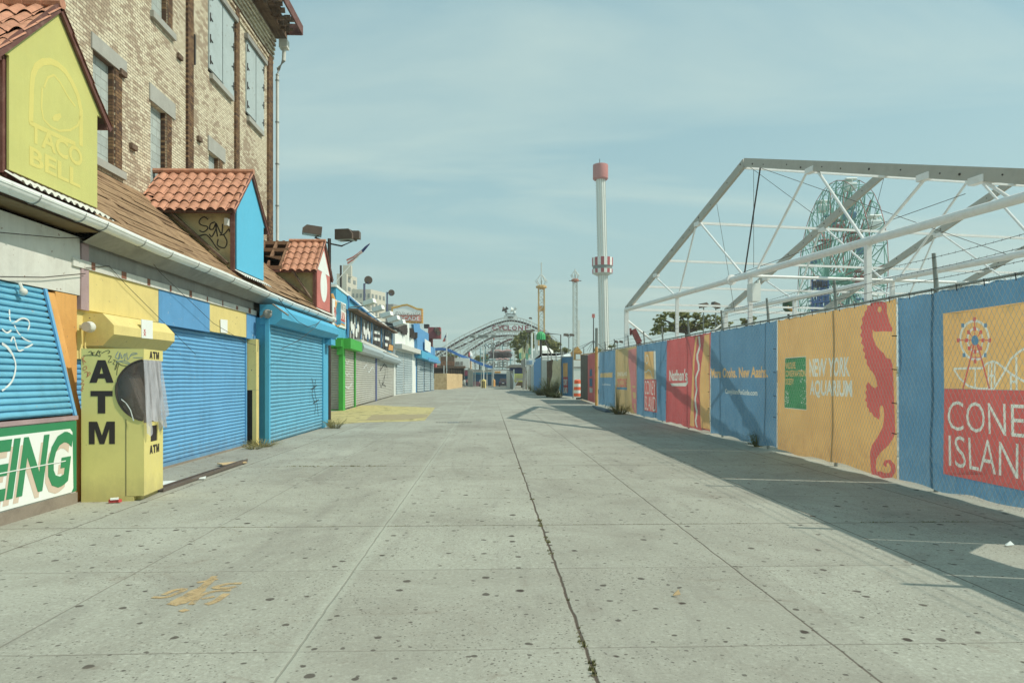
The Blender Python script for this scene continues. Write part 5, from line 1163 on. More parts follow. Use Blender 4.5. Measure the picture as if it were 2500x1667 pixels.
mb = MB(); light_head(mb, h1, R_(195), .76, .5, .34, -.1, gl); hd1 = mb.build('lamp_head', m_bron, SL); gl.build('lamp_lens', m_glas, hd1)
mb = MB(); gl = MB(); light_head(mb, h2_, R_(-12), .75, .55, .42, .0, gl); mb.box(h2_+Vector((.4, .0, .0)), (.36, .4, .3)); hd2 = mb.build('lamp_head', m_bron, SL); gl.build('lamp_lens', m_glas, hd2)
mb = MB(); t_ = Vector((P_.x, 28.5, 7.3)); mb.tube([t_, t_+Vector((.5, 0, -.1)), t_+Vector((.95, 0, .1)), h2_+Vector((-.25, 0, -.2))], .035, 6); mb.tube([t_, t_+Vector((-.6, 0, .25)), h1+Vector((.25, 0, -.2))], .035, 6); mb.build('lamp_arm', m_drk, SL, smooth=True)
# --- blue corner building with green trim
C0 = gnd((834, 1002)); C1_ = gnd((964, 965)); WG = Wall((C0.x, C0.y), (C1_.x, C1_.y))
GB = thing('corner_building', 'blue two storey snack building with bright green trim and grey shutters', 'building', (C0.x-2, C0.y+10, 0))
dW = (C1_-C0).normalized(); nW = WG.n; bk = -nW*7
mb = MB(); zT = onw((823, 692), (C0.x, C0.y), (C1_.x, C1_.y)).z; Lw = (C1_-C0).length
mb.prism([C0-nW*.3, C0-nW*.3+dW*Lw*.97, C0-nW*.3+dW*Lw*.97+bk, C0-nW*.3+bk], (0, 0, zT)); mb.build('wall', m_cya, GB)
MB().prism([C0-nW*.25-dW*.1+Vector((0, 0, zT)), C0-nW*.25+dW*Lw*.97+Vector((0, 0, zT)), C0-nW*.6+dW*Lw*.97+Vector((0, 0, zT)), C0-nW*.6-dW*.1+Vector((0, 0, zT))], (0, 0, .14)).prism([C0-nW*.3-dW*.12+Vector((0, 0, zT)), C0-nW*.3-dW*.0+Vector((0, 0, zT)), C0-nW*6-dW*.0+Vector((0, 0, zT)), C0-nW*6-dW*.12+Vector((0, 0, zT))], (0, 0, .14)).build('parapet_cap', m_wht2, GB)
MB().prism([C0+Vector((-1.2, -.32, 4.6)), C0+Vector((.02, -.32, 4.6)), C0+Vector((.02, -.32, 5.8)), C0+Vector((-1.2, -.32, 5.8))], (0, .03, 0)).build('ledge_panel', m_cya, GB)
def wq(k, *pts): return K(k, *pts)
def gpan(name, mat, pts, d0, d1, parent=GB, W=WG, **k): mb = MB(); W.slab(mb, pts, d0, d1); return mb.build(name, mat, parent, **k)
# side shutter facing the camera
sx = atY((787, 1000), C0.y-.0).x
shutter('roller_shutter', m_shg, (C0.x-2.4, C0.y-.06, .05), (C0.x-.12, C0.y-.06, .05), (C0.x-2.4, C0.y-.06, 3.35), (C0.x-.12, C0.y-.06, 3.35), GB, pitch=.13, depth=.03, label='side shutter in the shadow of the alley')
mb = MB(); mb.b2(C0.x-2.6, C0.x+.0, C0.y-.14, C0.y-.02, 3.35, 3.75).b2(C0.x-2.6, C0.x, C0.y-.12, C0.y-.02, 0, .05); mb.build('green_beam', m_grn, GB)
MB().b2(C0.x-.12, C0.x+.12, C0.y-.2, C0.y+.35, 0, 3.6).b2(C0.x-.2, C0.x+.14, C0.y-.28, C0.y-.2, 3.0, 3.9).build('green_post', m_grn, GB)
mb = MB(); mb.bar(C0+Vector((0, 0, 3.62))-dW*.15+nW*.25, C0+Vector((0, 0, 3.62))+dW*4.6+nW*.25, .5, .55); mb.build('green_hood', m_grn, GB)
MB().b2(C0.x-2.6, C0.x+.1, C0.y-.5, C0.y-.14, 3.42, 3.8).build('green_hood', m_grn, GB)
def wat(t, z, o=0): return C0+dW*t+nW*o+Vector((0, 0, z))
ts = []
for px in (836.5, 863, 915.5, 960):
    p = WG.p((px, 960)); ts.append((p-Vector((C0.x, C0.y, p.z))).dot(dW) if False else (Vector((p.x, p.y, 0))-C0).dot(dW))
for i in range(3): shutter('roller_shutter', m_shg, wat(ts[i]+.15, .05, .02), wat(ts[i+1]-.15, .05, .02), wat(ts[i]+.15, 3.45, .02), wat(ts[i+1]-.15, 3.45, .02), GB, pitch=.14, depth=.035, label=('near', 'middle', 'far')[i]+' grey street shutter of three')
MB().bar(wat(ts[1], 0, .03), wat(ts[1], 3.4, .03), .18, .2).build('green_post', m_grn, GB); MB().bar(wat(ts[2], 0, .03), wat(ts[2], 3.4, .03), .35, .2).build('blue_post', M('violet_blue_post', L3(92, 108, 158)), GB); MB().bar(wat(ts[3]+.1, 0, .0), wat(ts[3]+.1, 3.4, .0), .7, .3).build('white_post', m_wht2, GB)
def hood(a, b, z, r, mat, parent, o=.25, W=(C0, dW, nW)):
    P0, d_, n_2 = W; mb = MB(); A = P0+d_*a+n_2*o+Vector((0, 0, z)); B = P0+d_*b+n_2*o+Vector((0, 0, z)); mb.tube([A, B], r, 8); return mb.build('shutter_hood', mat, parent)
hood(4.7, ts[2]+1, 3.62, .36, m_shg2, GB); hood(ts[2]+1.1, ts[3]+3, 3.55, .36, m_shg2, GB)
MB().bar(wat(4.6, 4.02, .2), wat(ts[3]+.5, 3.95, .2), .5, .18).build('ledge', m_wht, GB)
for (k_, pts, mt, st) in (('spray', K('c1', (300, 880), (312, 850), (330, 900), (350, 860)), m_grafw, .07), ('spray', K('c1', (305, 960), (330, 1010), (350, 980), (375, 1040)), m_grafw, .06), ('s', K('c1', (490, 940), (520, 900), (540, 980), (580, 920), (600, 990)), m_grafw, .1), ('s', K('c1', (300, 1100), (340, 1130), (380, 1080)), m_grafw, .08),
                         ('s', K('c1', (655, 905), (650, 960), (690, 900), (700, 1000), (668, 1080), (705, 1110)), m_graf, .1), ('s', K('c1', (640, 1040), (660, 1120), (690, 1060), (712, 900)), m_graf, .08), ('s', K('c1', (690, 890), (720, 930), (720, 1040)), m_graf, .08)):
    mb = MB(); WG.stroke(mb, pts, st, .06, .004); mb.build('spray_tag', mt, GB)
# banners and torn upper windows
gpan('cloth_sign', m_wht2, K('c1', (248, 268), (372, 322), (372, 562), (250, 520)), -.28, -.24, label='white cloth sign with coloured ribbons')
for col_, pts in ((m_red, ((265, 470), (290, 500), (320, 470), (360, 490))), (m_blu, ((265, 492), (290, 520), (320, 492), (360, 510))), (m_ora, ((268, 510), (295, 535), (325, 510), (360, 528)))):
    mb = MB(); WG.stroke(mb, K('c1', *pts), .09, -.23, .004); mb.build('ribbon_print', col_, GB)
mb = MB(); a = WG.p(K('c1', (262, 440))); b = WG.p(K('c1', (362, 470))); text(mb, 'PIÑA COLADA', Vector((a.x, a.y, a.z))-nW*.24, WG.u, (0, 0, 1), (b-a).dot(WG.u), .62, .0, .01, bold=.02); mb.build('lettering', m_redw, GB)
mb = MB(); a = WG.p(K('c1', (285, 350))); text(mb, 'ALL WINTER', a-nW*.24, WG.u, (0, 0, 1), 3.2, .4, 0, .01); mb.build('lettering', m_grey, GB)
# sign board in the alley facing the street front
hs = MB(); a = atY(K('c1', (146, 258)), C0.y-.45); b = atY(K('c1', (222, 520)), C0.y-.45); hs.b2(a.x, b.x, C0.y-.48, C0.y-.43, b.z, a.z); hs = hs.build('board_sign', m_wht2, GB, label='narrow sign with a hot dog above a red notice')
mid = atY(K('c1', (222, 412)), C0.y-.45).z; MB().b2(a.x+.02, b.x-.02, C0.y-.495, C0.y-.482, b.z+.02, mid).build('red_notice', m_red, hs)
mb = MB()
for i, (s_, z) in enumerate((('NO', .80), ('FOOD', .62), ('SERVED', .44), ('TAKE OUT', .25), ('ONLY', .03))): text(mb, s_, (a.x+.15, C0.y-.496, b.z+.03+z*(mid-b.z)), (1, 0, 0), (0, 0, 1), (b.x-a.x)-.3, (mid-b.z)*.13, 0, .005, bold=.01)
mb.build('lettering', m_wht2, hs)
cx_, cz_ = (a.x+b.x)/2, (a.z+mid)/2; mb = MB(); mb.tube([(cx_-.22, C0.y-.5, cz_+.75), (cx_-.05, C0.y-.5, cz_+.3), (cx_, C0.y-.5, cz_-.2), (cx_-.1, C0.y-.5, cz_-.8)], [.12, .17, .17, .1], 8); mb.build('frankfurter_print', m_redw, hs, smooth=True); mb = MB(); mb.tube([(cx_+.05, C0.y-.5, cz_+.6), (cx_+.2, C0.y-.5, cz_+.1), (cx_+.1, C0.y-.5, cz_-.65)], [.1, .16, .09], 8); mb.build('bun_print', m_ora, hs, smooth=True)
# long window band behind torn drapes
band = K('c1', (378, 372), (792, 600), (790, 770), (560, 700), (400, 655)); gpan('window_band', M('dark_drape', L3(92, 90, 84)), band, -.28, -.22)
random.seed(14)
def wpt(x, y, o): return WG.p(K('c1', (x, y)), o)
def bandline(x, top): return (372+(x-378)*.551) if top else (650+(x-400)*.30)
x = 385; mbw = MB(); mbg = MB(); mbb = MB()
while x < 785:
    w = random.uniform(3, 8); tgt = random.choice((mbw, mbg, mbg, mbb)); y0, y1 = bandline(x, 1)+14, bandline(x, 0)-random.uniform(2, 60)
    WG.stroke(tgt, K('c1', (x, y0), (x+random.uniform(-4, 4), (y0+y1)/2), (x+random.uniform(-8, 8), y1)), random.uniform(.08, .3), -.215+random.uniform(0, .03), .01); x += w+3
mbw.build('torn_strips', m_wht2, GB); mbg.build('torn_strips', m_grey, GB); mbb.build('torn_strips', m_blu, GB)
mb = MB()
for cx, cy, ry in ((410, 520, 60), (425, 560, 50), (455, 600, 45), (470, 540, 55), (528, 560, 60), (545, 610, 50), (562, 560, 55), (440, 480, 40), (575, 620, 40)): WG.slab(mb, K('c1', *ell(cx, cy, 8, ry, 14)), -.16, -.15)
mb.build('pale_ovals', m_wht2, GB)
for x0_, x1_ in ((622, 672), (722, 758)):
    for i in range(5):
        y0 = bandline(x0_, 1)+36+i*32; mb = MB(); WG.slab(mb, K('c1', (x0_, y0), (x1_, y0+10), (x1_, y0+40), (x0_, y0+30)), -.15, -.14); mb.build('pane_block', (m_drk, m_wht2)[i % 2], GB)
mb = MB(); a = WG.p(K('c1', (376, 372))); b = WG.p(K('c1', (795, 598))); mb.bar(a+nW*.1, b+nW*.1, .5, .12); mb.build('band_canopy', m_rot, GB)
[MB().bar(WG.p(K('c1', (x, bandline(x, 1)+8)), -.18), WG.p(K('c1', (x, bandline(x, 0))), -.18), .16, .1).build('mullion', m_blu, GB) for x in (380, 500, 600, 690, 790)]
ysn = K('c1', (675, 695), (730, 715), (726, 780), (668, 768)); gpan('yellow_sign', m_drk, ysn, .5, .56, label='small yellow hanging sign'); gpan('sign_face', m_ora, K('c1', (681, 706), (724, 722), (720, 770), (674, 760)), .562, .57)
# roofline lattice and pale light boxes on arms
mb = MB(); mb.bar(WG.p(K('c1', (390, 250)), -.2), WG.p(K('c1', (700, 530)), -.2), .1, .1)
for x in (390, 490, 600, 690): mb.bar(WG.p(K('c1', (x, 250+(x-390)*.9)), -.2), WG.p(K('c1', (x, bandline(x, 1))), -.2), .08, .08)
mb.build('roof_lattice', m_blu, GB)
for i, (hx, hy_, ax, ay) in enumerate(((558, 305, 390, 355), (640, 368, 500, 410), (722, 425, 590, 462), (788, 466, 650, 500), (842, 505, 705, 540))):
    root_ = WG.p(K('c1', (ax, ay)), -.2); c = root_+nW*(1.9 if i < 2 else 2.1); c = atY(K('c1', (hx, hy_)), c.y-.3); t_ = thing('sign_floodlight', ('nearest', 'second', 'middle', 'fourth', 'farthest')[i]+' of five pale box floodlights on arms along the blue building', 'floodlight', tuple(root_), 'box floodlights along the roofline of the blue building')
    k_ = (c.y/40.0); mb = MB(); M3 = Matrix.Rotation(R_(-12), 3, 'Z') @ Matrix.Rotation(R_(-16), 3, 'Y'); mb.box(c, (.62*k_, .5*k_, .25*k_), M3=M3); mb.build('housing', m_wht2, t_); mb = MB(); mb.box(c+M3 @ Vector((0, 0, -.14*k_)), (.5*k_, .4*k_, .03*k_), M3=M3); mb.build('lens', m_glas, t_)
    MB().tube([root_, root_.lerp(c, .6)+Vector((0, 0, -.1)), c+Vector((-.1, 0, -.18))], .035, 5).build('arm', m_mtl, t_)
for i, (k_, cc, rr, pb, Y) in enumerate((('z6', (1380, 755), 46, (1335, 1000), 44), ('z6', (1640, 898), 36, (1592, 1100), 56))):
    c = atY(K(k_, cc), Y); base = atY(K(k_, pb), Y); base.z = zT; t_ = thing('round_floodlight', ('larger round dark floodlight on a pole over the blue roof', 'smaller round dark floodlight on a pole nearer the arcade sign')[i], 'floodlight', tuple(base), 'round floodlights')
    r = rr/4.612/FPX*Y; mb = MB(); ax = Vector((.25, -1, -.1)).normalized(); mb.tube([c-ax*r*.55, c-ax*r*.3, c, c+ax*.02], [r*.35, r*.8, r, r*.98], 18); mb.build('reflector', m_bron, t_, smooth=True); tp = Vector((base.x, Y, c.z-r*(.9 if i == 0 else -.2))); MB().tube([base, tp, c-Vector((0, 0, r*.6))], .07, 6).build('pole', M('blue_grey_pole', L3(92, 100, 128)), t_)
# flag on a slanted pole
FLG = thing('flag', 'stars and stripes flag furled along a slanted white pole', 'flag', tuple(atY((817, 690), 37)))
a = atY(K('z6', (1010, 780)), 37); b = atY(K('z6', (1395, 338)), 37.4); MB().tube([a, b], .025, 6).build('flagpole', m_wht2, FLG)
strp = [((1390, 345), (1350, 385)), ((1350, 385), (1290, 430)), ((1290, 430), (1240, 470)), ((1240, 470), (1135, 525))]
up_ = K('z6', (1392, 342), (1340, 378), (1300, 420), (1255, 455), (1205, 490), (1132, 523)); lo_ = K('z6', (1396, 352), (1358, 400), (1318, 448), (1272, 480), (1215, 545), (1150, 595))
for k in range(5):
    for j in range(4):
        if k < 2: mt = m_navy = M('navy_cloth', L3(74, 84, 134))
        else: mt = (m_redw, m_wht2)[j % 2]
        if k < 2 and j: continue
        f0, f1 = (0, 1) if k < 2 else (j/4, (j+1)/4)
        q4 = [tuple(up_[k][c]+(lo_[k][c]-up_[k][c])*f for c in (0, 1)) for f in (f0, f1)]+[tuple(up_[k+1][c]+(lo_[k+1][c]-up_[k+1][c])*f for c in (0, 1)) for f in (f1, f0)]
        MB().prism([atY(p, 37.2+.05*math.sin(k*2+j)) for p in q4], (0, .012, 0)).build('flag_cloth', mt, FLG, recalc=True)
P_ = atY(K('z6', (1070, 590)), 39); MB().tube([(P_.x, 39, 6.5), P_], .06, 6).build('roof_pole', m_drk, label='thin dark pole beside the slanted flag', cat='pole')
# --- white arcade building
D0 = C1_; D1_ = gnd((1015, 958.5)); WW = Wall((D0.x, D0.y), (D1_.x, D1_.y)); dw2 = (D1_-D0).normalized(); n2 = WW.n; L2 = (D1_-D0).length
WB = thing('arcade_building', 'plain white arcade building with two wide grey shutters', 'building', (D0.x-3, D0.y+8, 0))
zt = WW.p(K('c1', (800, 560)))
def prismwall(name, P0, P1, n_, z0, z1, dep, mat, parent): return MB().prism([P0, P1, P1-n_*dep, P0-n_*dep], (0, 0, 1)) and None
def wblock(P0, P1, n_, za, zb__, dep, mat, parent, name='wall', o=0):
    mb = MB(); a_ = P0+n_*o; b_ = P1+n_*o; mb.add([Vector((q_.x, q_.y, z)) for q_, z in ((a_, 0), (b_, 0), (b_, zb__), (a_, za), (a_-n_*dep, 0), (b_-n_*dep, 0), (b_-n_*dep, zb__), (a_-n_*dep, za))], [(0, 1, 2, 3), (4, 5, 6, 7), (0, 1, 5, 4), (1, 2, 6, 5), (2, 3, 7, 6), (3, 0, 4, 7)]); return mb.build(name, mat, parent)
wblock(D0, D1_, n2, WW.p(K('c1', (790, 560))).z, WW.p(K('c1', (985, 665))).z, 8, m_wht2, WB)
pz = [WW.p((x, 958)) for x in (965, 984.5, 1006)]
for i in range(2):
    a = Vector((pz[i].x, pz[i].y, .05)); b = Vector((pz[i+1].x, pz[i+1].y, .05)); zt_ = 4.6
    shutter('roller_shutter', m_shg2, a+n2*.02+dw2*.2, b+n2*.02-dw2*.2, a+n2*.02+dw2*.2+Vector((0, 0, zt_)), b+n2*.02-dw2*.2+Vector((0, 0, zt_)), WB, pitch=.25, depth=.05, label=('near', 'far')[i]+' pale grey shutter of two')
MB().bar(Vector((D0.x, D0.y, 5.1))+n2*.3, Vector((D1_.x, D1_.y, 5.0))+n2*.3, .9, .5).build('canopy_ledge', m_wht, WB)
mb = MB(); random.seed(6)
for k in range(22):
    p = WW.p(K('c1', (800+k*9, 545+k*4.6+random.uniform(-6, 6))), -.4); mb.box(p+Vector((0, 0, .2)), (random.uniform(.8, 1.6), random.uniform(.6, 1.4), random.uniform(.4, 1.1)), rz=random.uniform(-.5, .5))
mb.build('roof_debris', m_drk, WB)
c = atY(K('c1', (902, 620)), 78); MB().tube([Vector((c.x, 78, 5)), Vector((c.x, 78, atY(K('c1', (902, 505)), 78).z))], .42, 12).build('white_column', m_wht2, WB, smooth=True)
# arcade sign
SG = thing('arcade_sign', 'scalloped marquee sign with white script lettering and yellow bulb border', 'sign', tuple(atY(K('c1', (905, 505)), 80)))
def sgn(pts, Y, dpt, name, mat, parent, **k): return MB().prism([atY(p, Y) for p in pts], (0, dpt, 0)).build(name, mat, parent, **k)
ol = K('z6', (1640, 1060), (1700, 1050), (1760, 1032), (1815, 1025), (1870, 1045), (1930, 1072), (1990, 1078), (1990, 1238), (1640, 1230)); sgn(ol, 80, .9, 'sign_box', m_ora, SG)
il = K('z6', (1656, 1078), (1710, 1068), (1762, 1050), (1815, 1044), (1868, 1064), (1925, 1090), (1974, 1096), (1974, 1220), (1656, 1213)); sf = sgn(il, 79.93, .06, 'sign_face', M('sign_face_white', (.86, .87, .84), var=.03, dirt=.05), SG)
mb = MB()
for p in [tuple(ol[i][c]*(1-t)+ol[(i+1) % 9][c]*t for c in (0, 1)) for i in range(9) for t in (0, .2, .4, .6, .8)]:
    q_ = atY(p, 79.9); cc_ = atY(K('z6', (1815, 1150)), 79.9); q_ = q_.lerp(cc_, .035); mb.box(q_, (.13, .1, .13))
mb.build('bulb_row', M('bulb_yellow', L3(232, 190, 84)), SG)
a = atY(K('z6', (1672, 1152)), 79.88); b = atY(K('z6', (1958, 1085)), 79.88); mb = MB(); text(mb, 'Eldorado', a, (1, 0, 0), (0, 0, 1), b.x-a.x, b.z-a.z-.3, 0, .08, bold=.0, shear=.25); mb.build('letter_shadow', m_grey, SG)
mb = MB(); text(mb, 'Eldorado', a+Vector((-.06, -.1, .06)), (1, 0, 0), (0, 0, 1), b.x-a.x, b.z-a.z-.3, 0, .05, bold=.02, shear=.25); mb.build('lettering', MC['sign_face_white'], SG)
a = atY(K('z6', (1712, 1208)), 79.88); b = atY(K('z6', (1956, 1165)), 79.88); MB().prism([atY(p, 79.91) for p in K('z6', (1660, 1150), (1970, 1150), (1970, 1216), (1660, 1210))], (0, .02, 0)).build('sign_field', M('sign_pink', L3(246, 150, 134)), SG)
mb = MB(); text(mb, 'ARCADE', a+Vector((-.3, 0, 0)), (1, 0, 0), (0, 0, 1), b.x-a.x+.3, b.z-a.z, 0, .05, bold=.015); mb.build('lettering', MC['sign_face_white'], SG)
# --- blue shop with awning
E0 = D1_; E1_ = gnd((1058.5, 953)); WE = Wall((E0.x, E0.y), (E1_.x, E1_.y)); d3 = (E1_-E0).normalized(); n3 = WE.n
BS = thing('blue_shop', 'light blue shop with sawtooth parapet, scalloped awning and pale shutters', 'building', (E0.x-3, E0.y+8, 0))
wblock(E0, E1_, n3, WE.p(K('c1', (990, 640))).z, WE.p(K('c1', (1165, 740))).z, 8, m_blu, BS)
mb = MB(); mb.prism([WE.p(p, .05) for p in K('c1', (975, 515), (1120, 605), (1120, 735), (985, 650))], -n3*.3); mb.build('sawtooth_board', m_blu, BS)
mb = MB(); mb.prism([WE.p(p, -.5) for p in K('c1', (1040, 505), (1072, 508), (1085, 600), (1030, 580))], -n3*.3); mb.build('sawtooth_board', m_blu, BS)
mb = MB(); mb.prism([WE.p(p, .36) for p in K('c1', (1058, 655), (1115, 690), (1115, 790), (1058, 762))], n3*.05); mb.build('sign_face', m_wht2, BS); mb = MB(); mb.prism([WE.p(p, .37) for p in K('c1', (985, 660), (1040, 665), (1040, 830), (985, 825))], -n3*.8); mb.build('blue_pier', m_blu, BS)
mb = MB(); mb.bar(WE.p(K('c1', (990, 800)), .4), WE.p(K('c1', (1160, 862)), .4), 1.0, .9); mb.build('awning', m_cya, BS)
mb = MB(); mb.prism([WE.p(p, 1.2) for p in K('c1', (1030, 835), (1155, 868), (1155, 892), (1030, 865))], n3*.05); mb.build('awning_valance', m_blu, BS)
px_ = [WE.p((x, 955)) for x in (1016, 1034, 1049.5, 1058)]
for i in range(3):
    a = Vector((px_[i].x, px_[i].y, .05))+n3*.05+d3*.3; b = Vector((px_[i+1].x, px_[i+1].y, .05))+n3*.05-d3*.3; U = Vector((0, 0, 4.4))
    shutter('roller_shutter', m_shg2, a, b, a+U, b+U, BS, pitch=.3, depth=.06, label=('nearest', 'middle', 'farthest')[i]+' pale shutter of three under the awning')
RB = thing('red_box_sign', 'maroon box sign with spot lamps on striped posts', 'sign', tuple(atY(K('c1', (1155, 740)), 104)))
a = atY(K('c1', (1120, 545)), 104); b = atY(K('c1', (1172, 650)), 104); MB().b2(a.x, b.x+1, 103.5, 106, b.z, a.z).build('box', M('maroon_box', L3(158, 78, 78), dirt=.2), RB); a = atY(K('c1', (1080, 552)), 105); MB().b2(a.x, b.x-.8, 104.6, 106, b.z+2.2, a.z).build('dark_box', m_drk, RB)
mb = MB()
for x in (1126, 1136, 1146, 1156): p = atY(K('c1', (x, 640)), 105); mb.bar((p.x, 105, 4), (p.x, 105, p.z), .25, .25)
mb.build('post', m_redw, RB)
for x, y in ((1182, 560), (1200, 588)): c = atY(K('c1', (x, y)), 103.5); MB().tube([c, c+Vector((.35, -.5, -.25))], [.22, .4], 8).build('spot_lamp', m_bron, RB)
c = atY(K('c1', (1150, 740)), 103); a = atY(K('c1', (1120, 735)), 103.4); b = atY(K('c1', (1173, 820)), 103.4); MB().b2(a.x, b.x, 103.2, 106, b.z, a.z).build('blue_tank', m_blu, BS); a = atY(K('c1', (1160, 820)), 103); b = atY(K('c1', (1192, 925)), 103); MB().b2(a.x, b.x, 103, 105, b.z, a.z).build('red_panel', M('red_panel', L3(196, 74, 78)), BS)
# plywood hoarding
HW = thing('plywood_hoarding', 'weathered plywood hoarding stepping out onto the pavement', 'hoarding', (-7, 115, 0))
F0 = gnd((1060, 951)); F1 = gnd((1091, 951)); F2 = gnd((1129, 945)); H_ = 2.6
MB().prism([Vector((F0.x, F1.y, 0)), F1, F1+Vector((0, .15, 0)), Vector((F0.x, F1.y+.15, 0))], (0, 0, H_)).build('front_panel', m_ply, HW)
for i in range(3):
    a = F1.lerp(F2, i/3); b = F1.lerp(F2, (i+1)/3-.004); n4 = Vector((b.y-a.y, a.x-b.x, 0)).normalized(); MB().prism([a, b, b-n4*.15, a-n4*.15], (0, 0, H_+.05*i)).build('side_panel', m_ply, HW)
mb = MB(); [mb.bar(F1.lerp(F2, t)+Vector((-.3, 0, H_)), F1.lerp(F2, t)+Vector((-.3, 0, H_+.9)), .12, .12) for t in (.05, .2, .35, .5, .65, .8, .95)]; mb.build('post', m_rot, HW)
# ============================================================ the far end: rides, towers, trees, sheds
def P2(x, y, Y): return atY(K('c2', (x, y)), Y)
def apt(name_lbl, px0, px1, pxm, ptop, Y, m1, m2, rows, cols, label):
    a = atY((px0, ptop), Y); b = atY((px1, ptop), Y); mB = atY((pxm, ptop), Y); t_ = thing('apartment_tower', label, 'building', (mB.x, Y, 0), 'distant apartment towers')
    D = (mB.x-a.x)*1.0
    MB().prism([(a.x, Y, 0), (mB.x, Y-0, 0), (b.x, Y+16, 0), (b.x-abs(b.x-a.x)*.9, Y+18, 0)], (0, 0, a.z)).build('wall', m1, t_)
    for f_, (P0, P1, nc) in enumerate((((a.x, Y), (mB.x, Y), cols[0]), ((mB.x, Y), (b.x, Y+16), cols[1]))):
        W_ = Wall(P0, P1)
        if nc:
            for i in range(nc):
                for j in range(rows):
                    u0 = (i+.25)/nc; u1 = (i+.72)/nc; z1 = a.z-2.5-j*5.2; mb = MB()
                    A = [Vector((P0[0]+(P1[0]-P0[0])*u, P0[1]+(P1[1]-P0[1])*u, z))+W_.n*.15 for u, z in ((u0, z1-2.4), (u1, z1-2.4), (u1, z1), (u0, z1))]; mb.prism(A, -W_.n*.1); mb.build('window', m_dwin, t_)
    return t_
m_dwin = M('distant_window', L3(122, 132, 128), dirt=0); m_dcr = M('distant_cream_wall', L3(206, 200, 178), dirt=.1); m_dgr = M('distant_grey_wall', L3(150, 148, 140), dirt=.2)
t1 = apt('', 822, 859, 846, 668, 420, m_dcr, m_dcr, 5, (0, 2), 'slim cream apartment tower behind the furled flag')
c = atY((842, 662), 421); MB().box((c.x+1, 424, atY((842, 668), 420).z+2), (5, 4, 7)).build('stair_bulkhead', m_dcr, t1)
t2 = apt('', 858, 931, 905, 706, 400, m_dcr, m_dcr, 6, (5, 4), 'long grey and cream apartment block behind the round floodlight')
t3 = apt('', 932, 985, 960, 742, 420, m_dgr, m_dgr, 3, (4, 2), 'low grey apartment block behind the arcade sign')
# --- roller coaster
m_trk = M('coaster_track', L3(104, 84, 82), dirt=.1); m_cst = M('coaster_white_steel', L3(206, 212, 204), dirt=.15)
RC = thing('roller_coaster', 'big white lattice roller coaster with a dark arched track', 'roller coaster', tuple(P2(1200, 1320, 235)[:2])+(0,))
def track(pts, Y, wd=.9):
    """smoothed rail line"""
    out_ = []
    for i in range(len(pts)-1):
        p0 = pts[max(i-1, 0)]; p1 = pts[i]; p2 = pts[i+1]; p3 = pts[min(i+2, len(pts)-1)]
        for k in range(6):
            t = k/6; out_.append(tuple(.5*((2*p1[c])+(-p0[c]+p2[c])*t+(2*p0[c]-5*p1[c]+4*p2[c]-p3[c])*t*t+(-p0[c]+3*p1[c]-3*p2[c]+p3[c])*t**3) for c in (0, 1)))
    out_.append(pts[-1]); return [P2(x, y, Y) for x, y in out_]
T1 = [(60, 925), (200, 830), (300, 768), (480, 662), (710, 545), (940, 440), (1040, 405), (1160, 374), (1270, 374), (1400, 402), (1520, 450), (1630, 505), (1760, 600), (1900, 720)]
T2 = [(200, 880), (400, 782), (600, 690), (830, 575), (980, 515), (1120, 440)]; T3 = [(540, 880), (620, 810), (700, 755), (830, 672), (920, 625), (1000, 600), (1100, 588), (1200, 585), (1330, 592)]; T4 = [(690, 980), (800, 910), (900, 840), (1010, 740), (1150, 660), (1240, 635)]
for pts, Y, m_ in ((T1, 235, m_trk), (T2, 242, m_trk), (T3, 226, m_trk), (T4, 222, M('coaster_red_rail', L3(150, 92, 88)))):
    tr = track(pts, Y); mb = MB()
    for a, b in zip(tr, tr[1:]): mb.bar(a, b, 2.2, .55)
    mb.build('track', m_, RC); mb = MB()
    for o in (-1.3, 1.3):
        for a, b in zip(tr, tr[1:]): mb.bar(a+Vector((0, o, 1.3)), b+Vector((0, o, 1.3)), .12, .14); 
    for a in tr[::2]: mb.bar(a+Vector((0, -1.3, -1.0)), a+Vector((0, -1.3, 1.3)), .12); mb.bar(a+Vector((0, 1.3, 0)), a+Vector((0, 1.3, 1.3)), .12)
    for a, b in zip(tr, tr[1:]): mb.bar(a+Vector((0, -.9, -1.0)), b+Vector((0, -.9, -1.0)), .25, .25)
    mb.build('handrail', m_cst, RC)
def trk_y(x):
    for (a, b), (c, d) in zip(T1, T1[1:]):
        if a <= x <= c: return b+(d-b)*(x-a)/(c-a)
    return 1100
mb = MB(); xs_ = [130, 250, 370, 490, 605, 715, 828, 940, 1050, 1165, 1275, 1390, 1510, 1620, 1740, 1850]
rowsy = [430, 515, 600, 690, 775, 860, 945, 1030, 1120]
for Y in (233, 237, 245):
    for x in xs_:
        p = P2(x, trk_y(x), Y); mb.bar((p.x, Y, 0), (p.x, Y, p.z-.5), .30, .30)
    for ry in rowsy:
        seg = [x for x in xs_ if trk_y(x) < ry]
        if len(seg) > 1: mb.bar(P2(seg[0], ry, Y), P2(seg[-1], ry, Y), .2, .2)
mb.build('trestle', m_cst, RC); mb = MB()
for Y in (233, 245):
    for i in range(len(xs_)-1):
        for j in range(len(rowsy)-1):
            if trk_y(xs_[i]) < rowsy[j] and trk_y(xs_[i+1]) < rowsy[j]:
                mb.bar(P2(xs_[i], rowsy[j], Y), P2(xs_[i+1], rowsy[j+1], Y), .11); mb.bar(P2(xs_[i+1], rowsy[j], Y), P2(xs_[i], rowsy[j+1], Y), .11)
mb.build('cross_brace', m_cst, RC)
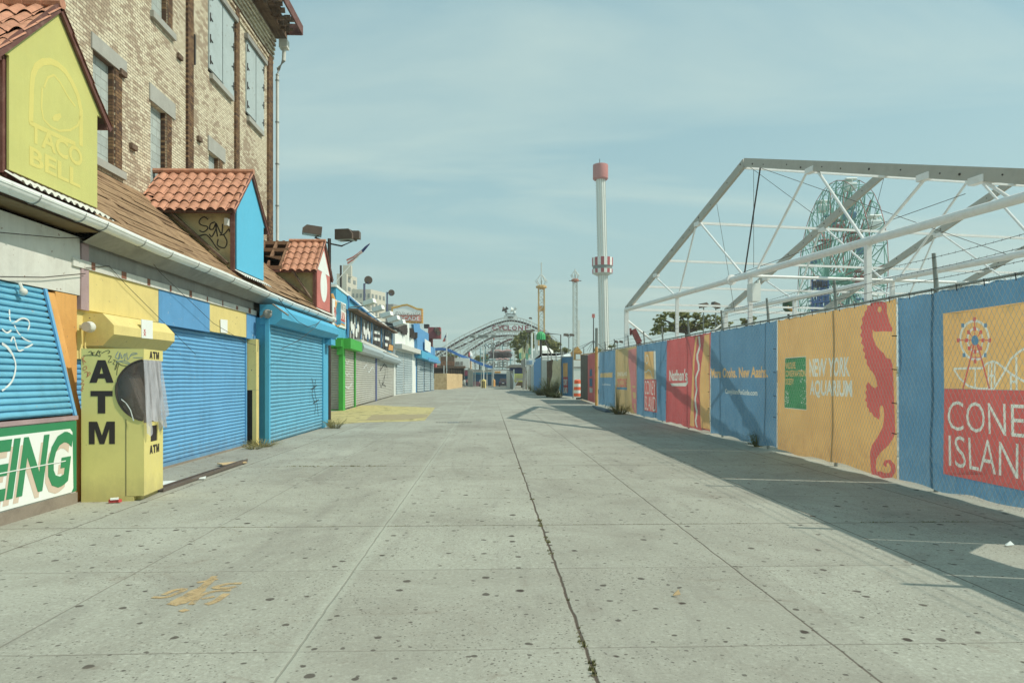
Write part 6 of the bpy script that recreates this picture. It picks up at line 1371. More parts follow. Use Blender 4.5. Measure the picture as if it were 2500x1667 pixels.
# coaster sign letters
sgl = MB(); wdt = [(950, 1005, 'C'), (1030, 1095, 'Y'), (1095, 1160, 'C'), (1172, 1225, 'L'), (1235, 1305, 'O'), (1325, 1388, 'N'), (1420, 1468, 'E')]
for x0_, x1_, ch in wdt:
    a = P2(x0_, 508, 220); b = P2(x1_, 440 if ch != 'O' else 445, 220); text(sgl, ch, a, (1, 0, 0), (0, 0, 1), b.x-a.x, b.z-a.z, 0, .5, bold=.02)
CS = thing('coaster_sign', 'row of seven big maroon letters across the roller coaster', 'sign', tuple(P2(1200, 515, 220))); sgl.build('lettering', M('maroon_letter', L3(158, 66, 84), dirt=.1), CS); MB().bar(P2(940, 515, 220.4), P2(1480, 515, 220.4), .3, .5).bar(P2(940, 478, 220.6), P2(1480, 478, 220.6), .2, .2).build('sign_frame', m_cst, CS)
AS = thing('rooftop_sign', 'small white name board with two masts above the coaster arch', 'sign', tuple(P2(1215, 372, 232))); a = P2(1122, 348, 232); b = P2(1305, 295, 232); MB().b2(a.x, b.x, 231.9, 232.3, a.z, b.z).build('sign_board', m_wht2, AS)
mb = MB(); text(mb, 'ASTROLAND', a+Vector((.3, -.2, 1.3)), (1, 0, 0), (0, 0, 1), b.x-a.x-.6, (b.z-a.z)*.55, 0, .05, bold=.012); text(mb, 'AMUSEMENT PARK', a+Vector((1.2, -.2, .25)), (1, 0, 0), (0, 0, 1), b.x-a.x-2.4, .65, 0, .05, bold=.01); mb.build('lettering', m_drk, AS)
mb = MB()
for x in (1160, 1268): mb.bar(P2(x, 372, 232.1), P2(x, 205, 232.1), .2)
mb.bar(P2(1160, 272, 232.1), P2(1268, 272, 232.1), .2); mb.build('mast', m_cst, AS)
for i, (x, y, m_) in enumerate(((1135, 212, m_drk), (1256, 218, m_wht2))):
    mb = MB(); c = P2(x, y, 232); mb.tube([c+Vector((-.9, 0, .2)), c+Vector((.2, 0, 0))], [.9, .3], 8); mb.tube([c+Vector((.8, 0, .7)), c+Vector((.2, 0, .1))], [.6, .3], 8); mb.tube([c+Vector((.4, 0, -1)), c], [.5, .3], 8); mb.build('horn_speaker', m_, AS)
# lattice sign arch: WONDER / THRILLS / WHEEL
WS = thing('lattice_sign', 'openwork metal sign arch with dark arrow shaped board in front of the coaster', 'sign', (P2(1010, 1100, 190).x, 190, 0))
mb = MB()
for i, ch in enumerate('WONDER'):
    x = 840+i*72; y = 800-70*math.sin(min(1, (i+.3)/4.2)*1.57)+(0 if i < 5 else 8); a = P2(x-30, y, 190); b = P2(x+32, y-62, 190); text(mb, ch, a, (1, 0, .35-.12*i), (0, 0, 1), b.x-a.x, b.z-a.z, 0, .3, bold=.01)
mb.build('lettering', m_drk, WS); mb = MB()
mb.prism([P2(x, y, 190) for x, y in ((885, 815), (1200, 812), (1245, 862), (1215, 905), (890, 912), (925, 862))], (0, .5, 0)); mb.build('banner_board', M('slate_board', L3(104, 92, 96), dirt=.3), WS)
mb = MB(); a = P2(935, 895, 189.9); b = P2(1190, 838, 189.9); text(mb, 'THRILLS', a, (1, 0, 0), (0, 0, 1), b.x-a.x, b.z-a.z, 0, .1, bold=.02); mb.build('lettering', m_drk, WS)
mb = MB(); a = P2(855, 1040, 190); b = P2(1205, 955, 190); text(mb, 'WHEEL', a, (1, 0, 0), (0, 0, 1), b.x-a.x, b.z-a.z, 0, .3, bold=.03); mb.build('lettering', m_dgr, WS)
mb = MB(); random.seed(44); cols_ = []
for x in (780, 850, 960, 1100, 1215): mb.bar(P2(x, 1100, 190.5), P2(x, 760 if x < 800 else 700+abs(x-1010)*.3, 190.5), .22)
for y in (840, 935, 1045, 1075): mb.bar(P2(775, y, 190.5), P2(1250, y-5, 190.5), .22)
for k in range(40):
    x = random.uniform(790, 1200); y = random.uniform(720, 1050); mb.bar(P2(x, y, 190.7), P2(x+random.uniform(-40, 40), y+random.uniform(-35, 35), 190.7), .14)
mb.build('sign_lattice', M('teal_lattice', L3(104, 168, 180), dirt=.1), WS); mb = MB()
for k in range(10): x = 985+k*24; mb.tube([P2(x, 800-6*math.sin(k), 189.5), P2(x+24, 800-6*math.sin(k+1), 189.5)], .25, 5)
for k in range(9): x = 1000+k*22; y = 920+8*math.sin(k*1.7); mb.tube([P2(x, y, 189.5), P2(x+22, 920+8*math.sin((k+1)*1.7), 189.5)], .22, 5)
mb.build('light_swags', M('faded_swag', L3(196, 150, 146)), WS)
# blue slide
sl = track([(100, 790), (160, 778), (250, 778), (330, 795), (400, 825), (480, 865), (560, 895), (650, 930), (760, 975), (860, 1015), (950, 1040)], 150); BSl = thing('blue_ride_track', 'curved bright blue ride track in front of the coaster', 'ride', (sl[10].x, 150, 0)); mb = MB()
for a, b in zip(sl, sl[1:]): mb.bar(a, b, 2.2, .55)
mb.build('track', M('slide_blue', L3(46, 118, 196), dirt=.1), BSl); mb = MB(); [mb.bar((p.x, 150, 0), (p.x, 150, p.z-.3), .2) for p in sl[::5]]; mb.build('support', m_cst, BSl)
# mid-distance low buildings left of the road end
def block(name, label, x0, x1, yt, yb, Y, dep, mat, cat='building', parent=None, zb=0):
    a = P2(x0, yt, Y); b = P2(x1, yb, Y); mb = MB().b2(a.x, b.x, Y, Y+dep, zb if yb is None else max(0, b.z), a.z); return mb.build(name, mat, parent, label=label, cat=cat)
SB = thing('snack_stand', 'brown boarded snack stand with white sign band and dark open front', 'building', (P2(350, 1100, 146).x, 146, 0))
block('board_wall', None, 195, 405, 882, 960, 145, 8, m_rot, None, SB); block('dark_front', None, 100, 540, 1010, 1200, 147, 6, m_drk, None, SB); block('tan_band', None, 180, 410, 950, 1015, 144.7, .3, m_raft, None, SB); block('sign_band', None, 405, 620, 905, 1045, 146, 5, m_wht2, None, SB); block('roof', None, 120, 560, 1018, 1048, 143, 5, m_rot, None, SB)
for x0_, x1_ in ((430, 480), (495, 530)): block('window', None, x0_, x1_, 955, 1005, 145.9, .1, m_grey, None, SB)
block('pale_sign', None, 140, 205, 880, 1010, 144.5, .3, m_sage if False else M('pale_sign', L3(196, 206, 192)), None, SB)
mb = MB(); a = P2(258, 1010, 143); mb.bar((a.x, 143, 0), (a.x, 143, a.z), .15); mb.build('post', m_wht2, SB)
ck = thing('ice_cream_cone', 'giant soft ice cream cone with red and white swirl on a stand roof', 'cone sign', tuple(P2(640, 1040, 152))); c = P2(638, 880, 152); MB().lathe([(.30, -2.4), (.36, .3), (.46, .4)], c+Vector((0, 0, -.5)), 12).build('cone', M('wafer', L3(214, 190, 156)), ck, smooth=True); MB().lathe([(.44, -.15), (.5, .1), (.42, .4), (.3, .7), (.16, 1.0), (.03, 1.2)], c, 12).build('swirl', m_wht2, ck, smooth=True); MB().lathe([(.22, -.15), (.26, .15), (.22, .5), (.05, .95)], c+Vector((-.26, -.24, 0)), 12).build('red_syrup', m_red, ck, smooth=True); MB().b2(c.x-.6, c.x+.6, 151.5, 153, 0, c.z-2.8).build('stand', m_wht, ck)
EW = thing('end_building', 'long low blue building closing the end of the road', 'building', (P2(950, 1300, 162).x, 162, 0))
block('wall', None, 510, 1210, 1130, 1300, 162, 8, M('deep_blue_wall', L3(44, 116, 158), dirt=.3, streak=.2), None, EW); block('blue_fascia', None, 520, 1210, 1112, 1136, 161.3, 1, m_cya, None, EW); block('white_fascia', None, 520, 1220, 1085, 1112, 161, 1, m_wht2, None, EW); block('roof_edge', None, 520, 1230, 1070, 1085, 160.6, 4, m_dgr, None, EW)
block('maroon_awning', None, 525, 655, 1090, 1160, 159.8, 1, M('maroon_awning', L3(148, 62, 88)), None, EW); sg_ = block('shop_sign', None, 975, 1165, 1085, 1130, 160.4, .3, m_wht2, None, EW); a = P2(985, 1120, 160.3); b = P2(1070, 1095, 160.3); mb = MB(); text(mb, 'SURF AVE', a, (1, 0, 0), (0, 0, 1), b.x-a.x, b.z-a.z, 0, .05) if False else mb.b2(a.x, b.x, 160.3, 160.38, a.z, b.z); mb.build('sign_print', m_ora, sg_)
block('far_pavilion', 'grey roofed pavilion with navy front near the yellow sign', 1215, 1405, 1040, 1140, 140, 8, M('navy_front', L3(42, 70, 128)), 'building'); mb = MB(); mb.prism([P2(x, y, 138) for x, y in ((1150, 1040), (1210, 1000), (1400, 1000), (1430, 1040))], (0, 11, 0)); mb.build('pavilion_roof', m_dgr, label='grey hipped roof over the navy pavilion', cat='roof')
# light poles on striped concrete bases
def base_pole(x, yb, Y, ptop, label, lamps, striped):
    p = P2(x, yb, Y); p.z = 0; t_ = thing('lamp_pole', label, 'lamp pole', tuple(p), 'lamp poles on concrete bases in the roadway'); top = P2(x, ptop, Y).z
    b = MB(); b.lathe([(.44, 0), (.44, 1.3), (.36, 1.55), (.15, 1.65)], p, 12); b.build('base', m_ora if not striped else m_yel, t_)
    if striped: mb = MB(); [mb.b2(p.x+dx-.08, p.x+dx+.08, Y-.50, Y-.40, 0, 1.3) for dx in (-.22, .14)]; mb.build('stripe', m_drk, t_)
    MB().tube([p+Vector((0, 0, 1.5)), (p.x, Y, top)], .09, 8).build('pole', m_wht2, t_)
    for lx, ly in lamps:
        c = P2(lx, ly, Y); mb = MB(); light_head(mb, c, 0, 1.0, .7, .42, .15); h_ = mb.build('lamp_head', m_mtl, t_); MB().box(c+Vector((.1, -.2, .3)), (.8, .6, .14)).build('lamp_lens', m_glas, h_)
    if len(lamps) > 1: MB().bar(P2(lamps[0][0], lamps[0][1]+20, Y), P2(lamps[-1][0], lamps[-1][1]+20, Y), .07).build('crossarm', m_mtl, t_)
    return t_
lp = base_pole(828, 1335, 129, 625, 'nearer lamp pole with four box lights on a yellow and black striped base', ((668, 598), (785, 598), (860, 592), (975, 596)), True); a = P2(808, 1085, 128.7); b = P2(850, 1030, 128.7); MB().b2(a.x, b.x, 128.6, 128.75, a.z, b.z).build('notice_plate', m_wht2, lp)
base_pole(968, 1302, 157, 770, 'farther lamp pole on a plain yellow base behind the striped one', ((968, 770),), False)
# vehicles
def car(x0, x1, yb, Y, label, paint, prof, name, rz=0, dark=False):
    """seen from behind; width from photo"""
    a = P2(x0, yb, Y); b = P2(x1, yb, Y); w = b.x-a.x; c = Vector(((a.x+b.x)/2, Y, 0)); t_ = thing(name, label, 'car', tuple(c)); L_ = 4.6
    lo, hi, tp = prof
    mb = MB(); pr = [(0, .28), (0, lo), (.12, hi), (L_-.9, hi), (L_, lo*.85), (L_, .28)]; mb.prism([(c.x-w/2, Y+y, z) for y, z in pr], (w, 0, 0)); mb.build('body', paint, t_)
    mb = MB(); k = .1*w; cb = [(.25, hi), (.65, tp), (2.8, tp), (3.6, hi)]; vs = [(c.x-w/2+(.04*w if z == hi else k), Y+y, z) for y, z in cb]+[(c.x+w/2-(.04*w if z == hi else k), Y+y, z) for y, z in cb]; mb.add(vs, [(0, 1, 2, 3), (4, 5, 6, 7), (0, 1, 5, 4), (1, 2, 6, 5), (2, 3, 7, 6), (3, 0, 4, 7)]); cab = mb.build('cabin', paint, t_)
    mb = MB(); mb.prism([(c.x-w*.36, Y+.27, hi+.04), (c.x+w*.36, Y+.27, hi+.04), (c.x+w*.32, Y+.61, tp-.1), (c.x-w*.32, Y+.61, tp-.1)], (0, -.06, 0)); mb.build('rear_window', m_drk, cab)
    for s in (-1, 1): MB().box((c.x+s*w*.42, Y-.03, hi-.18), (w*.1, .08, .2)).build('tail_light', m_red, t_)
    MB().box((c.x, Y-.05, .45), (w*1.0, .14, .2)).build('bumper', m_drk, t_); MB().box((c.x, Y-.03, .75), (.5, .06, .16)).build('number_plate', m_wht2, t_)
    for s in (-1, 1):
        for y in (.8, 3.7): wh = MB().tube([(c.x+s*(w/2-.22), Y+y, .34), (c.x+s*(w/2+.01), Y+y, .34)], .34, 16).build('wheel', m_blk, t_); MB().tube([(c.x+s*(w/2), Y+y, .34), (c.x+s*(w/2+.02), Y+y, .34)], .2, 12).build('rim', m_mtl, wh)
car(758, 885, 1305, 158, 'silver saloon parked behind the striped lamp pole base', M('silver_paint', L3(176, 172, 164), rough=.35, metal=.3), (.95, 1.0, 1.5), 'parked_car')
car(1050, 1165, 1298, 157, 'dark navy hatchback parked at the road end by the gate', M('navy_paint', L3(58, 62, 82), rough=.3), (1.0, 1.1, 1.85), 'parked_car')
car(470, 558, 1308, 150, 'white van half hidden behind the plywood hoarding', m_wht2, (1.3, 1.4, 2.3), 'parked_van')
# barriers by the silver car
mb = MB(); [mb.bar((P2(x, 1290, 156).x, 156, 0), (P2(x, 1290, 156).x, 156, 1.1), .12) for x in range(662, 760, 16)]; mb.bar(P2(660, 1245, 156), P2(758, 1248, 156), .1); mb.bar(P2(660, 1285, 156), P2(758, 1288, 156), .1); mb.build('crowd_barrier', m_pnkb if False else M('rust_red_barrier', L3(170, 100, 104)), label='low red barrier beside the silver saloon', cat='barrier')
# standing person
def person(p, label, shirt, legs):
    p = Vector(p); me = bpy.data.meshes.new('person'); J = [(0, 0, .95), (0, 0, 1.2), (0, 0, 1.42), (0, 0, 1.53), (0, -.02, 1.66), (0, 0, 1.76), (.19, 0, 1.4), (.25, .02, 1.12), (.24, -.06, .88), (-.19, 0, 1.4), (-.25, .02, 1.12), (-.24, -.06, .88), (.1, 0, .92), (.12, -.03, .5), (.13, .02, .08), (.14, -.14, .04), (-.1, 0, .92), (-.12, -.0, .5), (-.13, .02, .08), (-.14, -.14, .04)]
    E = [(0, 1), (1, 2), (2, 3), (3, 4), (4, 5), (2, 6), (6, 7), (7, 8), (2, 9), (9, 10), (10, 11), (0, 12), (12, 13), (13, 14), (14, 15), (0, 16), (16, 17), (17, 18), (18, 19)]
    Rr = [.15, .14, .16, .06, .1, .07, .07, .05, .035, .07, .05, .035, .1, .07, .05, .04, .1, .07, .05, .04]
    me.from_pydata(J, E, []); o = bpy.data.objects.new('person', me); COL.objects.link(o); sk = o.modifiers.new('skin', 'SKIN'); o.modifiers.new('sub', 'SUBSURF').levels = 1
    for v, r in zip(me.skin_vertices[0].data, Rr): v.radius = (r, r*.75)
    me.skin_vertices[0].data[0].use_root = True
    bpy.context.view_layer.update(); m2 = bpy.data.meshes.new_from_object(o.evaluated_get(bpy.context.evaluated_depsgraph_get())); o.modifiers.clear(); o.data = m2; o.location = p
    m2.materials.clear(); [m2.materials.append(m) for m in (shirt, legs, M('skin_tone', L3(190, 140, 112)))]
    for f in m2.polygons: z = f.center.z; f.material_index = 2 if z > 1.5 or (abs(f.center.x) > .2 and z < 1.15) else (1 if z < .95 else 0); f.use_smooth = True
    tag(o, label, 'person'); WO[o] = p
    h = MB().sphere(p+Vector((0, .02, 1.7)), .115, 10, 1.0).build('hair', m_drk, o)
    return o
p = P2(588, 1285, 160); p.z = 0; person((p.x, 160, 0), 'person in a dusty pink top and dark trousers standing by the blue wall', M('pink_top', L3(190, 120, 116)), m_drk)
p = P2(548, 1285, 149); person((P2(552, 1285, 148).x, 148, 0), 'person in a white top standing in front of the white van', m_wht2, m_wht)
# ------------------------------------------------------------ towers
AT2 = thing('observation_tower', 'tall white observation tower with a striped round cabin and pink drum top', 'tower', tuple(atY((1474, 930), 255)[:2])+(0,))
c = Vector((atY((1471, 850), 255).x, 255, 0)); ztp = atY((1467, 433), 255).z; lean = Vector((-.028*0, 0, 0)); top = Vector((atY((1466, 433), 255).x, 255, ztp))
base = Vector((atY((1477, 930), 255).x, 255, 0)); MB().tube([base, top], [1.85, 1.7], 24).build('column', m_wht2, AT2, smooth=True)
mb = MB(); [mb.bar(base+Vector((1.9*math.cos(a), 1.9*math.sin(a), 0)), top+Vector((1.75*math.cos(a), 1.75*math.sin(a), 0)), .12, .35) for a in (-.5, -1.0, -1.5, -2.0, -2.6)]; mb.build('guide_rail', m_wht, AT2)
mb = MB(); d_ = (top-base)/70; [mb.bar(base+d_*k+Vector((-1.95, -.2, 0)), base+d_*k+Vector((-1.8, -.6, 0)), .06, .1) for k in range(70)]; mb.build('ladder', m_drk, AT2)
dt, db = atY((1466, 405), 255).z, atY((1466, 437), 255).z; MB().lathe([(2.5, db-.4), (2.85, db), (2.85, dt), (2.75, dt+.3)], (top.x, 255, 0), 24).build('drum', M('pink_drum', L3(190, 110, 104)), AT2, smooth=True); MB().tube([(top.x-.3, 255, dt), (top.x-.3, 255, atY((1466, 388), 255).z)], .12, 5).build('mast', m_drk, AT2)
cb0, cb1 = atY((1470, 670), 255).z, atY((1470, 630), 255).z; cc = base.lerp(top, ((cb0+cb1)/2)/top.z); H = cb1-cb0
def ring(z0, z1, r0, r1, m_list, name, N=20):
    for q_ in range(len(m_list)):
        mb = MB()
        for k in range(N):
            if k % len(m_list) != q_: continue
            a0, a1 = 2*math.pi*k/N, 2*math.pi*(k+1)/N; mb.add([(cc.x+r*math.cos(a), 255+r*math.sin(a), z) for r, a, z in ((r0, a0, z0), (r0, a1, z0), (r1, a1, z1), (r1, a0, z1))], [(0, 1, 2, 3)])
        mb.build(name, m_list[q_], cabn, recalc=False)
MB().tube([(cc.x, 255, cb0), (cc.x, 255, cb0+.02)], .1, 4) ; cabn = MB().lathe([(2.2, cb0-.5), (3.7, cb0+.3), (3.78, cb0+H*.3), (3.6, cb0+H*.3), (3.6, cb0+H*.5), (3.8, cb0+H*.5), (3.9, cb1-.05), (3.4, cb1)], (cc.x, 255, 0), 24).build('cabin', m_glas, AT2); ring(cb0+.3, cb0+H*.3, 3.78, 3.85, (m_red if False else M('cabin_red', L3(178, 58, 66)), m_wht2), 'stripe'); ring(cb0+H*.5, cb1-.02, 3.9, 3.95, (MC['cabin_red'], m_wht2), 'stripe'); MB().lathe([(3.62, cb0+H*.3), (3.62, cb0+H*.5)], (cc.x, 255, 0), 24).build('window_band', m_dwin, cabn)
def lattice(label, x0, x1, ytop, Y, mat, crown, group='drop and sling ride masts'):
    a = atY((x0, ytop), Y); b = atY((x1, ytop), Y); w = b.x-a.x; t_ = thing('lattice_mast', label, 'ride mast', (a.x+w/2, Y, 0), group); z1 = a.z; mb = MB()
    cs = [(a.x, Y), (b.x, Y), (b.x, Y+w), (a.x, Y+w)]; [mb.bar((x, y, 0), (x, y, z1), .3 if mat is m_ymst else .26) for x, y in cs]; mb.build('leg_frame', mat, t_); mb = MB(); n_4 = int(z1/(w*1.0))
    for k in range(n_4):
        z0, z2 = k*z1/n_4, (k+1)*z1/n_4
        for i in range(4): p, q_ = cs[i], cs[(i+1) % 4]; mb.bar((*p, z0), (*q_, z2), .15) if (k+i) % 2 else mb.bar((*q_, z0), (*p, z2), .15); mb.bar((*p, z2), (*q_, z2), .08)
    mb.build('lattice', m_cst, t_)
    cxx = a.x+w/2; cr = MB(); cr.tube([(cxx, Y+w/2, z1), (cxx, Y+w/2, atY((x0, crown[0]), Y).z)], .18, 6); cr.build('spire', m_cst, t_)
    mb = MB(); zc = atY((x0, crown[1]), Y).z; rc = w*1.1
    for k in range(8):
        an = k*math.pi/4; mb.tube([(cxx+.2*math.cos(an), Y+w/2+.2*math.sin(an), zc+rc*1.1), (cxx+rc*math.cos(an), Y+w/2+rc*math.sin(an), zc), (cxx+.6*math.cos(an), Y+w/2+.6*math.sin(an), z1+.6)], .10, 4)
    mb.build('crown', m_cst, t_); MB().lathe([(w*.55, 0), (w*1.0, .35), (w*1.0, .8), (w*.5, 1.1)], (cxx, Y+w/2, z1-.2), 10).build('head_platform', mat if mat is m_ymst else M('rust_head', L3(178, 106, 76)), t_)
    return t_, cxx, w
m_ymst = M('yellow_mast', L3(214, 170, 92))
tA, cxA, wA = lattice('yellow lattice ride mast with wire crown, left of the pair', 1315.5, 1329, 703, 190, m_ymst, (640, 686)); zA = atY((1322, 753), 190).z; MB().box((cxA, 191, zA), (wA*1.25, wA*1.25, 1.4)).build('carriage', m_ora, tA)
tB, cxB, wB = lattice('white lattice ride mast with small spiked crown, right of the pair', 1400, 1409.5, 687, 210, m_cst, (656, 672)); zB = atY((1403, 685), 210).z; MB().bar((cxB-1.9, 210.5, zB), (cxB+1.9, 210.5, zB), .2, .2).build('lamp_arm', m_drk, tB); p = atY((1412, 790), 212); MB().bar((p.x, 212, 0), (p.x, 212, p.z+1), .8).build('side_column', m_wht2, tB)
# ============================================================ right of the road: sheds, hoardings, barrels, poles
blu_shed = thing('blue_shed', 'blue plywood shed with white flat roof edge behind the leaning hoardings', 'shed', (P2(1600, 1300, 82).x, 84, 0))
_, Wsh = hoarding('side_wall', m_blu, 1040+1552/5.88, 1040+1655/5.88, 720+925/5.88, 720+900/5.88, 92, 80, None, None, parent=blu_shed)
mb = MB(); mb.prism([P2(1545, 930, 92), P2(1660, 888, 80), P2(2075, 880, 80), P2(2060, 838, 92), P2(1660, 838, 92)], (0, 0, -.35)); mb.build('roof_edge', m_wht2, blu_shed); a = P2(1660, 890, 80.2); b = P2(2075, 895, 80.2); MB().b2(a.x, b.x, 80.2, 92, 0, a.z-.35).build('front_wall', m_cya, blu_shed)
a = P2(1670, 925, 78); b = P2(1740, 1330, 78)
_, Wg = hoarding('corrugated_panel', m_wht, 1040+1668/5.88, 1040+1742/5.88, 720+935/5.88, 720+935/5.88, 79, 74, 'white corrugated panel beside the blue shed', 'panel', corr=.05)
hoarding('timber_panel', m_rot, 1040+1742/5.88, 1040+1825/5.88, 720+955/5.88, 720+925/5.88, 74, 69, 'dark weathered timber panel leaning behind the bushes', 'panel', corr=.03)
# wavy cream cloth with striped shield
FP = thing('screened_fence', 'mesh fence section with a crumpled cream cloth and a blue emblem banner', 'fence', (P2(1950, 1450, 66).x, 66, 0))
a = P2(1822, 1430, 68); b = P2(1942, 1470, 64); zt = P2(1880, 925, 66).z; A = Vector((a.x, 68, 0)); B = Vector((b.x, 64, 0)); nC = Vector((-(B.y-A.y), (B.x-A.x), 0)).normalized(); nC = nC if nC.dot(-A) > 0 else -nC
def fn(u, v): p = A.lerp(B, u); sag = .15*math.sin(v*5)*(1-u); return p+nC*(.12*math.sin(u*14+v*3)+.1*math.sin(v*9))+Vector((-sag*.8, 0, .35*(1-u)*(1-v)+zt*v-.12*math.sin(u*3.1)*v))
MB().grid(fn, 30, 20).build('cloth_cream', M('cream_cloth', L3(214, 200, 158), dirt=.4, dc=L3(150, 130, 96)), FP, smooth=True, recalc=False)
mb = MB()
for k in range(6):
    u0 = .55+k*.06; mb.add([fn(u0, .08+.02*k)+nC*.2, fn(u0+.025, .08+.02*k)+nC*.2, fn(u0+.025, .38)+nC*.2, fn(u0, .38)+nC*.2], [(0, 1, 2, 3)])
mb.build('shield_stripes', m_grey, FP, recalc=False)
bb, Wb = hoarding('banner', b_blu, 1040+1950/5.88, 1040+2112/5.88, 720+895/5.88, 720+885/5.88, 64, 59.5, None, None, .15, parent=FP)
def bslab(pts, mat, nm): mb = MB(); Wb.slab(mb, K('c2', *pts), .05, .06); return mb.build(nm, mat, bb)
bslab(((1975, 978), (2042, 975), (2042, 1175), (1978, 1175)), b_yel, 'emblem_field'); bslab(((1978, 1178), (2044, 1178), (2046, 1400), (1990, 1395)), b_cor, 'emblem_field')
mb = MB(); q0 = Wb.p(K('c2', (1984, 1300))); q1 = Wb.p(K('c2', (2040, 1300))); hh = Wb.p(K('c2', (2000, 1215))).z-q0.z
for s_, zz in (('CONEY', .05), ('ISLAND', -hh-.15)): text(mb, s_, Vector((q0.x, q0.y, q0.z+zz))+Wb.n*.07, Wb.u, (0, 0, 1), abs((q1-q0).dot(Wb.u)), hh, 0, .01, bold=.0)
mb.build('lettering', m_pwh, bb)
mb = MB()
for x, yb_, Y, yt in ((1942, 1475, 63.5, 780), (2112, 1465, 59.5, 755), (1660, 1390, 80, 845), (1752, 1340, 75, 770), (1868, 1330, 72, 815), (1798, 1300, 76, 830), (1965, 1300, 66, 800)):
    p = P2(x, yt, Y); MB().tube([(p.x, Y, 0), (p.x, Y, p.z)], .06, 6).build('post', m_mtl, FP, smooth=True)
MB().tube([P2(1660, 900, 80), P2(1942, 890, 63.5), P2(2112, 885, 59.5)], .04, 5).build('top_rail', m_mtl, FP)
# orange white drums
def drum(p, label, r=.36, h=1.0):
    p = Vector(p); t_ = thing('traffic_drum', label, 'traffic drum', tuple(p), 'striped traffic drums')
    for k in range(5):
        z0 = h*k/5; MB().lathe([(r*(1-.03*k), z0+.005), (r*(1-.03*k-.02), z0+h/5-.005)], p, 18).build('band', (m_orb, m_wht2)[k % 2], t_, smooth=True)
    MB().lathe([(r*.8, h), (r*.6, h+.05)], p, 14).build('lid', m_orb, t_, smooth=True); MB().lathe([(r*1.15, 0), (r*1.15, .004)], p, 18).build('rubber_base', m_blk, t_)
m_orb = M('drum_orange', L3(240, 96, 40), var=.06, dirt=.1)
g = gnd(K('c2', (2178, 1455))); drum((g.x, g.y, 0), 'large orange and white striped drum in the fence gap', r=.40, h=1.55); drum((g.x+.3, g.y+2.5, 0), 'second striped drum half hidden behind the large one', r=.38, h=1.6)
# white trailer and yellow booth behind
tr_ = thing('white_trailer', 'plain white trailer behind the orange drums', 'trailer', (P2(2170, 1300, 80).x, 80, 0)); a = P2(2112, 935, 78); b = P2(2235, 1300, 78); MB().b2(a.x, b.x+3, 78, 84, .5, a.z).build('box', m_wht2, tr_); MB().b2(a.x, b.x+3, 77.94, 78, a.z-.9, a.z-.75).build('trim_band', m_grey, tr_); MB().b2(a.x+.2, b.x+3, 78, 83.9, 0, .49).build('chassis', m_drk, tr_)
bt = thing('yellow_booth', 'small yellow booth top with white window above the trailer', 'booth', (P2(2175, 930, 95).x, 95, 0)); a = P2(2122, 832, 95); b = P2(2228, 935, 95); MB().b2(a.x, b.x, 95, 98, 0, a.z).build('box', m_ora, bt); a2 = P2(2150, 850, 94.9); b2_ = P2(2215, 925, 94.9); MB().b2(a2.x, b2_.x, 94.8, 94.95, b2_.z, a2.z).build('window', m_wht2, bt); MB().prism([(a.x-.2, 94.8, a.z), (b.x+.2, 94.8, a.z), ((a.x+b.x)/2, 94.8, a.z+.9)], (0, 3.4, 0)).build('roof', m_ora, bt)
# gates and boards near the road end
GT = thing('road_gate', 'pale corrugated gate leaves with a diagonal brace standing open at the road end', 'gate', (P2(1215, 1310, 120).x, 120, 0))
for x0_, x1_, yt, yb_, Y0, Y1 in ((1162, 1212, 1095, 1305, 128, 122), (1212, 1262, 1085, 1310, 122, 114)):
    hoarding('gate_leaf', m_grey if x0_ > 1200 else m_wht, 1040+x0_/5.88, 1040+x1_/5.88, 720+yt/5.88, 720+yt/5.88, Y0, Y1, None, None, corr=.06, parent=GT)
mb = MB(); a = P2(1262, 1065, 114); mb.bar((a.x, 114, 0), a, .2); mb.bar(P2(1275, 1305, 113), P2(1315, 1235, 113), .14); mb.bar(P2(1232, 1120, 113.8), P2(1280, 1310, 113.8), .12); mb.build('gate_frame', m_wht2, GT)
YS = thing('yellow_sign', 'lime yellow notice board on a low brown wall at the road end', 'sign', (P2(1340, 1300, 126).x, 126, 0)); block('board', None, 1270, 1402, 1130, 1245, 126, .2, M('lime_board', L3(208, 222, 66)), None, YS); block('low_wall', None, 1285, 1402, 1245, 1302, 126.5, .4, m_rot, None, YS)
mb = MB()
for k in range(7): x = 1282+k*17; mb.bar(P2(x, 1195, 125.8), P2(x+9, 1140, 125.8), .10)
for k in range(5): a = P2(1290+k*22, 1232, 125.8); mb.box(a+Vector((0, 0, .25)), (.25, .05, .5))
mb.build('board_print', m_grey, YS)
RG = thing('side_fence', 'row of pale leaning posts and panels on the right of the road end', 'fence', (P2(1460, 1340, 104).x, 104, 0))
random.seed(77)
for k, x in enumerate((1412, 1425, 1440, 1455, 1472, 1490, 1508, 1525, 1542)):
    Y = 118-k*3; yt = (1010, 1030, 1000, 1020, 990, 1015, 985, 1000, 975)[k]; a = P2(x, yt, Y); MB().bar((a.x, Y, 0), (a.x+.1, Y, a.z), .30 if k % 2 else .14, .1).build('post', (m_wht, m_grey, m_raft)[k % 3], RG)
hoarding('panel', m_wht, 1040+1505/5.88, 1040+1552/5.88, 720+1040/5.88, 720+1000/5.88, 100, 93, None, None, corr=.05, parent=RG)
KB = thing('ticket_booth', 'grey and white ticket booth with blue print beside the flags', 'booth', (P2(1470, 1300, 112).x, 112, 0)); block('side', None, 1382, 1425, 905, 1040, 112, 4, m_dgr, None, KB); block('sign_face', None, 1425, 1552, 908, 1010, 111.9, 3, m_wht2, None, KB)
mb = MB()
for y in (945, 965, 985): mb.b2(P2(1440, y, 111.8).x, P2(1530, y, 111.8).x, 111.8, 111.88, P2(1440, y, 111.8).z, P2(1440, y+9, 111.8).z)
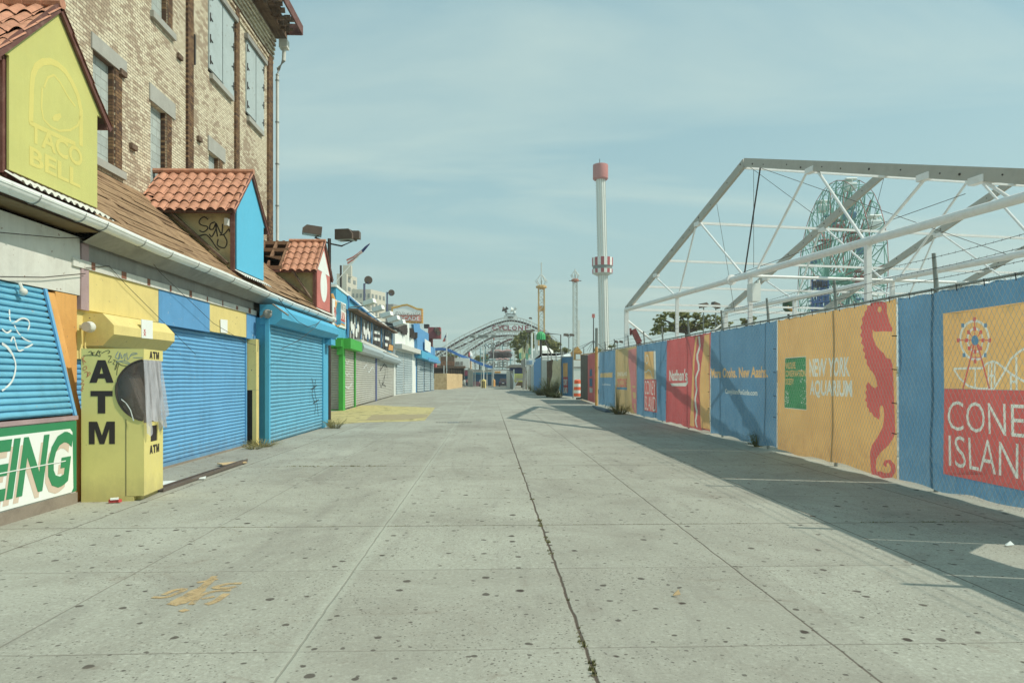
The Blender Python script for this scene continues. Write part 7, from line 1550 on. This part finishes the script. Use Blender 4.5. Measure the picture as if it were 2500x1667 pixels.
mb.build('sign_print', m_blu, KB); mb = MB(); [mb.bar((P2(x, 1000, 112).x, 112, 0), P2(x, 1030, 112), .2) for x in (1395, 1425, 1500, 1545)]; mb.build('leg', m_grey, KB)
for i, (pts, mt, lb, xp, yt) in enumerate((((((1330, 790), (1360, 765), (1395, 740), (1400, 800), (1420, 850), (1425, 890), (1395, 925), (1350, 940), (1335, 870)), 0, 'leftmost of three feather flags, pale yellow with green swirl', 1395, 730)), ((((1425, 800), (1445, 680), (1462, 700), (1458, 800), (1462, 890), (1440, 930), (1422, 880)), 1, 'middle tall narrow feather flag, cream', 1448, 650)), ((((1465, 720), (1480, 700), (1492, 800), (1490, 890), (1462, 920)), 0, 'rightmost of three feather flags, yellow and green', 1466, 600)))):
    t_ = thing('feather_flag', lb, 'flag', (P2(xp, 1000, 108+i).x, 108+i, 0), 'feather flags'); mb = MB(); mb.prism([P2(x, y, 108+i) for x, y in pts], (0, .03, 0)); mb.build('flag_cloth', (M('pale_yellow_cloth', L3(226, 226, 160)), M('cream_flag', L3(220, 214, 178)))[mt], t_)
    mb = MB(); s_ = [P2(x, y, 107.95+i) for x, y in ((pts[0][0]+25, pts[0][1]+40), (pts[0][0]+22, pts[0][1]+90), (pts[0][0]+30, pts[0][1]+130))]; ribbon(mb, s_, Vector((0, -1, 0)), .35, 0, .01); mb.build('flag_print', M('teal_cloth', L3(96, 176, 150)), t_)
    a = P2(xp, yt, 108+i); MB().tube([(a.x, 108+i, 0), a], .05, 5).build('flagpole', m_mtl, t_)
# small flag on the left and far pole
t_ = thing('pole_flag', 'small red and white flag hanging from a white pole by the coaster', 'flag', (P2(297, 900, 130).x, 130, 0)); a = P2(297, 540, 130); MB().tube([(a.x, 130, 0), a], .1, 6).build('flagpole', m_wht2, t_); mb = MB(); mb.prism([P2(x, y, 130) for x, y in ((290, 560), (272, 590), (262, 610), (276, 625), (290, 600))], (0, .03, 0)); mb.build('flag_cloth', m_navy, t_); mb = MB(); mb.prism([P2(x, y, 130) for x, y in ((262, 612), (236, 672), (280, 668), (283, 630))], (0, .03, 0)); mb.build('flag_cloth', m_redw, t_)
t_ = thing('pole_flag', 'small red flag above the near lamp pole lights', 'flag', (P2(975, 800, 150).x, 150, 0)); a = P2(990, 555, 150); MB().tube([(P2(965, 900, 150).x, 150, 0), P2(968, 650, 150), a], .07, 5).build('flagpole', m_mtl, t_); mb = MB(); mb.prism([P2(x, y, 149.9) for x, y in ((985, 575), (968, 610), (962, 650), (982, 640), (990, 600))], (0, .03, 0)); mb.build('flag_cloth', m_redw, t_)
# green mushroom ride
MR = thing('green_canopy_ride', 'bright green ribbed canopy on dark legs beside the tree', 'ride', (P2(1650, 840, 125).x, 125, 0)); c = P2(1650, 640, 125); R0 = (P2(1718, 640, 125).x-P2(1590, 640, 125).x)/2; cx = P2(1654, 640, 125)
mb = MB(); Hc = P2(1650, 520, 125).z-c.z
def fn(u, v): a = 2*math.pi*u; r = R0*(1+.05*math.cos(u*2*math.pi*14))*(math.sin(v*1.57) if v < 1 else 1); z = Hc*(.35+.65*math.cos(v*1.45)) if v < .8 else Hc*(.35+.65*math.cos(.8*1.45))*(1-(v-.8)/.2); return Vector((cx.x+r*math.cos(a), 125+R0+r*math.sin(a), c.z+z))
mb.grid(fn, 84, 10); mb.build('canopy', M('emerald_canopy', L3(22, 178, 96), rough=.4), MR, smooth=True, recalc=False)
MB().tube([(cx.x, 125+R0, 0), (cx.x, 125+R0, c.z+.6)], .22, 8).build('pole', m_drk, MR); MB().tube([P2(1700, 640, 126), P2(1790, 840, 126)], .16, 6).build('strut', m_drk, MR); MB().tube([P2(1572, 540, 126), P2(1590, 840, 126)], .3, 8).build('white_pole', m_wht2, MR)
MB().lathe([(2.8, 0), (2.2, P2(1650, 780, 124).z), (.9, P2(1650, 705, 124).z)], (P2(1662, 800, 131).x, 131, 0), 12).build('white_cone', m_wht2, MR)
def lampost(x, yt, Y, heads, label, yb_=0, r=.08, mat=None):
    a = P2(x, yt, Y); t_ = thing('area_light', label, 'area light', (a.x, Y, 0), 'area lights'); MB().tube([(a.x, Y, 0), a], r, 6).build('pole', mat or m_mtl, t_)
    for hx, hy2, w in heads: c = P2(hx, hy2, Y); mb = MB(); light_head(mb, c, 0, w, w*.6, w*.4, .1); h_ = mb.build('lamp_head', m_bron, t_); MB().box(c+Vector((0, 0, w*.26)), (w*.8, w*.5, w*.12)).build('lamp_lens', m_glas, h_); MB().tube([a, c+Vector((0, 0, -w*.1))], .05, 5).build('arm', m_mtl, t_)
    return t_
lampost(2050, 612, 105, ((2015, 575, .85), (2095, 575, .75)), 'twin headed area light left of the white lattice mast'); lampost(1518, 530, 118, ((1480, 522, 1.0), (1532, 508, .7)), 'pair of dark box lights over the tree', r=.18, mat=m_wht2); lampost(1512, 330, 150, ((1500, 335, .7),), 'slim white pole with a single lamp right of the coaster letters', mat=m_wht2)
mb = MB(); a = P2(1935, 570, 110); mb.tube([(a.x, 110, 0), a, P2(1700, 548, 110)], .09, 5); mb.build('bracket_pole', m_drk, label='thin dark pole with long horizontal arm right of the tree', cat='pole')
def zt_(x, y): return (1380+x/7.128, 640+y/7.128)
p = atY(zt_(492, 900), 90); b = thing('spar_pole', 'thin dark pole with guy wires behind the gate post', 'pole', (p.x, 90, 0)); MB().tube([(p.x, 90, 0), p], [.12, .06], 6).build('pole', m_drk, b); mb = MB(); c = atY(zt_(492, 1365), 90)
for x, y in ((240, 1480), (300, 1500), (380, 1540), (420, 1560), (620, 1450), (660, 1500), (600, 1540), (180, 1560)): mb.tube([c, atY(zt_(x, y), 90)], .025, 3)
mb.build('guy_wire', m_wire, b, recalc=False); MB().box(atY(zt_(490, 935), 90), (.35, .3, .5)).build('lamp', m_redw, b)
for x, y0, nm in ((702, 1410, 'thin steel post just right of the observation tower foot'), (322, 1495, 'thin short post left of the spar pole')): a = atY(zt_(x, y0), 62); MB().tube([(a.x, 62, 0), a], .05, 5).build('steel_post', m_mtl, label=nm, cat='post')
mb = MB(); Y = 75; mb.bar(atY(zt_(1180, 1170), Y), atY(zt_(1290, 1400), Y), .8, .5); mb.bar(atY(zt_(1135, 1150), Y), atY(zt_(1140, 1270), Y), .2); a = atY(zt_(1280, 1400), Y); mb.bar((a.x, Y, 0), a, .5); mb.build('red_ride_arm', M('dark_red_steel', L3(140, 60, 58)), label='dark red jointed ride arm rising behind the fence', cat='ride arm')
lampost_pts = ((865, 1370, 1040), (950, 1370, 1050)); a = atY(zt_(905, 1400), 100); t_ = thing('area_light', 'pair of low area lights behind the fence by the tent corner', 'area light', (a.x, 100, 0), 'area lights'); MB().tube([(a.x, 100, 0), a], .07, 5).build('pole', m_mtl, t_)
for x in (890, 975): mb = MB(); light_head(mb, atY(zt_(x, 1385), 100), 0, .55, .4, .3, .2); mb.build('lamp_head', m_bron, t_)
for i, (x, y, lb) in enumerate(((513, 906, 'left tilted box light seen between the tent posts'), (583, 906, 'right tilted box light seen between the tent posts'))):
    c = atY(K('z4', (x, y)), 60); t_ = thing('area_light', lb, 'area light', (c.x, 60, 0), 'area lights'); mb = MB(); light_head(mb, c, .3, .72, .5, .4, (-.2, .3)[i]); mb.build('lamp_head', m_bron, t_); MB().tube([(c.x, 60.3, 0), c], .06, 5).build('pole', m_mtl, t_)
c = atY(K('z4', (1000, 905)), 62); t_ = thing('potted_shrub', 'dark green shrub top in an orange holder above the fence', 'shrub', (c.x, 62, 0)); MB().tube([(c.x, 62, 0), c], .1, 6).build('post', m_drk, t_); mb = MB(); mb.sphere(c, .55, 10, 1.3); mb.build('foliage', M('shrub_green', L3(58, 92, 60), var=.5, bump=.8), t_, smooth=True); MB().tube([c+Vector((-.3, -.4, -.2)), c+Vector((.5, -.4, -.7))], .15, 6).build('orange_band', m_ora, t_)
# trees ---------------------------------------------------------------------
def tree(label, Y, blobs, crop, n, leaf, trunk_px, seed, group=None):
    """blobs: ellipses (x, y, rx, ry) in photo crop coordinates; leaves scattered in clumps through their volume"""
    random.seed(seed); s_ = CROP[crop][2]; c0 = atY(K(crop, trunk_px), Y); t_ = thing('broadleaf_tree', label, 'tree', (c0.x, Y, 0), group)
    mb = MB(); cl = []
    tot = sum(b[2]*b[3] for b in blobs); limbs = MB()
    top = Vector((c0.x, Y, max(1.5, c0.z))); limbs.tube([(c0.x, Y, 0), (c0.x+.1, Y, top.z*.5), top], [.38, .3, .24], 8)
    for x, y, rx, ry in blobs:
        c = atY(K(crop, (x, y)), Y); R1 = rx/s_/FPX*Y; R2 = ry/s_/FPX*Y; limbs.tube([top, top.lerp(c, .6)+Vector((random.uniform(-.3, .3), random.uniform(-.5, .5), .2)), c+Vector((0, 0, R2*.3))], [.16, .09, .03], 5)
        k = max(3, int(n*(rx*ry)/tot/26))
        for _ in range(k):
            v = Vector((random.gauss(0, 1), random.gauss(0, 1), random.gauss(0, 1))).normalized()*random.uniform(.35, 1.05)**.6
            cl.append((c+Vector((v.x*R1, v.y*R1*.9, v.z*R2)), random.uniform(.25, .5)*min(R1, R2)*.75))
    for c, r in cl:
        for _ in range(26):
            p = c+Vector((random.gauss(0, .5), random.gauss(0, .5), random.gauss(0, .38)))*r
            e = Vector((random.gauss(0, 1), random.gauss(0, 1), random.gauss(0, .6))).normalized()*leaf*random.uniform(.6, 1.3); s2 = e.cross(Vector((random.gauss(0, 1), random.gauss(0, 1), random.gauss(0, 1)))).normalized()*leaf*.42
            mb.add([p-e, p+s2, p+e, p-s2], [(0, 1, 2, 3)])
    limbs.build('trunk', m_bark, t_, smooth=True); mb.build('crown', m_leaft, t_, recalc=False); return t_
tree('large dark leafy tree beside the green canopy ride', 135, ((1300, 650, 80, 60), (1380, 590, 75, 55), (1460, 570, 80, 60), (1530, 620, 70, 80), (1260, 720, 60, 50), (1350, 720, 90, 70), (1450, 700, 90, 90), (1330, 800, 70, 60), (1420, 810, 90, 70), (1350, 880, 60, 60), (1520, 750, 70, 80), (1340, 950, 50, 40)), 'c2', 9000, .26, (1390, 950), 1)
tree('sunlit leafy tree right of the green canopy ride', 140, ((1740, 600, 45, 50), (1760, 690, 70, 60), (1830, 720, 70, 55), (1890, 720, 50, 45), (1790, 790, 80, 45), (1880, 790, 60, 40), (1700, 680, 50, 60)), 'c2', 6000, .26, (1800, 830), 2)
tree('spreading leafy tree behind the fence under the tent frame', 62, ((260, 985, 40, 22), (310, 960, 48, 20), (370, 965, 48, 26), (430, 960, 50, 20), (500, 965, 50, 22), (560, 985, 55, 22), (620, 1000, 40, 18), (280, 1030, 55, 30), (380, 1020, 70, 30), (480, 1020, 70, 30), (590, 1025, 50, 20), (230, 1060, 40, 20), (660, 1010, 22, 14)), 'z4', 8500, .13, (420, 1060), 3)
tree('small tree top behind the yellow banner', 62, ((745, 995, 28, 14), (790, 985, 26, 12), (770, 1005, 40, 14)), 'z4', 1500, .12, (765, 1020), 4)
for i, (bl, lb) in enumerate(((((345, 870, 50, 35), (410, 880, 50, 30), (380, 900, 60, 30)), 'low hazy tree behind the snack stand roof'), (((740, 900, 35, 30), (770, 920, 40, 30)), 'small hazy tree below the coaster centre'), (((860, 900, 30, 40), (850, 940, 40, 30)), 'yellowish tree behind the lattice sign'))): tree(lb, 215, bl, 'c2', 1500, .42, (bl[-1][0], bl[-1][1]+60), 10+i)
tree('small thin tree behind the twin headed area light', 150, ((1990, 790, 40, 30), (2030, 800, 40, 25), (1960, 810, 30, 20)), 'c2', 1200, .3, (2000, 860), 16)
tree('bush top behind the observation tower foot', 150, ((800, 1470, 40, 30), (850, 1455, 30, 30), (560, 1530, 60, 30)), 'zz' if False else 'zt2', 1000, .25, (800, 1540), 17)
random.seed(55)
for px_, n, r, h, lb in (((1520, 1375), 50, .5, .9, 'small bush at the foot of the blue shed'), ((1690, 1440), 130, 1.3, 1.1, 'low spreading bush before the timber panel'), ((1790, 1465), 150, .8, 1.9, 'tall scruffy bush against the timber panel'), ((1870, 1478), 60, .6, .6, 'low weeds at the foot of the cream cloth')): weed('bush', gnd(K('c2', px_)), n, r, h, lb, leaf=.14, cat='bush')
t_ = MB().bar(gnd(K('c2', (1600, 1400))), gnd(K('c2', (1600, 1400)))+Vector((.3, .2, 2.4)), .12, .08).build('leaning_stake', m_ply, label='thin wooden stake leaning by the low bush', cat='stake')
# ------------------------------------------------------------ giant wheel behind the tent frame
WD_ = 156.0; hub = atD((2043, 684), WD_); Rw = 235/FPX*WD_; wdir = Vector((math.sin(R_(7)), math.cos(R_(7)), 0)); ax_ = Vector((math.cos(R_(7)), -math.sin(R_(7)), 0))
vr = ray((2063, 684)); vr.z = 0; vr.normalize()
GW = thing('giant_wheel', 'huge green and red lattice ferris wheel seen obliquely through the tent frame', 'ferris wheel', (hub.x, hub.y, 0))
m_whg = M('wheel_green', L3(104, 174, 152), dirt=.1); m_whr = M('wheel_red', L3(190, 122, 112), dirt=.1)
def wp(r, a, o=0): return hub+(wdir*math.cos(a)+Vector((0, 0, 1))*math.sin(a))*r+ax_*o
N = 32
for nm, mt, sets in (('rim', m_whr, ((1.0, 1.6), (1.0, -1.6))), ('rim', m_whg, ((.93, 1.6), (.93, -1.6), (.62, 1.9), (.62, -1.9), (.3, 2.2), (.3, -2.2)))):
    mb = MB()
    for fr, o in sets: MB().tube([wp(Rw*fr, 2*math.pi*k/N, o) for k in range(N+1)], .09, 4).build(nm, mt, GW)
mb = MB(); mr = MB()
for k in range(N):
    a = 2*math.pi*k/N; a2 = 2*math.pi*(k+1)/N
    for o in (1.6, -1.6):
        mb.bar(wp(1.2, a, o*1.6), wp(Rw, a, o), .16); mb.bar(wp(Rw*.93, a, o), wp(Rw, a2, o), .14); mb.bar(wp(Rw*.62, a, o*1.15), wp(Rw*.93, a2, o), .13); mb.bar(wp(Rw*.62, a2, o*1.15), wp(Rw*.93, a, o), .13); mb.bar(wp(Rw*.3, a, o*1.3), wp(Rw*.62, a2, o*1.15), .08)
    mb.bar(wp(Rw, a, 1.6), wp(Rw, a, -1.6), .11); mb.bar(wp(Rw*.8, a, 1.7), wp(Rw, a, -1.6), .08); mb.bar(wp(Rw*.62, a, 1.9), wp(Rw*.62, a, -1.9), .1)
    if k % 4 == 0: [mr.bar(wp(2, a+.1, o), wp(Rw*.93, a, o), .22) for o in (1.4, -1.4)]; mr.bar(wp(Rw*.45, a, 0), wp(Rw*.93, a2+.15, 0), .2)
mb.build('spokes', m_whg, GW); mr.build('curved_rails', m_whr, GW)
MB().tube([hub-ax_*3.2, hub+ax_*3.2], 1.1, 14).build('hub', m_whg, GW)
mb = MB()
for o in (4.2, -4.2):
    for s in (-1, 1): mb.bar(hub+ax_*o*.7, Vector((hub.x+o*1.2, hub.y+s*9, 0)), .5)
    mb.bar(Vector((hub.x+o, hub.y-4.5, hub.z*.5)), Vector((hub.x+o, hub.y+4.5, hub.z*.5)), .4)
mb.build('support_frame', M('frame_blue', L3(52, 98, 150)), GW)
def carr(p, mt, big):
    mb = MB(); w = 1.5 if big else 1.1; pr = [(-w, -1), (w, -1), (w*1.1, 0), (w, .35), (-w, .35), (-w*1.1, 0)]; mb.prism([p+wdir*x+Vector((0, 0, z))-ax_*1.0 for x, z in pr], ax_*2.0); mb.prism([p+wdir*x+Vector((0, 0, z))-ax_*1.1 for x, z in ((-w*1.05, 1.15), (w*1.05, 1.15), (w*.8, 1.45), (-w*.8, 1.45))], ax_*2.2)
    for x in (-w, w): mb.bar(p+wdir*x+Vector((0, 0, .3)), p+wdir*x+Vector((0, 0, 1.2)), .14)
    o = mb.build('passenger_car', mt, GW); return o
for k in range(8): carr(wp(Rw-1.2, 2*math.pi*k/8+.35), m_wht2, True)
for k in range(16): carr(wp(Rw*.55+ (3 if k % 2 else 0), 2*math.pi*k/16+.1), (M('faded_red_car', L3(176, 104, 98)), M('faded_blue_car', L3(88, 140, 176)))[k % 2], False)
SGW = thing('ride_sign_tower', 'blue lattice sign tower standing in front of the giant wheel', 'sign tower', (atY(K('z4', (1180, 900)), 140).x, 140, 0)); mb = MB(); random.seed(3)
def zw(x, y, Y=138): return atY((1930+x/4.479, 430+y/4.479), Y)
for x in (240, 300, 345, 410): a = zw(x, 1130); mb.bar((a.x, 138, 0), (a.x, 138, a.z), .3)
for y in (1120, 1200, 1310, 1380, 1440): mb.bar(zw(235, y), zw(425, y-10), .35)
for k in range(20): x = random.uniform(240, 400); y = random.uniform(1120, 1440); mb.bar(zw(x, y), zw(x+random.uniform(-30, 30), y+50), .22)
mb.build('lattice', M('sign_blue_steel', L3(46, 96, 158)), SGW); mb = MB(); a = zw(238, 1215, 137.8); b = zw(402, 1150, 137.8); text(mb, 'THRILLS', a, (1, 0, 0), (0, 0, 1), b.x-a.x, b.z-a.z, 0, .15, bold=.01); mb.build('lettering', m_drk, SGW)
MB().prism([zw(x, y, 137.9) for x, y in ((235, 1225), (408, 1190), (405, 1130), (320, 1125), (240, 1160))], (0, .1, 0)).build('sign_board', M('slate_blue_board', L3(108, 120, 140)), SGW)
a = zw(480, 1115, 145); b = zw(610, 1105, 145); MB().lathe([(abs(b.x-a.x)*.5, -.3), (abs(b.x-a.x)*.6, 0), (.3, 1.2)], ((a.x+b.x)/2, 145, a.z), 14).build('green_umbrella_roof', m_whg, label='round green roof in front of the giant wheel', cat='ride roof'); 
# distant low skyline beyond the park so the ground meets buildings and trees
random.seed(90); sk = []
for i in range(26):
    x = -150+i*22+random.uniform(-4, 4); Y = random.uniform(300, 340)
    if abs(x) > 600: continue
    if i % 2: MB().b2(x-8, x+9, Y, Y+12, 0, random.uniform(4.5, 7.5)).build('low_warehouse', (m_dcr, m_dgr, m_wht)[i % 3], label=('cream', 'grey', 'whitewashed')[i % 3]+' low warehouse in the far row behind the rides', cat='warehouse', group='far low warehouses')
    else:
        t_ = thing('distant_tree', 'hazy round tree in the far row behind the rides', 'tree', (x, Y, 0), 'far trees'); mb = MB()
        for _ in range(700): v = Vector((random.gauss(0, 1), random.gauss(0, 1), random.gauss(0, 1))).normalized()*random.uniform(.5, 1); p = Vector((x+v.x*8, Y+v.y*5, 5.2+v.z*3.3+math.sin(x+v.x*3))); s2 = random.uniform(.4, .8); e = Vector((random.gauss(0, 1), random.gauss(0, 1), random.gauss(0, 1))).normalized()*s2; g2 = e.cross(Vector((0, .3, 1))).normalized()*s2*.5; mb.add([p-e, p+g2, p+e, p-g2], [(0, 1, 2, 3)])
        mb.build('crown', m_leaft, t_, recalc=False); MB().tube([(x, Y, 0), (x, Y, 4)], .5, 6).build('trunk', m_bark, t_)
# ------------------------------------------------------------ sea haze over the whole place
hm = bpy.data.materials.new('sea_haze'); hm.use_nodes = True; ht = hm.node_tree; ht.nodes.clear()
ho = ht.nodes.new('ShaderNodeOutputMaterial'); hv = ht.nodes.new('ShaderNodeVolumePrincipled'); hv.inputs['Density'].default_value = 0.0006; hv.inputs['Color'].default_value = (.9, .92, .88, 1); hv.inputs['Anisotropy'].default_value = .3
ht.links.new(hv.outputs[0], ho.inputs['Volume'])
MB().b2(-605, 605, -65, 805, -1, 92).build('haze', hm, kind='stuff')
